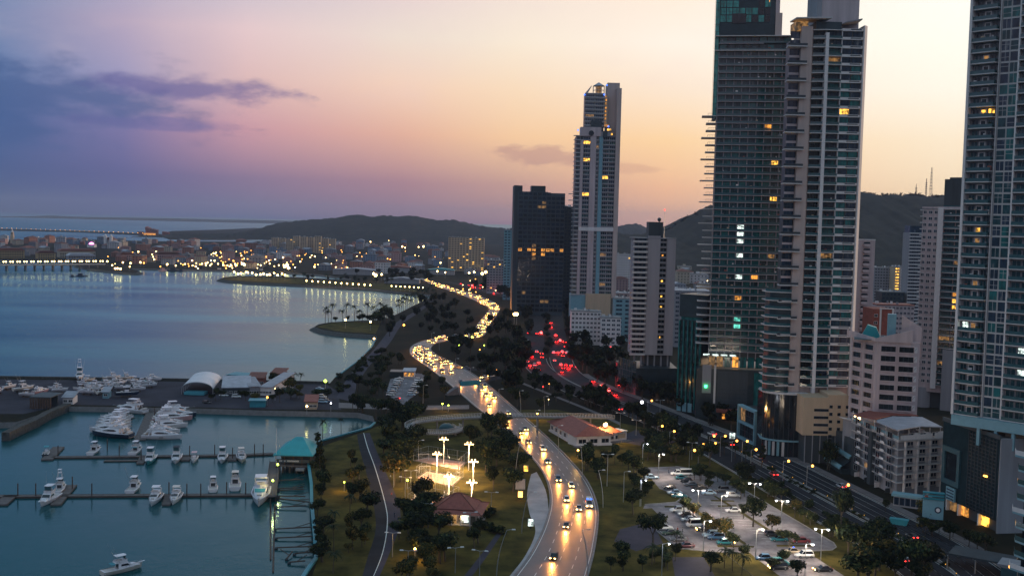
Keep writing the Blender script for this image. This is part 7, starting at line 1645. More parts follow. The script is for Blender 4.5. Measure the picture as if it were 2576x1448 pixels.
for x, y, l in ((1117, 1105, 'floodlight mast at the far left of the lit six'), (1180, 1117, 'floodlight mast at the far right of the lit six'), (1100, 1142, 'floodlight mast in the left middle of the lit six'), (1191, 1161, 'floodlight mast in the right middle of the lit six'), (1130, 1198, 'floodlight mast nearest left of the lit six'), (1187, 1213, 'floodlight mast nearest right of the lit six')): floodlight(x, y, l)
# ---- lamp posts of the park
def post(px, py, label, h=9.0, arms=1, lit=None, group=None, e=0, foot=True, rot=None, curve=0.0, r=.28, col=(235, 240, 255)):
    p = G(px, py, 0 if foot else h); t = thing('lamp_post', label, 'lamp post', (p.x, p.y, 0), rnd.uniform(-.3, .3) if rot is None else rot, group); b = MB(); q = Vector((0, 0, 0)); n = 6
    for k in range(n):
        s = (k + 1) / n; q2 = Vector((curve * s * s, 0, h * s)); b.cyl(q, q2, .13 - .07 * k / n, .13 - .07 * (k + 1) / n, 6, M['steel'], False); q = q2
    b.build('pole', t)
    for s in ((1,) if arms == 1 else (1, -1)):
        b = MB(); b.cyl(q, q + Vector((s * 1.5, 0, .25)), .06, .05, 5, M['steel'], False); arm = b.build('arm', t)
        b = MB(); c = q + Vector((s * 1.7, 0, .2)); b.hexa([c + Vector(v) for v in ((-.5, -.2, -.1), (.5, -.2, -.1), (.5, .2, -.1), (-.5, .2, -.1))], [c + Vector(v) for v in ((-.4, -.15, .12), (.4, -.15, .12), (.4, .15, .12), (-.4, .15, .12))], M['cloth_white']); b.build('lamp_head', arm)
        if lit:
            b = MB(); b.ball((c.x, c.y, c.z - .2), r, M[lit], 8, 6, .7); b.build('lamp_glass', arm)
    if e:
        ld = bpy.data.lights.new('lamp_light', 'POINT'); ld.energy = e; ld.color = lin(col); ld.shadow_soft_size = .25; put('glow', ld, t, (q.x + (1.7 if arms == 1 else 0), 0, q.z - .7))
LL = [((843, 730), (845, 500), 2, 'double lamp post at the middle left of the big car park'), ((1125, 800), (1115, 700), 1, 'lamp post among the golden trees of the big car park'), ((1860, 870), (1862, 685), 2, 'double lamp post by the right hand tree row of the big car park'), ((2345, 1250), (2340, 985), 2, 'double lamp post at the right corner of the big car park'), ((912, 1140), (930, 1000), 1, 'lamp post at the near left edge of the big car park'), ((1550, 1255), (1570, 1000), 1, 'lamp post on the grass triangle of the big car park'), ((1530, 640), (1510, 495), 2, 'lamp post glowing inside the yellow tree of the big car park'), ((2150, 1448), (2170, 1360), 1, 'lamp post at the lower edge of the picture in the big car park'), ((365, 250), (370, 185), 1, 'lamp post at the far end of the big car park')]
for a, c, n, lab in LL: post(*c6(*a), lab, 8.5, n, 'lamp_led', None, 4600, col=(255, 232, 205), r=.3)
for a, lab in (((140, 595), 'lamp post on the lawn at the left of the big car park'), ((170, 110), 'lamp post on the lawn beyond the far end of the car park'), ((405, 1448), 'lamp post on the lawn at the lower picture edge'), ):
    post(*c6(*a), lab, 8.5, 1, 'lamp_led', None, 700, r=.22)
for i, (x, y, h, cv) in enumerate([(1249, 1448, 12, 2.4), (1312, 1340, 12, 2.0), (1297, 1195, 12, 1.4), (1326, 1142, 11, 1.2), (1479, 1448, 12, -1.8), (1465, 1200, 12, -1.0), (1351, 1090, 10, -1), (1405, 1140, 11, -.6), (1517, 1276, 12, -1.8), (1527, 1222, 11, 0), (1568, 1262, 10, 0), (1612, 1272, 9, 0), (1254, 1030, 10, 0), (1310, 1035, 10, -1), (1370, 1045, 9, -.6), (1215, 1000, 10, 0), (1185, 965, 9, -.6), (1148, 940, 9, -.8), (1085, 868, 9, 0), (1105, 880, 9, -.6), (1064, 1020, 10, 0), (1012, 1010, 9, 0)]):
    post(x, y, 'tall curved unlit lamp post along the highway' if cv else 'straight unlit lamp post beside the highway', h, 2 if i in (9,) else 1, None, 'unlit curved lamp posts of the highway' if cv else 'unlit straight lamp posts by the highway', rot=0 if cv >= 0 else 0, curve=cv)
for x, y in [(1019, 1250), (990, 1225), (1070, 1320), (1235, 1290), (1182, 1345), (987, 1400), (1145, 1440), (1206, 1448), (1026, 1448), (1052, 1150), (1033, 1232), (1140, 1237), (1470, 1160), (1660, 1040), (1560, 1075), (1600, 1095), (1740, 1155)]: post(x, y, 'slim grey park lamp post among lawns and trees', 6.5, 2, None, 'slim grey park lamp posts')
# coloured lamps among the dark trees
for x, y, m, r_, lab in [(1188, 847, 'lamp_lime', .9, 'lime green lamp at the trees under the highway bend'), (1155, 868, 'lamp_lime', .6, 'left lime lamp below the highway bend'), (1218, 868, 'lamp_lime', .6, 'right lime lamp below the highway bend'), (1207, 879, 'lamp_warm', .5, 'orange lamp below the highway bend'), (1113, 1015, 'lamp_lime', .5, 'left yellow lamp by the access road'), (1128, 1019, 'lamp_lime', .45, 'right yellow lamp by the access road'), (1352, 1040, 'lamp_warm', .55, 'amber lamp at the right of the footbridge crossing'), (1454, 1132, 'lamp_warm', .5, 'amber lamp below the white restaurant house'), (1044, 1380, 'lamp_warm', .5, 'orange lamp by the near promenade hedge'), (866, 1212, 'lamp_lime', .35, 'small yellow lamp on the left lawn'), (1025, 1207, 'lamp_lime', .5, 'yellow-green lamp in the trees left of the courts'), (1296, 788, 'lamp_cream', 1.2, 'broad cream lamp between highway and boulevard'), (1265, 803, 'lamp_warm', .4, 'amber lamp between highway and boulevard'), (1250, 930, 'lamp_warm', .4, 'amber lamp in the dark trees right of the side road'), (1382, 965, 'lamp_warm', .45, 'amber lamp beside the boulevard bend'), (1366, 972, 'lamp_red', .35, 'red lamp beside the boulevard bend'), (1536, 872, 'lamp_red', .4, 'lone red lamp in the dark park right of the boulevard'), (1460, 830, 'lamp_red', .6, 'red sign lamp on the long white low block'), (1380, 1004, 'lamp_cream', .3, 'cream lamp on the diagonal path')]:
    p = G(x, y, 3); t = thing('park_lamp', lab, 'lamp', (p.x, p.y, 0)); a, g = far_lamp_mesh(3.0, m, r_ * .8); put('pole', a, t); put('lamp_head', g, t)
    if m in ('lamp_warm', 'lamp_lime') and y > 1000:
        ld = bpy.data.lights.new('lamp_light', 'POINT'); ld.energy = 1400; ld.color = lin((255, 190, 90)); ld.shadow_soft_size = .3; put('glow', ld, t, (0, -.6, 3.8))
for k, (x, y) in enumerate([(1971, 1160), (2120, 1220), (1630, 1008), (1735, 1133), (1788, 1115), (1735, 1133), (1758, 1118), (1785, 1097), (1813, 1097), (1842, 1109), (1868, 1110), (1890, 1131), (2563, 1470), (2560, 1468), (1655, 1072), (1685, 1085), (1720, 1092), (2031, 1172)][:18]):
    lamp(x, y, 'sodium orange street lamp on the boulevard', 'boulevard sodium lamps', 8, 'lamp_warm', .45, arm=1.8)
lamp(2560, 1427, 'sodium street lamp at the lower right edge of the boulevard', None, 8, 'lamp_warm', .6, arm=-1.6)
lamp(1615, 1011, 'white lamp at the podium corner of the slab tower', None, 8, 'lamp_led', .7)
for x, y, m in [(1352, 752, 'lamp_green'), (1349, 767, 'lamp_green'), (1393, 764, 'lamp_green'), (1388, 766, 'lamp_green'), (1356, 742, 'lamp_warm'), (1396, 757, 'lamp_warm'), (1243, 700, 'lamp_green'), (1262, 704, 'lamp_green')]:
    p = G(x, y, 6); t = thing('traffic_light', 'traffic light over the far boulevard crossing showing ' + ('green' if 'green' in m else 'amber'), 'traffic light', (p.x, p.y, 0), 0, 'traffic lights showing ' + ('green' if 'green' in m else 'amber')); a, g = far_lamp_mesh(6.0, m, .75); put('pole', a, t); put('lamp_head', g, t)
# lit advertising panels by the slip road
def advert(px, py, m, label, h=3.2, w=2.0):
    p = G(px, py, h * .6); t = thing('advert_panel', label, 'advertising panel', (p.x, p.y, 0), 0); bx('panel_frame', t, -w / 2 - .12, w / 2 + .12, -.2, .2, h * .25, h + .1, 'steel'); bx('poster', t, -w / 2, w / 2, -.26, -.21, h * .28, h, m); bx('stand', t, -.3, .3, -.15, .15, 0, h * .25, 'dark_steel')
advert(1323, 1178, 'lit_gold', 'cream lit advertising panel at the tip of the slip road', 2.8, 1.5); advert(1309, 1243, 'lamp_warm', 'yellow lit advertising panel under the grey one by the slip road', 2.6, 1.4); advert(1335, 1314, 'lit_white', 'white lit advertising panel nearest on the slip road', 2.8, 1.5); advert(1309, 1218, 'grey_wall', 'unlit grey billboard beside the slip road', 4.5, 3)
advert(1842, 1096, 'lit_white', 'white glowing panel at the foot of the teal framed building', 3.4, 2.2)
# signs at the foot of the flats
def pylon():
    p = G(2345, 1320); t = thing('sign_pylon', 'pale pylon with a dark round emblem and teal louvres before the dark podium', 'sign', p, -.3); bx('panel', t, -3, 3, -.5, .5, 2, 8, 'teal_frame'); b = MB(); b.cyl((1.4, -.55, 5), (1.4, -.62, 5), 1.0, 1.0, 18, M['gel_navy']); b.cyl((1.4, -.63, 5), (1.4, -.66, 5), .6, .6, 16, M['white_wall']); b.build('emblem', t)
    for k in range(3): bx('louvre', t, -3.1, 3.1, -.9, .5, 8.2 + k * .9, 8.6 + k * .9, 'teal_edge')
    bx('post', t, -3, -2.4, -.3, .3, 0, 2, 'steel'); bx('red_mark', t, -2.6, -1.6, -.95, -.9, 8.8, 9.4, 'red_roof')
    p = G(2292, 1275); t = thing('kiosk', 'long low pale blue kiosk roof below the flats', 'kiosk', p, -.5); bx('roof', t, -6, 6, -2, 2, 3.4, 4.2, 'teal_frame'); bx('wall', t, -5.4, 5.4, -1.4, 1.4, 0, 3.4, 'grey_wall')
    for k in range(6): bx('pane', t, -5.2 + k * 1.75, -3.7 + k * 1.75, -1.5, -1.42, .6, 3, 'blue_glass')
    p = G(2262, 1318); t = thing('skip', 'teal roadside skip below the low kiosk', 'skip', p, -.5); b = MB(); b.hexa([(-2.2, -1, 0), (2.2, -1, 0), (2.2, 1, 0), (-2.2, 1, 0)], [(-2.8, -1.1, 1.8), (2.8, -1.1, 1.8), (2.8, 1.1, 1.8), (-2.8, 1.1, 1.8)], M['teal_edge']); b.build('tub', t)
    p = G(2460, 1430); t = thing('forecourt_roof', 'flat grey forecourt roof before the dark podium', 'canopy', p, -.6); bx('roof', t, -7, 9, -4, 5, 3.6, 4.0, 'dark_wall')
    for s in (-7, 0, 9): bx('post', t, s, s + .3, -5, -4.7, 0, 3.6, 'steel')
    p = G(2545, 1452); t = thing('forecourt_roof', 'pale roof with teal front at the lower right picture edge', 'canopy', p, -.6); bx('roof', t, -3, 9, -4, 3, 3.6, 4.2, 'grey_wall'); bx('front', t, -2, 3, -4.4, -4.05, .6, 3.4, 'dark_teal')
pylon()
bm = MB(); bm.cyl((0, 0, 0), (0, 0, .9), .12, .12, 7, M['dark_steel']); bpost = bm.mesh('post'); bm = MB(); bm.ball((0, 0, .98), .12, M['lit_gold'], 6, 4); bcap = bm.mesh('lamp_head')
for k in range(26):
    q, a = lin_on(bvR, (4 + k * 1.4) / (len(bvR) - 1)); n = Vector((-math.sin(a), math.cos(a), 0)); q = q + n * 7.9
    t = thing('bollard_light', 'small amber bollard light in the row along the boulevard edge', 'bollard', (q.x, q.y, .1), 0, 'amber bollard lights'); put('post', bpost, t); put('lamp_head', bcap, t)

# ================================================================== trees
def leaf_crown(seed, n, lobes, rx, rz, zc, size, mats):
    r = random.Random(seed); b = MB(); L_ = []
    for k in range(lobes):
        a = r.uniform(0, 6.28); q = r.uniform(.2, .72); L_.append((rx * q * math.cos(a), rx * q * math.sin(a), zc + rz * r.uniform(-.45, .6), r.uniform(.36, .58) * rx))
    L_.append((0, 0, zc + rz * .2, rx * .6))
    for k in range(n):
        c = r.choice(L_); u = Vector((r.gauss(0, 1), r.gauss(0, 1), r.gauss(0, 1) * .8)).normalized(); s = c[3] * r.uniform(.55, 1.08)
        p = Vector((c[0], c[1], c[2])) + Vector((u.x * s, u.y * s, u.z * s * .75))
        nrm = (u + Vector((r.uniform(-.7, .7), r.uniform(-.7, .7), r.uniform(-.2, .9)))).normalized(); t1 = nrm.orthogonal().normalized(); t1.rotate(Matrix.Rotation(r.uniform(0, 6.28), 3, nrm)); t2 = nrm.cross(t1); w = size * r.uniform(.6, 1.25); h = w * r.uniform(.45, .8)
        m = r.choices(mats, (.4, .38, .22))[0]
        b.add((p - t1 * w, p - t2 * h * .6 + nrm * w * .12, p + t1 * w, p + t2 * h), ((0, 1, 2, 3),), M[m])
    return b.mesh('crown'), L_
def trunk_mesh(seed, h, rad, L_):
    r = random.Random(seed); b = MB(); top = Vector((r.uniform(-.3, .3), r.uniform(-.3, .3), h)); b.cyl((0, 0, -.2), top, rad, rad * .65, 7, M['bark'], False)
    for c in L_[:6]: b.cyl(top - Vector((0, 0, h * .15)), Vector((c[0] * .8, c[1] * .8, c[2])), rad * .45, rad * .15, 5, M['bark'], False)
    return b.mesh('trunk')
TREES = []
for s in range(7):
    mats = (('leaf_dark', 'leaf_mid', 'leaf_pale') if s < 5 else ('leaf_mid', 'leaf_gold', 'leaf_pale')); cm, L_ = leaf_crown(s, 1150, 9, 3.4, 2.6, 5.2, .42, mats); TREES.append((cm, trunk_mesh(s, 3.2, .28, L_)))
SLIM = []
for s in range(2): cm, L_ = leaf_crown(40 + s, 700, 9, 1.7, 4.6, 6.0, .36, ('leaf_dark', 'leaf_mid', 'leaf_pale')); SLIM.append((cm, trunk_mesh(s, 3, .2, L_)))
BUSH = []
for s in range(3): BUSH.append(leaf_crown(60 + s, 220, 6, 1.7, 1.0, .9, .4, ('leaf_dark', 'leaf_mid', 'leaf_pale'))[0])
def frond_mesh(L_=3.2):
    b = MB(); n = 6; P = []
    for i in range(n + 1): t_ = i / n; P.append(Vector((L_ * (t_ - .12 * t_ * t_), 0, .9 * math.sin(t_ * 2.4) - 1.5 * t_ * t_)))
    for s in (-1, 1):
        for i in range(n):
            w0, w1 = .62 * math.sin(math.pi * (.12 + .8 * i / n)), .62 * math.sin(math.pi * (.12 + .8 * (i + 1) / n)); d = (P[i + 1] - P[i])
            b.add((P[i], P[i] + d * .62, P[i] + d * 1.05 + Vector((0, s * w1, -.28 * w1 - .12))), ((0, 1, 2),), M['frond']); b.add((P[i] + d * .5, P[i + 1], P[i + 1] + d * .4 + Vector((0, s * w1 * .95, -.3 * w1 - .1))), ((0, 1, 2),), M['frond'])
    return b
FB = frond_mesh(); FM = FB.mesh('frond')
def palm_parts(h, seed):
    r = random.Random(seed); b = MB(); q = Vector((0, 0, 0)); lean = Vector((r.uniform(-.5, .5), r.uniform(-.5, .5), 0))
    for k in range(5): q2 = Vector((0, 0, h * (k + 1) / 5)) + lean * ((k + 1) / 5) ** 2; b.cyl(q, q2, .2 - .02 * k, .18 - .02 * k, 6, M['bark'], False); q = q2
    fr = []
    for k in range(15): fr.append((q, k * 2.4 + r.uniform(-.2, .2), r.uniform(-.75, .45), r.uniform(.8, 1.15)))
    return b.mesh('trunk'), fr
PALMS = [palm_parts(h, s) for s, h in enumerate((6, 8, 9.5))]
def joined_fronds(fr):
    b = MB()
    for q, a, e, s in fr:
        mt = Matrix.Rotation(a, 3, 'Z') @ Matrix.Rotation(e, 3, 'Y'); k = len(b.v); b.v.extend(tuple(q + mt @ (Vector(v) * s)) for v in FB.v); b.f.extend(tuple(i + k for i in f) for f in FB.f); b.m.extend([b.mi(M['frond'])] * len(FB.f)); b.sm.extend([False] * len(FB.f))
    return b.mesh('crown')
PCROWN = [joined_fronds(p[1]) for p in PALMS]
NT = [0]
def tree(px, py, label, group, s=1.0, kind=None, z=0.0, sets=None):
    p = G(px, py, z); k = rnd.randrange(5) if kind is None else kind; a = sets[rnd.randrange(len(sets))] if sets else TREES[k]; t = thing('tree', label, 'tree', p, rnd.uniform(0, 6.28), group); sc = (s * rnd.uniform(.65, 1.3), s * rnd.uniform(.65, 1.3), s * rnd.uniform(.7, 1.3)); t.scale = sc; put('trunk', a[1], t); put('crown', a[0], t); NT[0] += 1; return t
def palm(px, py, label, group, near=False, k=None, s=1.0):
    p = G(px, py); k = rnd.randrange(3) if k is None else k; t = thing('palm_tree', label, 'palm tree', p, rnd.uniform(0, 6.28), group); t.scale = (s, s, s); put('trunk', PALMS[k][0], t)
    if near:
        for q, a, e, f in PALMS[k][1]: put('frond', FM, t, q, (0, e, a), (f, f, f))
    else: put('crown', PCROWN[k], t)
def bush(px, py, label, group, s=1.0):
    t = tag(put('bush', BUSH[rnd.randrange(3)], None, G(px, py), rnd.uniform(0, 6), (s, s * rnd.uniform(.8, 1.2), s * rnd.uniform(.8, 1.2))), label, 'bush', group)
FT = MB()
FTM = [MB() for _ in range(3)]
for s, b in enumerate(FTM):
    q = random.Random(90 + s); L_ = [(q.uniform(-1.8, 1.8), q.uniform(-1.8, 1.8), 5 + q.uniform(-1.2, 1.6), q.uniform(1.2, 2.0)) for _ in range(6)]; b.cyl((0, 0, -.2), (0, 0, 4.4), .3, .2, 5, M['bark'], False)
    for k in range(230):
        c = q.choice(L_); u = Vector((q.gauss(0, 1), q.gauss(0, 1), q.gauss(0, .8))).normalized(); p = Vector(c[:3]) + u * c[3] * q.uniform(.6, 1.05); t1 = u.orthogonal().normalized(); t1.rotate(Matrix.Rotation(q.uniform(0, 6.28), 3, u)); t2 = u.cross(t1); w = q.uniform(.4, .95)
        b.add((p - t1 * w, p - t2 * w * .6, p + t1 * w, p + t2 * w * .7 + u * .2), ((0, 1, 2, 3),), M[q.choices(('leaf_dark', 'leaf_mid', 'leaf_pale'), (.5, .35, .15))[0]])
def far_tree(px, py, s, r):
    p = G(px, py); a = r.choice(FTM); n = len(FT.v); q = r.uniform(0, 6.28); c, d = math.cos(q) * s, math.sin(q) * s; h = s * r.uniform(.8, 1.2)
    FT.v.extend((p.x + v[0] * c - v[1] * d, p.y + v[0] * d + v[1] * c, v[2] * h) for v in a.v); FT.f.extend(tuple(i + n for i in f) for f in a.f); FT.m.extend(FT.mi(a.mats[k]) for k in a.m); FT.sm.extend(a.sm)
# named ones first
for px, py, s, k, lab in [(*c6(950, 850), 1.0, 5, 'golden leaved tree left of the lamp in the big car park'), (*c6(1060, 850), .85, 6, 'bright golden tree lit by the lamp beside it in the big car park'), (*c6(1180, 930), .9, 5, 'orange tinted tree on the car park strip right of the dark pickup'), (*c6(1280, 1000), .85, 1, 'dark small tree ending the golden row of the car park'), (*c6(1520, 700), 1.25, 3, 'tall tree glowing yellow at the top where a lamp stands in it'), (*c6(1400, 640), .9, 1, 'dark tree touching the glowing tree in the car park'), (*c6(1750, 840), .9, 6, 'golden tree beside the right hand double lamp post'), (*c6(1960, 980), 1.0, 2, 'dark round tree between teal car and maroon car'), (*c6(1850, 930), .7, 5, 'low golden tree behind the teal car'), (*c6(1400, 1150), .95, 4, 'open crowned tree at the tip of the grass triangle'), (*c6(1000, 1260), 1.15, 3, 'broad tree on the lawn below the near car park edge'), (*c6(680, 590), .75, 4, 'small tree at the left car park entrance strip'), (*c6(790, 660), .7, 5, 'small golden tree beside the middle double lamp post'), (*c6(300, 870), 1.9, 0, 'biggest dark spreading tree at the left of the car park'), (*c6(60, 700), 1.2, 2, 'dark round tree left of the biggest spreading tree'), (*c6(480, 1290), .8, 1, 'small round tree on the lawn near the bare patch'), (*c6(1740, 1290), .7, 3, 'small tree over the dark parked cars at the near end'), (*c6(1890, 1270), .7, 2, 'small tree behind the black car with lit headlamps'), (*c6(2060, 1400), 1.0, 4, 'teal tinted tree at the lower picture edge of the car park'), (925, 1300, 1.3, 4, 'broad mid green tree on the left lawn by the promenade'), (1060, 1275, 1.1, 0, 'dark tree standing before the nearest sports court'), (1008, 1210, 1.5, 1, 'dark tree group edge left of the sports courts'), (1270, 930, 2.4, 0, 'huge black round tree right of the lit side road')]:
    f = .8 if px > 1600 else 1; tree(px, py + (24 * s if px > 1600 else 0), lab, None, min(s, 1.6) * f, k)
def ok(px, py, bad): return not any(inside((px, py), q) for q in bad)
BAD = [HL + HR[::-1], LOT, LOT2, [(1040, 1150), (1190, 1150), (1175, 1225), (1150, 1280), (1020, 1262), (1040, 1200)], [(1080, 1250), (1235, 1250), (1235, 1335), (1085, 1335)], [(1375, 1050), (1590, 1050), (1590, 1130), (1440, 1130)], [(890, 1085), (935, 1085), (1010, 1290), (985, 1390), (945, 1470), (900, 1470), (940, 1340)], [(1320, 1185), (1385, 1185), (1390, 1330), (1320, 1470), (1240, 1470)],
       [(1680, 1050), (1830, 1080), (2000, 1160), (2350, 1320), (2576, 1470), (2300, 1470), (2100, 1325), (1880, 1205), (1680, 1100)], [(1320, 770), (1425, 770), (1440, 930), (1600, 1000), (1700, 1050), (1680, 1085), (1480, 1010), (1320, 940)], [(850, 1008), (1180, 1013), (1180, 1031), (850, 1031)]]
def wood(poly, n, label, group, seed, s0=.8, s1=1.4, sets=None, bad=True, gold=0.0, stuff=False):
    r = random.Random(seed); x0, x1 = min(p[0] for p in poly), max(p[0] for p in poly); y0, y1 = min(p[1] for p in poly), max(p[1] for p in poly); k = 0
    for _ in range(n * 30):
        if k >= n: break
        x, y = r.uniform(x0, x1), r.uniform(y0, y1)
        if not inside((x, y), poly) or (bad and not ok(x, y, BAD)): continue
        if stuff: far_tree(x, y, r.uniform(s0, s1), r)
        elif sets == 'bush': bush(x, y, label, group, r.uniform(s0, s1))
        elif sets == 'palm': palm(x, y, label, group, s=r.uniform(s0, s1))
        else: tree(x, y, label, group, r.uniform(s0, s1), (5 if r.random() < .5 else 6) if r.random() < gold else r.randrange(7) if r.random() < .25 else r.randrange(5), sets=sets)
        k += 1
wood([(1110, 880), (1190, 850), (1262, 790), (1320, 790), (1330, 905), (1335, 960), (1290, 1000), (1230, 965), (1160, 910)], 46, 'dark tree in the park between highway bend and boulevard', 'dark trees between highway and boulevard', 1, 1.0, 1.7, stuff=True)
wood([(1000, 795), (1090, 752), (1200, 775), (1200, 822), (1150, 838), (1060, 845), (1030, 870), (990, 865), (975, 845)], 34, 'dark tree in the park between highway and palm lined seawall', 'dark trees behind the seawall palms', 2, .9, 1.5, stuff=True)
wood([(1415, 800), (1500, 828), (1585, 835), (1585, 900), (1562, 960), (1600, 1005), (1560, 995), (1440, 930), (1425, 880)], 40, 'dark tree in the grove right of the red lit boulevard', 'dark trees right of the boulevard', 3, 1.1, 1.8, stuff=True)
wood([(1230, 985), (1330, 965), (1440, 1010), (1540, 1040), (1380, 1040), (1290, 1035)], 16, 'tree on the lawn round the diagonal path', 'trees by the diagonal path', 4, .6, 1.2)
wood([(1240, 700), (1290, 715), (1300, 760), (1262, 760), (1190, 730)], 18, 'far tree at the inner side of the far boulevard bend', 'trees at the far boulevard bend', 5, 1.2, 2.0, stuff=True)
wood([(1420, 745), (1440, 790), (1430, 800), (1410, 780), (1300, 722), (1330, 720)], 14, 'dark tree at the foot of the dark office tower', 'trees at the dark office foot', 6, 1.4, 2.2, stuff=True)
wood([(880, 990), (960, 895), (1020, 880), (1030, 920), (975, 945), (965, 1008), (890, 1008)], 22, 'tree on the strip between seawall walk and small car park', 'trees by the small car park', 7, .6, 1.2)
wood([(1072, 950), (1115, 960), (1165, 1000), (1180, 1012), (1040, 1012), (1062, 985)], 14, 'tree on the brown lawn between small car park and highway', 'trees between small car park and highway', 8, .5, 1.0, gold=.2)
wood([(950, 1085), (1030, 1060), (1050, 1110), (1040, 1150), (1020, 1200), (1005, 1240), (990, 1230), (960, 1150)], 20, 'dense dark tree between promenade and sports courts', 'dark trees left of the courts', 9, .9, 1.5)
wood([(1150, 1090), (1240, 1070), (1290, 1130), (1320, 1180), (1310, 1250), (1250, 1260), (1195, 1230), (1180, 1160)], 20, 'dark tree between the floodlit courts and the highway', 'dark trees right of the courts', 10, .8, 1.4)
wood([(1000, 1290), (1080, 1285), (1085, 1340), (1200, 1345), (1230, 1400), (1120, 1420), (1020, 1400), (1000, 1350)], 20, 'dark tree round the red roofed pavilion', 'dark trees by the pavilion', 11, .7, 1.2)
wood([(1400, 1160), (1560, 1155), (1620, 1175), (1600, 1230), (1520, 1215), (1450, 1190)], 12, 'dark tree on the lawn below the white restaurant house', 'trees below the restaurant', 12, .6, 1.1)
wood([(1600, 1085), (1700, 1100), (1790, 1165), (1830, 1190), (1700, 1165), (1620, 1160)], 22, 'dark tree between restaurant and big car park', 'trees beyond the big car park', 13, .8, 1.3)
wood([(1800, 1190), (1880, 1210), (1960, 1260), (2060, 1325), (2110, 1360), (2060, 1340), (1930, 1258), (1820, 1200)], 22, 'bushy tree on the strip between car park and boulevard', 'trees between car park and boulevard', 14, .45, .8, bad=False)
wood([(2110, 1330), (2200, 1370), (2330, 1450), (2340, 1475), (2150, 1475), (2110, 1400), (2105, 1375)], 18, 'large dark tree at the lower right between car park and boulevard', 'large dark trees lower right', 15, .9, 1.5, bad=False)
wood([(1620, 1210), (1650, 1235), (1700, 1250), (1640, 1262), (1560, 1262), (1590, 1220)], 8, 'small tree on the lawn left of the car park entrance', 'trees left of the car park', 16, .5, .9)
wood([(1700, 1180), (1760, 1190), (1830, 1220), (1900, 1265), (1840, 1250), (1780, 1235), (1730, 1210)], 12, 'dark tree over parked cars at the far car park end', 'trees in the far car park end', 17, .5, .8, bad=False)
wood([(1510, 1400), (1640, 1390), (1790, 1400), (1860, 1448), (1500, 1460)], 10, 'low round tree on the near lawn right of the highway', 'low trees on the near lawn', 18, .35, .7)
wood([(2150, 1250), (2230, 1300), (2360, 1360), (2520, 1440), (2500, 1400), (2360, 1310), (2270, 1265)], 14, 'low tree along the building side of the boulevard', 'trees along the building side', 19, .4, .9, bad=False)
wood([(1640, 1000), (1700, 1035), (1800, 1075), (1860, 1095), (1830, 1060), (1740, 1020), (1660, 990)], 16, 'dark tree at the foot of the towers along the boulevard', 'dark trees at the tower feet', 20, .9, 1.5, bad=False, stuff=True)
wood([(1980, 1110), (2080, 1140), (2090, 1190), (2010, 1150)], 7, 'dark tree before the tan block and terraces', 'dark trees before the tan block', 21, .9, 1.3, bad=False)
wood([(860, 1030), (940, 1030), (1010, 1040), (1000, 1058), (950, 1075), (940, 1048)], 12, 'dark tree on the bank at the head of the basin', 'trees at the basin head', 22, .6, 1.1)
wood([(790, 1150), (812, 1150), (820, 1300), (815, 1420), (800, 1420), (797, 1300)], 12, 'shrubby tree behind the teal seawall on the left lawn', 'shrubby trees behind the seawall', 23, .5, .9)
wood([(852, 1130), (900, 1160), (935, 1260), (925, 1360), (880, 1420), (850, 1350)], 16, 'small tree scattered on the left lawn', 'small trees on the left lawn', 24, .4, .8, gold=.2)
wood([(950, 1440), (1080, 1420), (1140, 1448), (1100, 1470), (950, 1470)], 7, 'yellow-green lit tree at the lower picture edge by the promenade', 'lit trees at the lower edge', 25, .5, .8, gold=.6)
wood([(500, 1010), (700, 1015), (830, 1012), (840, 1000), (700, 1000), (520, 1003)], 16, 'dark tree along the basin wall of the boatyard', 'trees along the basin wall', 26, .5, .8, bad=False)
wood([(590, 960), (700, 965), (790, 968), (800, 975), (735, 1003), (725, 990), (640, 985)], 6, 'round tree beside the boatyard buildings', 'trees by the boatyard buildings', 27, .6, 1.0, bad=False)
wood([(1322, 768), (1338, 772), (1330, 900), (1336, 935), (1318, 925), (1312, 850)], 22, '', '', 41, 1.0, 1.5, bad=False, stuff=True)
wood([(1368, 775), (1380, 775), (1388, 850), (1396, 905), (1372, 905), (1366, 840)], 16, '', '', 42, .6, 1.0, bad=False, stuff=True)
wood([(1420, 790), (1440, 800), (1440, 900), (1470, 945), (1560, 985), (1640, 1020), (1600, 1000), (1480, 955), (1436, 920)], 26, '', '', 43, .9, 1.4, bad=False, stuff=True)
wood([(1340, 950), (1400, 985), (1500, 1020), (1600, 1052), (1680, 1085), (1640, 1085), (1480, 1030), (1360, 985)], 26, '', '', 44, .7, 1.2, bad=False, stuff=True)
wood([(1450, 985), (1560, 1030), (1660, 1072), (1760, 1115), (1740, 1120), (1640, 1082), (1520, 1038), (1440, 1000)], 30, '', '', 45, .7, 1.2, bad=False, stuff=True)
wood([(1560, 985), (1640, 1010), (1720, 1040), (1800, 1078), (1790, 1068), (1700, 1020), (1600, 980)], 20, '', '', 46, .9, 1.4, bad=False, stuff=True)
for i in range(11): tree(1690 + i * 22 + (i % 3) * 5, 1096 + i * 8, 'slim dark columnar tree in the boulevard median', 'columnar median trees', .85, sets=SLIM)
for q in ((806, 1200, 1.35), (800, 1150, 1.4), (812, 1240, .9)): tree(q[0], q[1], 'tall dark slim tree behind the teal roofed house', 'slim trees behind the teal house', q[2], sets=SLIM)
wood([(560, 700), (700, 700), (860, 708), (1000, 720), (1050, 732), (1000, 728), (860, 717), (640, 706)], 26, 'small far palm on the long point', 'far palms on the long point', 30, .9, 1.4, sets='palm', bad=False)
wood([(640, 695), (760, 700), (880, 706), (985, 712), (960, 716), (800, 706)], 18, 'dark bushy tree on the long point', 'bushy trees on the long point', 31, .7, 1.1, bad=False, stuff=True)
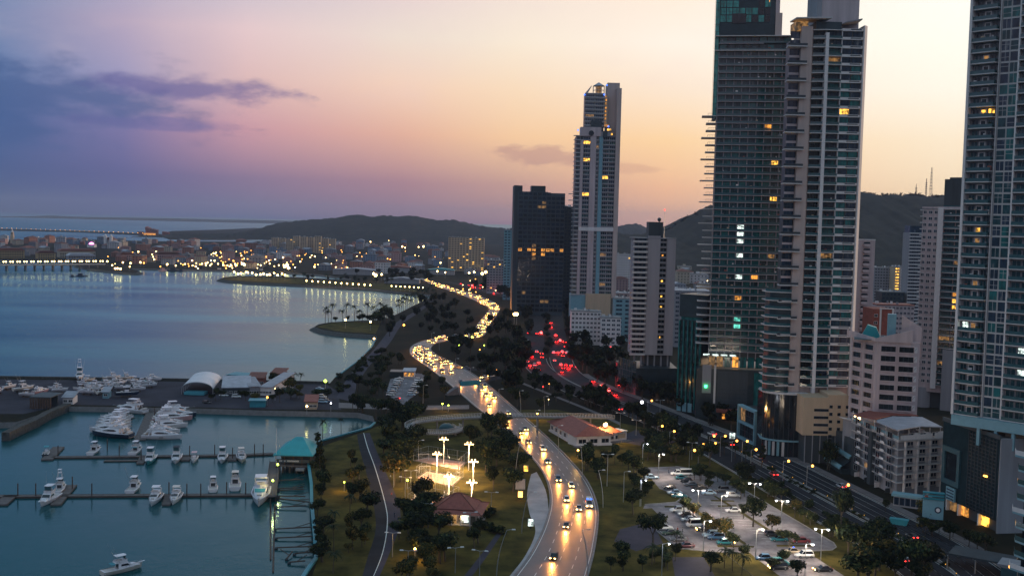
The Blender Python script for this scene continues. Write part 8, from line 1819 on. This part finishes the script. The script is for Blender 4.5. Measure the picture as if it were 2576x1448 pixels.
wood([(880, 688), (1060, 692), (1110, 705), (1060, 715), (1000, 712), (900, 700)], 22, 'dark tree round the market sheds behind the lagoon', 'trees round the market sheds', 32, 1.2, 2.0, bad=False, stuff=True)
for i, (x, y) in enumerate([(826, 811), (833, 810), (818, 812), (862, 808), (870, 808), (892, 807), (903, 809), (924, 806), (940, 808), (951, 806), (960, 806), (968, 805)]): palm(x, y, 'dark coconut palm silhouetted on the islet', 'palms on the islet', k=(i * 2) % 3, s=1.5)
for i, (x, y, s) in enumerate([(930, 812, 1.0), (946, 815, 1.2), (956, 814, 1.0), (902, 810, .9), (972, 812, 1.6), (938, 813, 1.4), (950, 812, 1.5), (964, 813, 1.5), (980, 808, 1.5), (876, 811, .7), (912, 811, 1.0), (985, 815, 1.7), (844, 812, .7)]): tree(x, y, 'dark round tree among the islet palms', 'round trees on the islet', s)
for i in range(20): palm(1000 + i * 4.9, 791 - i * 2.45 - (i % 2), 'coconut palm in the row along the seawall walk', 'palms in the seawall row', k=i % 3, s=1.45)
for x, y, k, lab in [(811, 1108, 2, 'left palm behind the teal roofed house on the basin wall'), (858, 1095, 1, 'right palm on the basin wall'), (840, 1385, 1, 'broad palm on the left lawn near the seawall bend'), (835, 1330, 0, 'palm on the left lawn above the broad one'), (880, 1290, 0, 'low palm in the middle of the left lawn'), (838, 1440, 0, 'palm near the lower picture edge on the left lawn'), (1640, 1420, 0, 'left small palm on the near lawn right of the highway'), (1672, 1424, 0, 'right small palm on the near lawn right of the highway'), (1822, 1428, 0, 'left palm of the pair by the car park path'), (1842, 1436, 0, 'right palm of the pair by the car park path'), (1700, 1385, 0, 'short palm beside the car park kerb'), (1866, 1446, 0, 'palm by the orange lamp at the lower edge')]: palm(x, y, lab, None, True, k, .8 if px else 1)
for x, y, lab in ((740, 962, 'small palm on the seaward edge of the yard'), (755, 963, 'second small palm on the seaward edge of the yard')): palm(x, y, lab, None, k=0, s=.8)
for i, (x, y) in enumerate([(1235, 1292), (1225, 1298), (1215, 1330), (1240, 1338), (1255, 1342), (1228, 1333)]): bush(x, y, 'clipped dark hedge bush right of the pavilion', 'hedge bushes at the pavilion', 1.2)
wood([(846, 955), (905, 915), (945, 880), (960, 895), (920, 930), (880, 975), (855, 1000)], 30, 'low bush on the slope of the seawall walk', 'bushes on the seawall slope', 33, .8, 1.6, sets='bush', bad=False)
wood([(1880, 1195), (2100, 1312), (2330, 1440), (2340, 1430), (2110, 1302), (1900, 1190)], 34, 'low flowering bush in the boulevard verge', 'bushes in the boulevard verge', 34, .6, 1.1, sets='bush', bad=False)
wood([(1900, 1168), (2140, 1290), (2400, 1440), (2420, 1436), (2150, 1282), (1910, 1160)], 40, 'low bush in the boulevard median', 'bushes in the boulevard median', 35, .4, .8, sets='bush', bad=False)
# hillside woods that read as one mass
def ridge_trees():
    b = MB(); r = random.Random(77)
    for prof, Y, n in (([(2160, 480), (2185, 482), (2205, 487), (2240, 485), (2290, 484), (2330, 488), (2380, 489), (2440, 494)], 2900, 90), ([(1672, 577), (1705, 558), (1740, 538), (1790, 516)], 2900, 50)):
        for k in range(n):
            t_ = r.random() * (len(prof) - 1); i = int(t_); x = prof[i][0] + (prof[i + 1][0] - prof[i][0]) * (t_ - i); y = prof[i][1] + (prof[i + 1][1] - prof[i][1]) * (t_ - i); p = D(x, y, Y + r.uniform(-20, 40)); p.z -= 7; s = r.uniform(3, 7)
            for j in range(14): 
                u = Vector((r.gauss(0, 1), r.gauss(0, 1), r.gauss(0, .8))) * s * .5; q = p + u + Vector((0, 0, s * .2)); w = s * .3; b.add((q + Vector((-w, 0, -w * .5)), q + Vector((w, w, -w * .4)), q + Vector((w * .7, 0, w * .6)), q + Vector((-w * .6, -w, w * .7))), ((0, 1, 2, 3),), M['leaf_dark'])
    tag(b.build('ridge_wood'), kind='stuff')
ridge_trees()
tag(FT.build('far_wood'), kind='stuff')
# ================================================================== vehicles
def car_meshes(kind):
    L_, w, h, hood, trunk = {'sedan': (4.5, 1.8, 1.42, 1.25, .75), 'suv': (4.6, 1.9, 1.75, 1.15, .15), 'hatch': (3.9, 1.72, 1.5, .95, .15), 'pickup': (5.2, 1.9, 1.75, 1.2, 1.75), 'van': (5.0, 1.95, 2.15, .5, .05)}[kind]; x0, x1 = -L_ / 2, L_ / 2; bh = .78 if kind in ('sedan', 'hatch') else .95
    b = MB(); secs = []
    P = MB()
    for x, zz, ws in ((x0, .62, .86), (x0 + .12, bh - .02, .95), (x0 + .9, bh, 1), (x1 - hood, bh, 1), (x1 - .35, bh - .12, .96), (x1 - .02, .58, .82)): secs.append([(x, -w / 2 * ws, .24), (x, -w / 2 * ws, zz * .7), (x, -w / 2 * ws * .93, zz), (x, w / 2 * ws * .93, zz), (x, w / 2 * ws, zz * .7), (x, w / 2 * ws, .24)])
    P.loft(secs, None, True); P.poly(secs[0][::-1], None); P.poly(secs[-1], None)
    ca, cb = x0 + trunk, x1 - hood; rf = .75 if kind != 'van' else .45; rb = {'sedan': .55, 'suv': .3, 'hatch': .4, 'pickup': .15, 'van': .12}[kind]; iw = w * .43; tw = .8
    P.hexa([(ca, -iw, bh - .01), (cb, -iw, bh - .01), (cb, iw, bh - .01), (ca, iw, bh - .01)], [(ca + rb, -iw * tw, h), (cb - rf, -iw * tw, h), (cb - rf, iw * tw, h), (ca + rb, iw * tw, h)], None)
    if kind == 'pickup': P.box(x0 + .05, ca - .05, -w * .45, -w * .4, bh, bh + .12, None).box(x0 + .05, ca - .05, w * .4, w * .45, bh, bh + .12, None)
    P.mats = [PAINT['white']]; body = P.mesh('body'); gl = {}
    def e(k, a, c): return a + (c - a) * k
    b = MB(); b.add([(e(.08, cb, cb - rf) + .02, -iw * .92, e(.08, bh, h)), (e(.08, cb, cb - rf) + .02, iw * .92, e(.08, bh, h)), (e(.92, cb, cb - rf) + .02, iw * .76, e(.92, bh, h)), (e(.92, cb, cb - rf) + .02, -iw * .76, e(.92, bh, h))], ((0, 1, 2, 3),), M['tinted']); gl['windscreen'] = b.mesh('windscreen')
    b = MB(); b.add([(e(.1, ca, ca + rb) - .02, -iw * .9, e(.1, bh, h)), (e(.1, ca, ca + rb) - .02, iw * .9, e(.1, bh, h)), (e(.9, ca, ca + rb) - .02, iw * .76, e(.9, bh, h)), (e(.9, ca, ca + rb) - .02, -iw * .76, e(.9, bh, h))], ((0, 1, 2, 3),), M['tinted']); gl['rear_window'] = b.mesh('rear_window')
    for s in (-1, 1):
        b = MB(); k0, k1 = .1, .88; yy = lambda k: s * (iw * (1 - (1 - tw) * k) + .015)
        b.add([(e(k0, ca, ca + rb) + .15, yy(k0), e(k0, bh, h)), (e(k0, cb, cb - rf) - .12, yy(k0), e(k0, bh, h)), (e(k1, cb, cb - rf) - .1, yy(k1), e(k1, bh, h)), (e(k1, ca, ca + rb) + .12, yy(k1), e(k1, bh, h))], ((0, 1, 2, 3),), M['tinted']); gl['side_window%d' % s] = b.mesh('side_window')
    wb = MB(); wb.cyl((0, -.1, 0), (0, .1, 0), .33, .33, 10, M['tyre']); wheel = wb.mesh('wheel'); wb = MB(); wb.cyl((0, -.115, 0), (0, .115, 0), .19, .19, 8, M['steel']); rim = wb.mesh('rim')
    hl = boxmesh('headlight', -.03, .05, -.2, .2, -.09, .09, 'head_lamp'); hu = boxmesh('headlight', -.03, .05, -.2, .2, -.09, .09, 'gel'); tl = boxmesh('tail_light', -.04, .04, -.2, .2, -.1, .1, 'tail_lamp'); tu = boxmesh('tail_light', -.04, .04, -.2, .2, -.1, .1, 'red_roof')
    return dict(body=body, gl=gl, wheel=wheel, rim=rim, wx=L_ * .31, wy=w * .45, x0=x0, x1=x1, w=w, hl=hl, hu=hu, tl=tl, tu=tu, L=L_)
CM = {k: car_meshes(k) for k in ('sedan', 'suv', 'hatch', 'pickup', 'van')}
KN = {'sedan': 'saloon car', 'suv': 'off-road car', 'hatch': 'small hatchback', 'pickup': 'pickup truck', 'van': 'minibus'}
def car(kind, paint, p, rot, label, group=None, head=False, tail=False, beam=0, full=True, s=1.0, name='parked_car', cat=None, bc=(255, 160, 70)):
    c = CM[kind]; t = thing(name, label, cat or {'pickup': 'pickup', 'van': 'van'}.get(kind, 'car'), p, rot, group)
    if s != 1: t.scale = (s, s, s)
    o = put('body', c['body'], t); o.material_slots[0].link = 'OBJECT'; o.material_slots[0].material = PAINT[paint]
    if full:
        for k, me in c['gl'].items(): put(k.rstrip('-1'), me, t)
        for sx in (-1, 1):
            for sy in (-1, 1): put('rim', c['rim'], put('wheel', c['wheel'], t, (sx * c['wx'], sy * c['wy'], .33)))
    else: put('windscreen', c['gl']['windscreen'], t)
    for sy in (-1, 1):
        put('headlight', c['hl' if head else 'hu'], t, (c['x1'] - .02, sy * c['w'] * .34, .64)); put('tail_light', c['tl' if tail else 'tu'], t, (c['x0'] + .01, sy * c['w'] * .36, .78))
    if beam:
        ld = bpy.data.lights.new('beam', 'SPOT'); ld.energy = beam; ld.color = lin(bc); ld.spot_size = R(95); ld.spot_blend = 1; ld.shadow_soft_size = .25
        b = put('beam', ld, t, (c['x1'] + .3, 0, 1.5)); b.rotation_euler = Vector((-1, 0, .42)).to_track_quat('Z', 'Y').to_euler()
    return t
# big car park
CP = [(285, 258, 'sedan', 'pale_blue', 'pale blue saloon parked under the trees at the far left of the car park'), (600, 215, 'suv', 'white', 'white off-road car first in the packed far row'), (690, 218, 'van', 'white', 'white minibus with orange-lit roof in the packed far row'), (650, 262, 'sedan', 'teal', 'teal saloon third in the packed far row'), (705, 300, 'hatch', 'black', 'black hatchback fourth in the packed far row'), (760, 345, 'sedan', 'grey', 'grey saloon lit orange by a lamp in the packed far row'), (870, 390, 'pickup', 'black', 'black pickup at the end of the packed far row'), (500, 385, 'hatch', 'black', 'black hatchback first of three on the left edge'), (565, 445, 'sedan', 'pale_blue', 'light blue saloon second of three on the left edge'), (620, 485, 'sedan', 'teal', 'teal blue saloon third of three on the left edge'), (980, 450, 'sedan', 'pale_blue', 'light blue saloon alone in the upper middle bay'), (1140, 415, 'suv', 'grey', 'grey off-road car right of the light blue saloon in the upper bay'), (1265, 480, 'suv', 'silver', 'silver off-road car nearest the boulevard in the upper bay'), (615, 665, 'pickup', 'white', 'white pickup heading the left middle row'), (700, 705, 'sedan', 'white', 'white saloon behind the white pickup'), (735, 735, 'hatch', 'black', 'black hatchback squeezed between white and silver saloons'), (740, 775, 'sedan', 'silver', 'silver blue saloon beside the white minibus'), (820, 840, 'van', 'white', 'white minibus with dark open door in the left middle row'), (440, 880, 'suv', 'white', 'white off-road car under the biggest spreading tree'), (500, 935, 'sedan', 'green', 'dark green saloon below the white off-road car'), (1280, 665, 'sedan', 'white', 'white saloon alone in the middle bay'), (945, 895, 'pickup', 'black', 'black pickup with lit lamps under the golden trees'), (1010, 965, 'suv', 'pale_blue', 'light blue off-road car below the black pickup'), (1070, 995, 'suv', 'blue', 'deep blue off-road car beside the light blue one'), (1180, 1055, 'sedan', 'teal', 'dark teal saloon with two lit lamps at the strip end'), (615, 1015, 'sedan', 'grey', 'grey blue saloon near the left kerb'), (695, 1095, 'sedan', 'maroon', 'maroon saloon nearest on the left kerb'), (1750, 955, 'hatch', 'black', 'black hatchback left of the teal saloon by the right tree row'), (1835, 1015, 'sedan', 'teal', 'teal saloon by the right tree row'), (2105, 1035, 'sedan', 'red', 'dark red saloon beyond the right tree row'), (2020, 1165, 'sedan', 'tan', 'tan saloon with a blue lamp on its roof'), (2145, 1215, 'suv', 'white', 'white off-road car beside the tan saloon at the near end'), (1640, 1245, 'hatch', 'blue', 'blue hatchback half under trees at the near end'), (1845, 1305, 'suv', 'teal', 'dark teal off-road car behind the black lit one'), (1825, 1360, 'suv', 'black', 'black off-road car with lit headlamps at the lower end'), (2370, 1385, 'sedan', 'black', 'black saloon at the lower right corner of the car park')]
for i, (x, y, k, pn, lab) in enumerate(CP):
    p = G(*c6(x, y), .024); lit = i in (21, 24, 34, 35)
    car(k, pn, p, (math.pi if i % 3 else 0) + .10 + rnd.uniform(-.08, .08) if i not in (13, 21) else math.pi + .1, lab, 'cars in the big car park', head=lit, beam=0, s=1.12)
b = MB(); b.ball((0, 0, 0), .22, M['lamp_blue'], 6, 4); o = b.build('roof_beacon'); o.parent = [q for q in bpy.data.objects if q.get('label', '').startswith('tan saloon with a blue')][0]; o.location = (-.2, 0, 1.5)
# small car park
for i in range(9):
    t_ = i / 8
    for s in (0, 1):
        x, y = ((290 - 140 * t_, 700 + 255 * t_) if s == 0 else (620 - 140 * t_, 690 + 265 * t_)); pn = ('white', 'silver', 'white', 'pale_blue', 'white', 'silver', 'grey', 'white', 'silver')[(i * 2 + s * 5) % 9]
        if s and i in (0,): continue
        car(('sedan', 'suv', 'hatch')[i % 3], pn, G(*c7(x, y), .024), (0 if s else math.pi) + rnd.uniform(-.1, .1) - .1, f"{pn.replace('_', ' ')} {KN[('sedan', 'suv', 'hatch')[i % 3]]} in the {'right' if s else 'left'} row of the small car park, {('first', 'second', 'third', 'fourth', 'fifth', 'sixth', 'seventh', 'eighth', 'ninth')[i]} from kiosk", 'cars in the small car park', s=1.1)
car('sedan', 'maroon', G(*c7(245, 1030), .024), -1.9, 'dark car with red lit tail lamps leaving the small car park', None, False, True, s=1.1)
for i, (x, y, pn) in enumerate([(2060, 320, 'pale_blue'), (2090, 430, 'white'), (2120, 460, 'silver'), (2160, 490, 'blue'), (2100, 500, 'pale_blue'), (1610, 285, 'silver'), (1640, 310, 'black'), (1600, 350, 'teal'), (530, 505, 'black'), (760, 410, 'white'), (930, 430, 'white')]):
    car(('sedan', 'suv', 'hatch')[i % 3], pn, G(*c3(x, y), .014), rnd.uniform(-.3, .3), f"{pn.replace('_', ' ')} {KN[('sedan', 'suv', 'hatch')[i % 3]]} parked in the marina yard " + ('near the gate lodge' if i < 5 else 'beside the white long building' if i < 8 else 'in front of the low buildings'), 'cars in the marina yard')
# highway: cars with headlamps coming towards us
HWY = [(.064, .40), (.10, .42), (.124, .62), (.142, .36), (.165, .55), (.178, .28), (.212, .3), (.232, .5), (.245, .28), (.262, .36), (.268, .6), (.285, .3), (.30, .62), (.318, .35), (.338, .75), (.345, .6), (.352, .8), (.36, .66), (.368, .85), (.385, .35)]
r = random.Random(12)
for i, (s, u) in enumerate(HWY):
    p, a = hw(s, u); k = r.choice(('sedan', 'suv', 'hatch', 'sedan')); pn = r.choice(('silver', 'grey', 'black', 'white', 'blue'))
    car(k, pn, p, a + math.pi, 'car with golden headlamps driving towards us on the near highway', 'oncoming cars on the near highway', True, False, 4300, True, 1.05, 'moving_car')
SEG = lambda s: 'round the left highway bend' if s < .53 else 'on the highway below the far bend' if s < .68 else 'round the far right highway bend' if s < .8 else 'at the far highway end'
s = .40
while s < .985:
    for u in (.2, .42, .64, .84):
        dens = .55 if .43 < s < .53 else .6 if s > .6 else .12
        if r.random() < dens:
            p, a = hw(min(s + r.uniform(0, .004), .99), u); far = s > .56
            car(r.choice(('sedan', 'suv')), r.choice(('silver', 'grey', 'black', 'white')), p, a + math.pi, 'car with golden headlamps in the stream ' + SEG(s), 'oncoming highway cars ' + SEG(s), True, False, 5500 if (r.random() < (.6 if not far else .5)) else 0, not far, 1.1 if not far else 1.25, 'moving_car')
    s += .006 if s < .58 else .0095
# ambulance with blue lamps on the outer lane
p, a = hw(.128, .84); t = car('van', 'white', p, a + math.pi, 'white emergency van with blue roof lamps on the outer highway lane', None, True, True, 4000, True, 1.15, 'emergency_van')
for k in (-.5, .5): put('roof_lamp', boxmesh('roof_lamp', -.25, .25, -.3, .3, 0, .25, 'lamp_blue'), t, (1.0, k, 2.15))
# side road with lit cars joining from the right
ribbon('side_road', [(1200, 952), (1186, 948), (1190, 955), (1200, 962), (1230, 972)][:1] + [(1210, 948), (1245, 944), (1300, 938)], [(1222, 966), (1235, 958), (1262, 952), (1310, 946)], .028, 'asphalt')
ribbon('side_road', [(1132, 922), (1190, 926), (1270, 934)], [(1140, 930), (1195, 932), (1270, 940)], .027, 'asphalt')
for x, y in ((1212, 958), (1205, 966), (1218, 950), (1236, 947)): car('sedan', 'silver', G(x, y, .03), -2.2, 'car with golden headlamps on the short side road joining the highway', 'cars on the joining side road', True, False, 7000, True, 1.1, 'moving_car')
for x, y in ((1150, 925), (1172, 927)): car('sedan', 'grey', G(x, y, .03), 3.0, 'car with golden headlamps on the upper side road', 'cars on the upper side road', True, False, 6000, True, 1.1, 'moving_car')
# boulevard: red tail lamps driving away
r = random.Random(21)
for P, lanes, nm in ((bvL, (-5, -1.7, 1.7, 5), 'left'), (bvR, (-4.6, -1.5, 1.5, 4.6), 'right')):
    n = len(P) - 1; s = .04
    while s < .97:
        zone = .04 if s < .26 else .06 if s < .57 else .46 if s < .8 else .2
        for o in lanes:
            if r.random() < zone:
                q, a = lin_on(P, min(s + r.uniform(0, .008), .99)); q = q + Vector((-math.sin(a), math.cos(a), 0)) * o; far = s > .62
                c = car(r.choice(('sedan', 'suv', 'hatch')), r.choice(('silver', 'grey', 'black', 'white', 'red')), Vector((q.x, q.y, .03)), a, f'car with red tail lamps driving away on the {nm} carriageway' + (' far off' if far else ''), f'boulevard cars, {nm} carriageway' + (' far off' if far else ''), False, True, 0, not far, 1.1 if not far else 1.3, 'moving_car')
                if r.random() < .6 and s > .4:
                    ld = bpy.data.lights.new('tail_glow', 'POINT'); ld.energy = 1500; ld.color = lin((255, 40, 36)); ld.shadow_soft_size = .2; put('glow', ld, c, (CM['sedan']['x0'] - .5, 0, .9))
        s += .017
# ---- people
def person_mesh(pose, cloth):
    V = [(0, 0, .95), (0, 0, 1.2), (0, 0, 1.42), (0, 0, 1.5), (0, 0, 1.68), (-.1, 0, .92), (-.12, pose * .12, .5), (-.12, pose * -.02, .06), (-.12, pose * -.02 - .12, .03), (.1, 0, .92), (.12, -pose * .14, .5), (.12, -pose * .26, .07), (.12, -pose * .26 - .12, .03), (-.19, 0, 1.4), (-.27, -pose * .1, 1.14), (-.27, -pose * .2 - .05, .9), (.19, 0, 1.4), (.27, pose * .1, 1.14), (.27, pose * .1 - .1, .9)]
    E_ = [(0, 1), (1, 2), (2, 3), (3, 4), (0, 5), (5, 6), (6, 7), (7, 8), (0, 9), (9, 10), (10, 11), (11, 12), (2, 13), (13, 14), (14, 15), (2, 16), (16, 17), (17, 18)]
    rr = [.15, .15, .15, .06, .105, .1, .075, .05, .045, .1, .075, .05, .045, .065, .048, .04, .065, .048, .04]
    me = bpy.data.meshes.new('person'); me.from_pydata(V, E_, []); o = bpy.data.objects.new('person', me); COL.objects.link(o); m = o.modifiers.new('s', 'SKIN'); o.modifiers.new('d', 'SUBSURF').levels = 1
    for v, q in zip(me.skin_vertices[0].data, rr): v.radius = (q, q * .8)
    me.skin_vertices[0].data[0].use_root = True
    dg = bpy.context.evaluated_depsgraph_get(); dg.update(); res = bpy.data.meshes.new_from_object(o.evaluated_get(dg)); bpy.data.objects.remove(o)
    for k in ('skin', cloth, 'cloth_dark'): res.materials.append(M[k])
    for p in res.polygons:
        c = p.center; p.material_index = 0 if c.z > 1.47 or (abs(c.x) > .22 and c.z < 1.15) else (1 if c.z > .92 else 2); p.use_smooth = True
    res.name = 'person'; return res
PM = [person_mesh(0.4, 'cloth_white'), person_mesh(1.0, 'cloth_red'), person_mesh(.7, 'cloth_dark')]
hair = MB(); hair.ball((0, .01, 1.72), .115, M['tyre'], 8, 6, 1.0); hair = hair.mesh('hair')
for i, (x, y, k, lab) in enumerate([(*c8(710, 440), 0, 'player in white shirt on the furthest sports court'), (*c8(890, 500), 1, 'player in red shirt at the right of the furthest sports court'), (*c8(440, 700), 2, 'player in dark clothes on the middle sports court'), (*c8(475, 705), 2, 'second player in dark clothes right beside the other on the middle court'), (*c8(655, 935), 0, 'player in white shirt on the nearest sports court'), (*c6(600, 915), 1, 'person in red crossing the big car park'), (*c6(660, 925), 2, 'person in dark clothes walking in the big car park'), (*c6(490, 190), 2, 'person standing by the far row of the car park'), (982, 1205, 0, 'person in white walking on the promenade pavement'), (992, 1300, 2, 'person in dark clothes on the promenade pavement'), (985, 1250, 1, 'person in red on the promenade pavement')]):
    o = put('person', PM[k], None, G(x, y, .03), rnd.uniform(0, 6)); tag(o, lab, 'person', 'people in the park'); put('hair', hair, o)
# ================================================================== tell the look-alikes apart by their place
ORD = 'first second third fourth fifth sixth seventh eighth ninth tenth eleventh twelfth thirteenth fourteenth fifteenth sixteenth seventeenth eighteenth nineteenth twentieth'.split()
for a, t in (('twenty', 'thirtieth'), ('thirty', 'fortieth'), ('forty', 'fiftieth'), ('fifty', 'sixtieth'), ('sixty', 'seventieth')): ORD += [a + '-' + w for w in ORD[:9]] + [t]
def tell_apart():
    same = {}
    for o in COL.objects:
        if o.parent is None and o.get('label'): same.setdefault(o['label'], []).append(o)
    for lab, os_ in same.items():
        n = len(os_)
        if n < 2 or n > len(ORD): continue
        depth = 'driving' in lab or 'stream' in lab
        def key(o):
            v = o.location - Vector((0, 0, CAMZ)); return v.length if depth else v.dot(_rt) / max(v.dot(_f), 1)
        for i, o in enumerate(sorted(os_, key=key)):
            w = ('nearest' if i == 0 else 'farthest' if i == n - 1 else ORD[i] + ' nearest') if depth else ('leftmost' if i == 0 else 'rightmost' if i == n - 1 else ORD[i] + ' from left')
            o['label'] = lab + ', ' + w
tell_apart()

# ================================================================== haze in the air
def haze():
    b = MB(); b.box(-14000, 14000, -600, 19500, -9, 330, None)
    m = bpy.data.materials.new('haze'); m.use_nodes = True; nt = m.node_tree
    nt.nodes.remove(nt.nodes['Principled BSDF']); v = nt.nodes.new('ShaderNodeVolumePrincipled')
    v.inputs['Color'].default_value = (.62, .72, 1.0, 1); v.inputs['Density'].default_value = .00004; v.inputs['Anisotropy'].default_value = .1
    nt.links.new(v.outputs[0], nt.nodes['Material Output'].inputs['Volume'])
    b.mats = [m]; tag(b.build('haze'), kind='stuff')
haze()
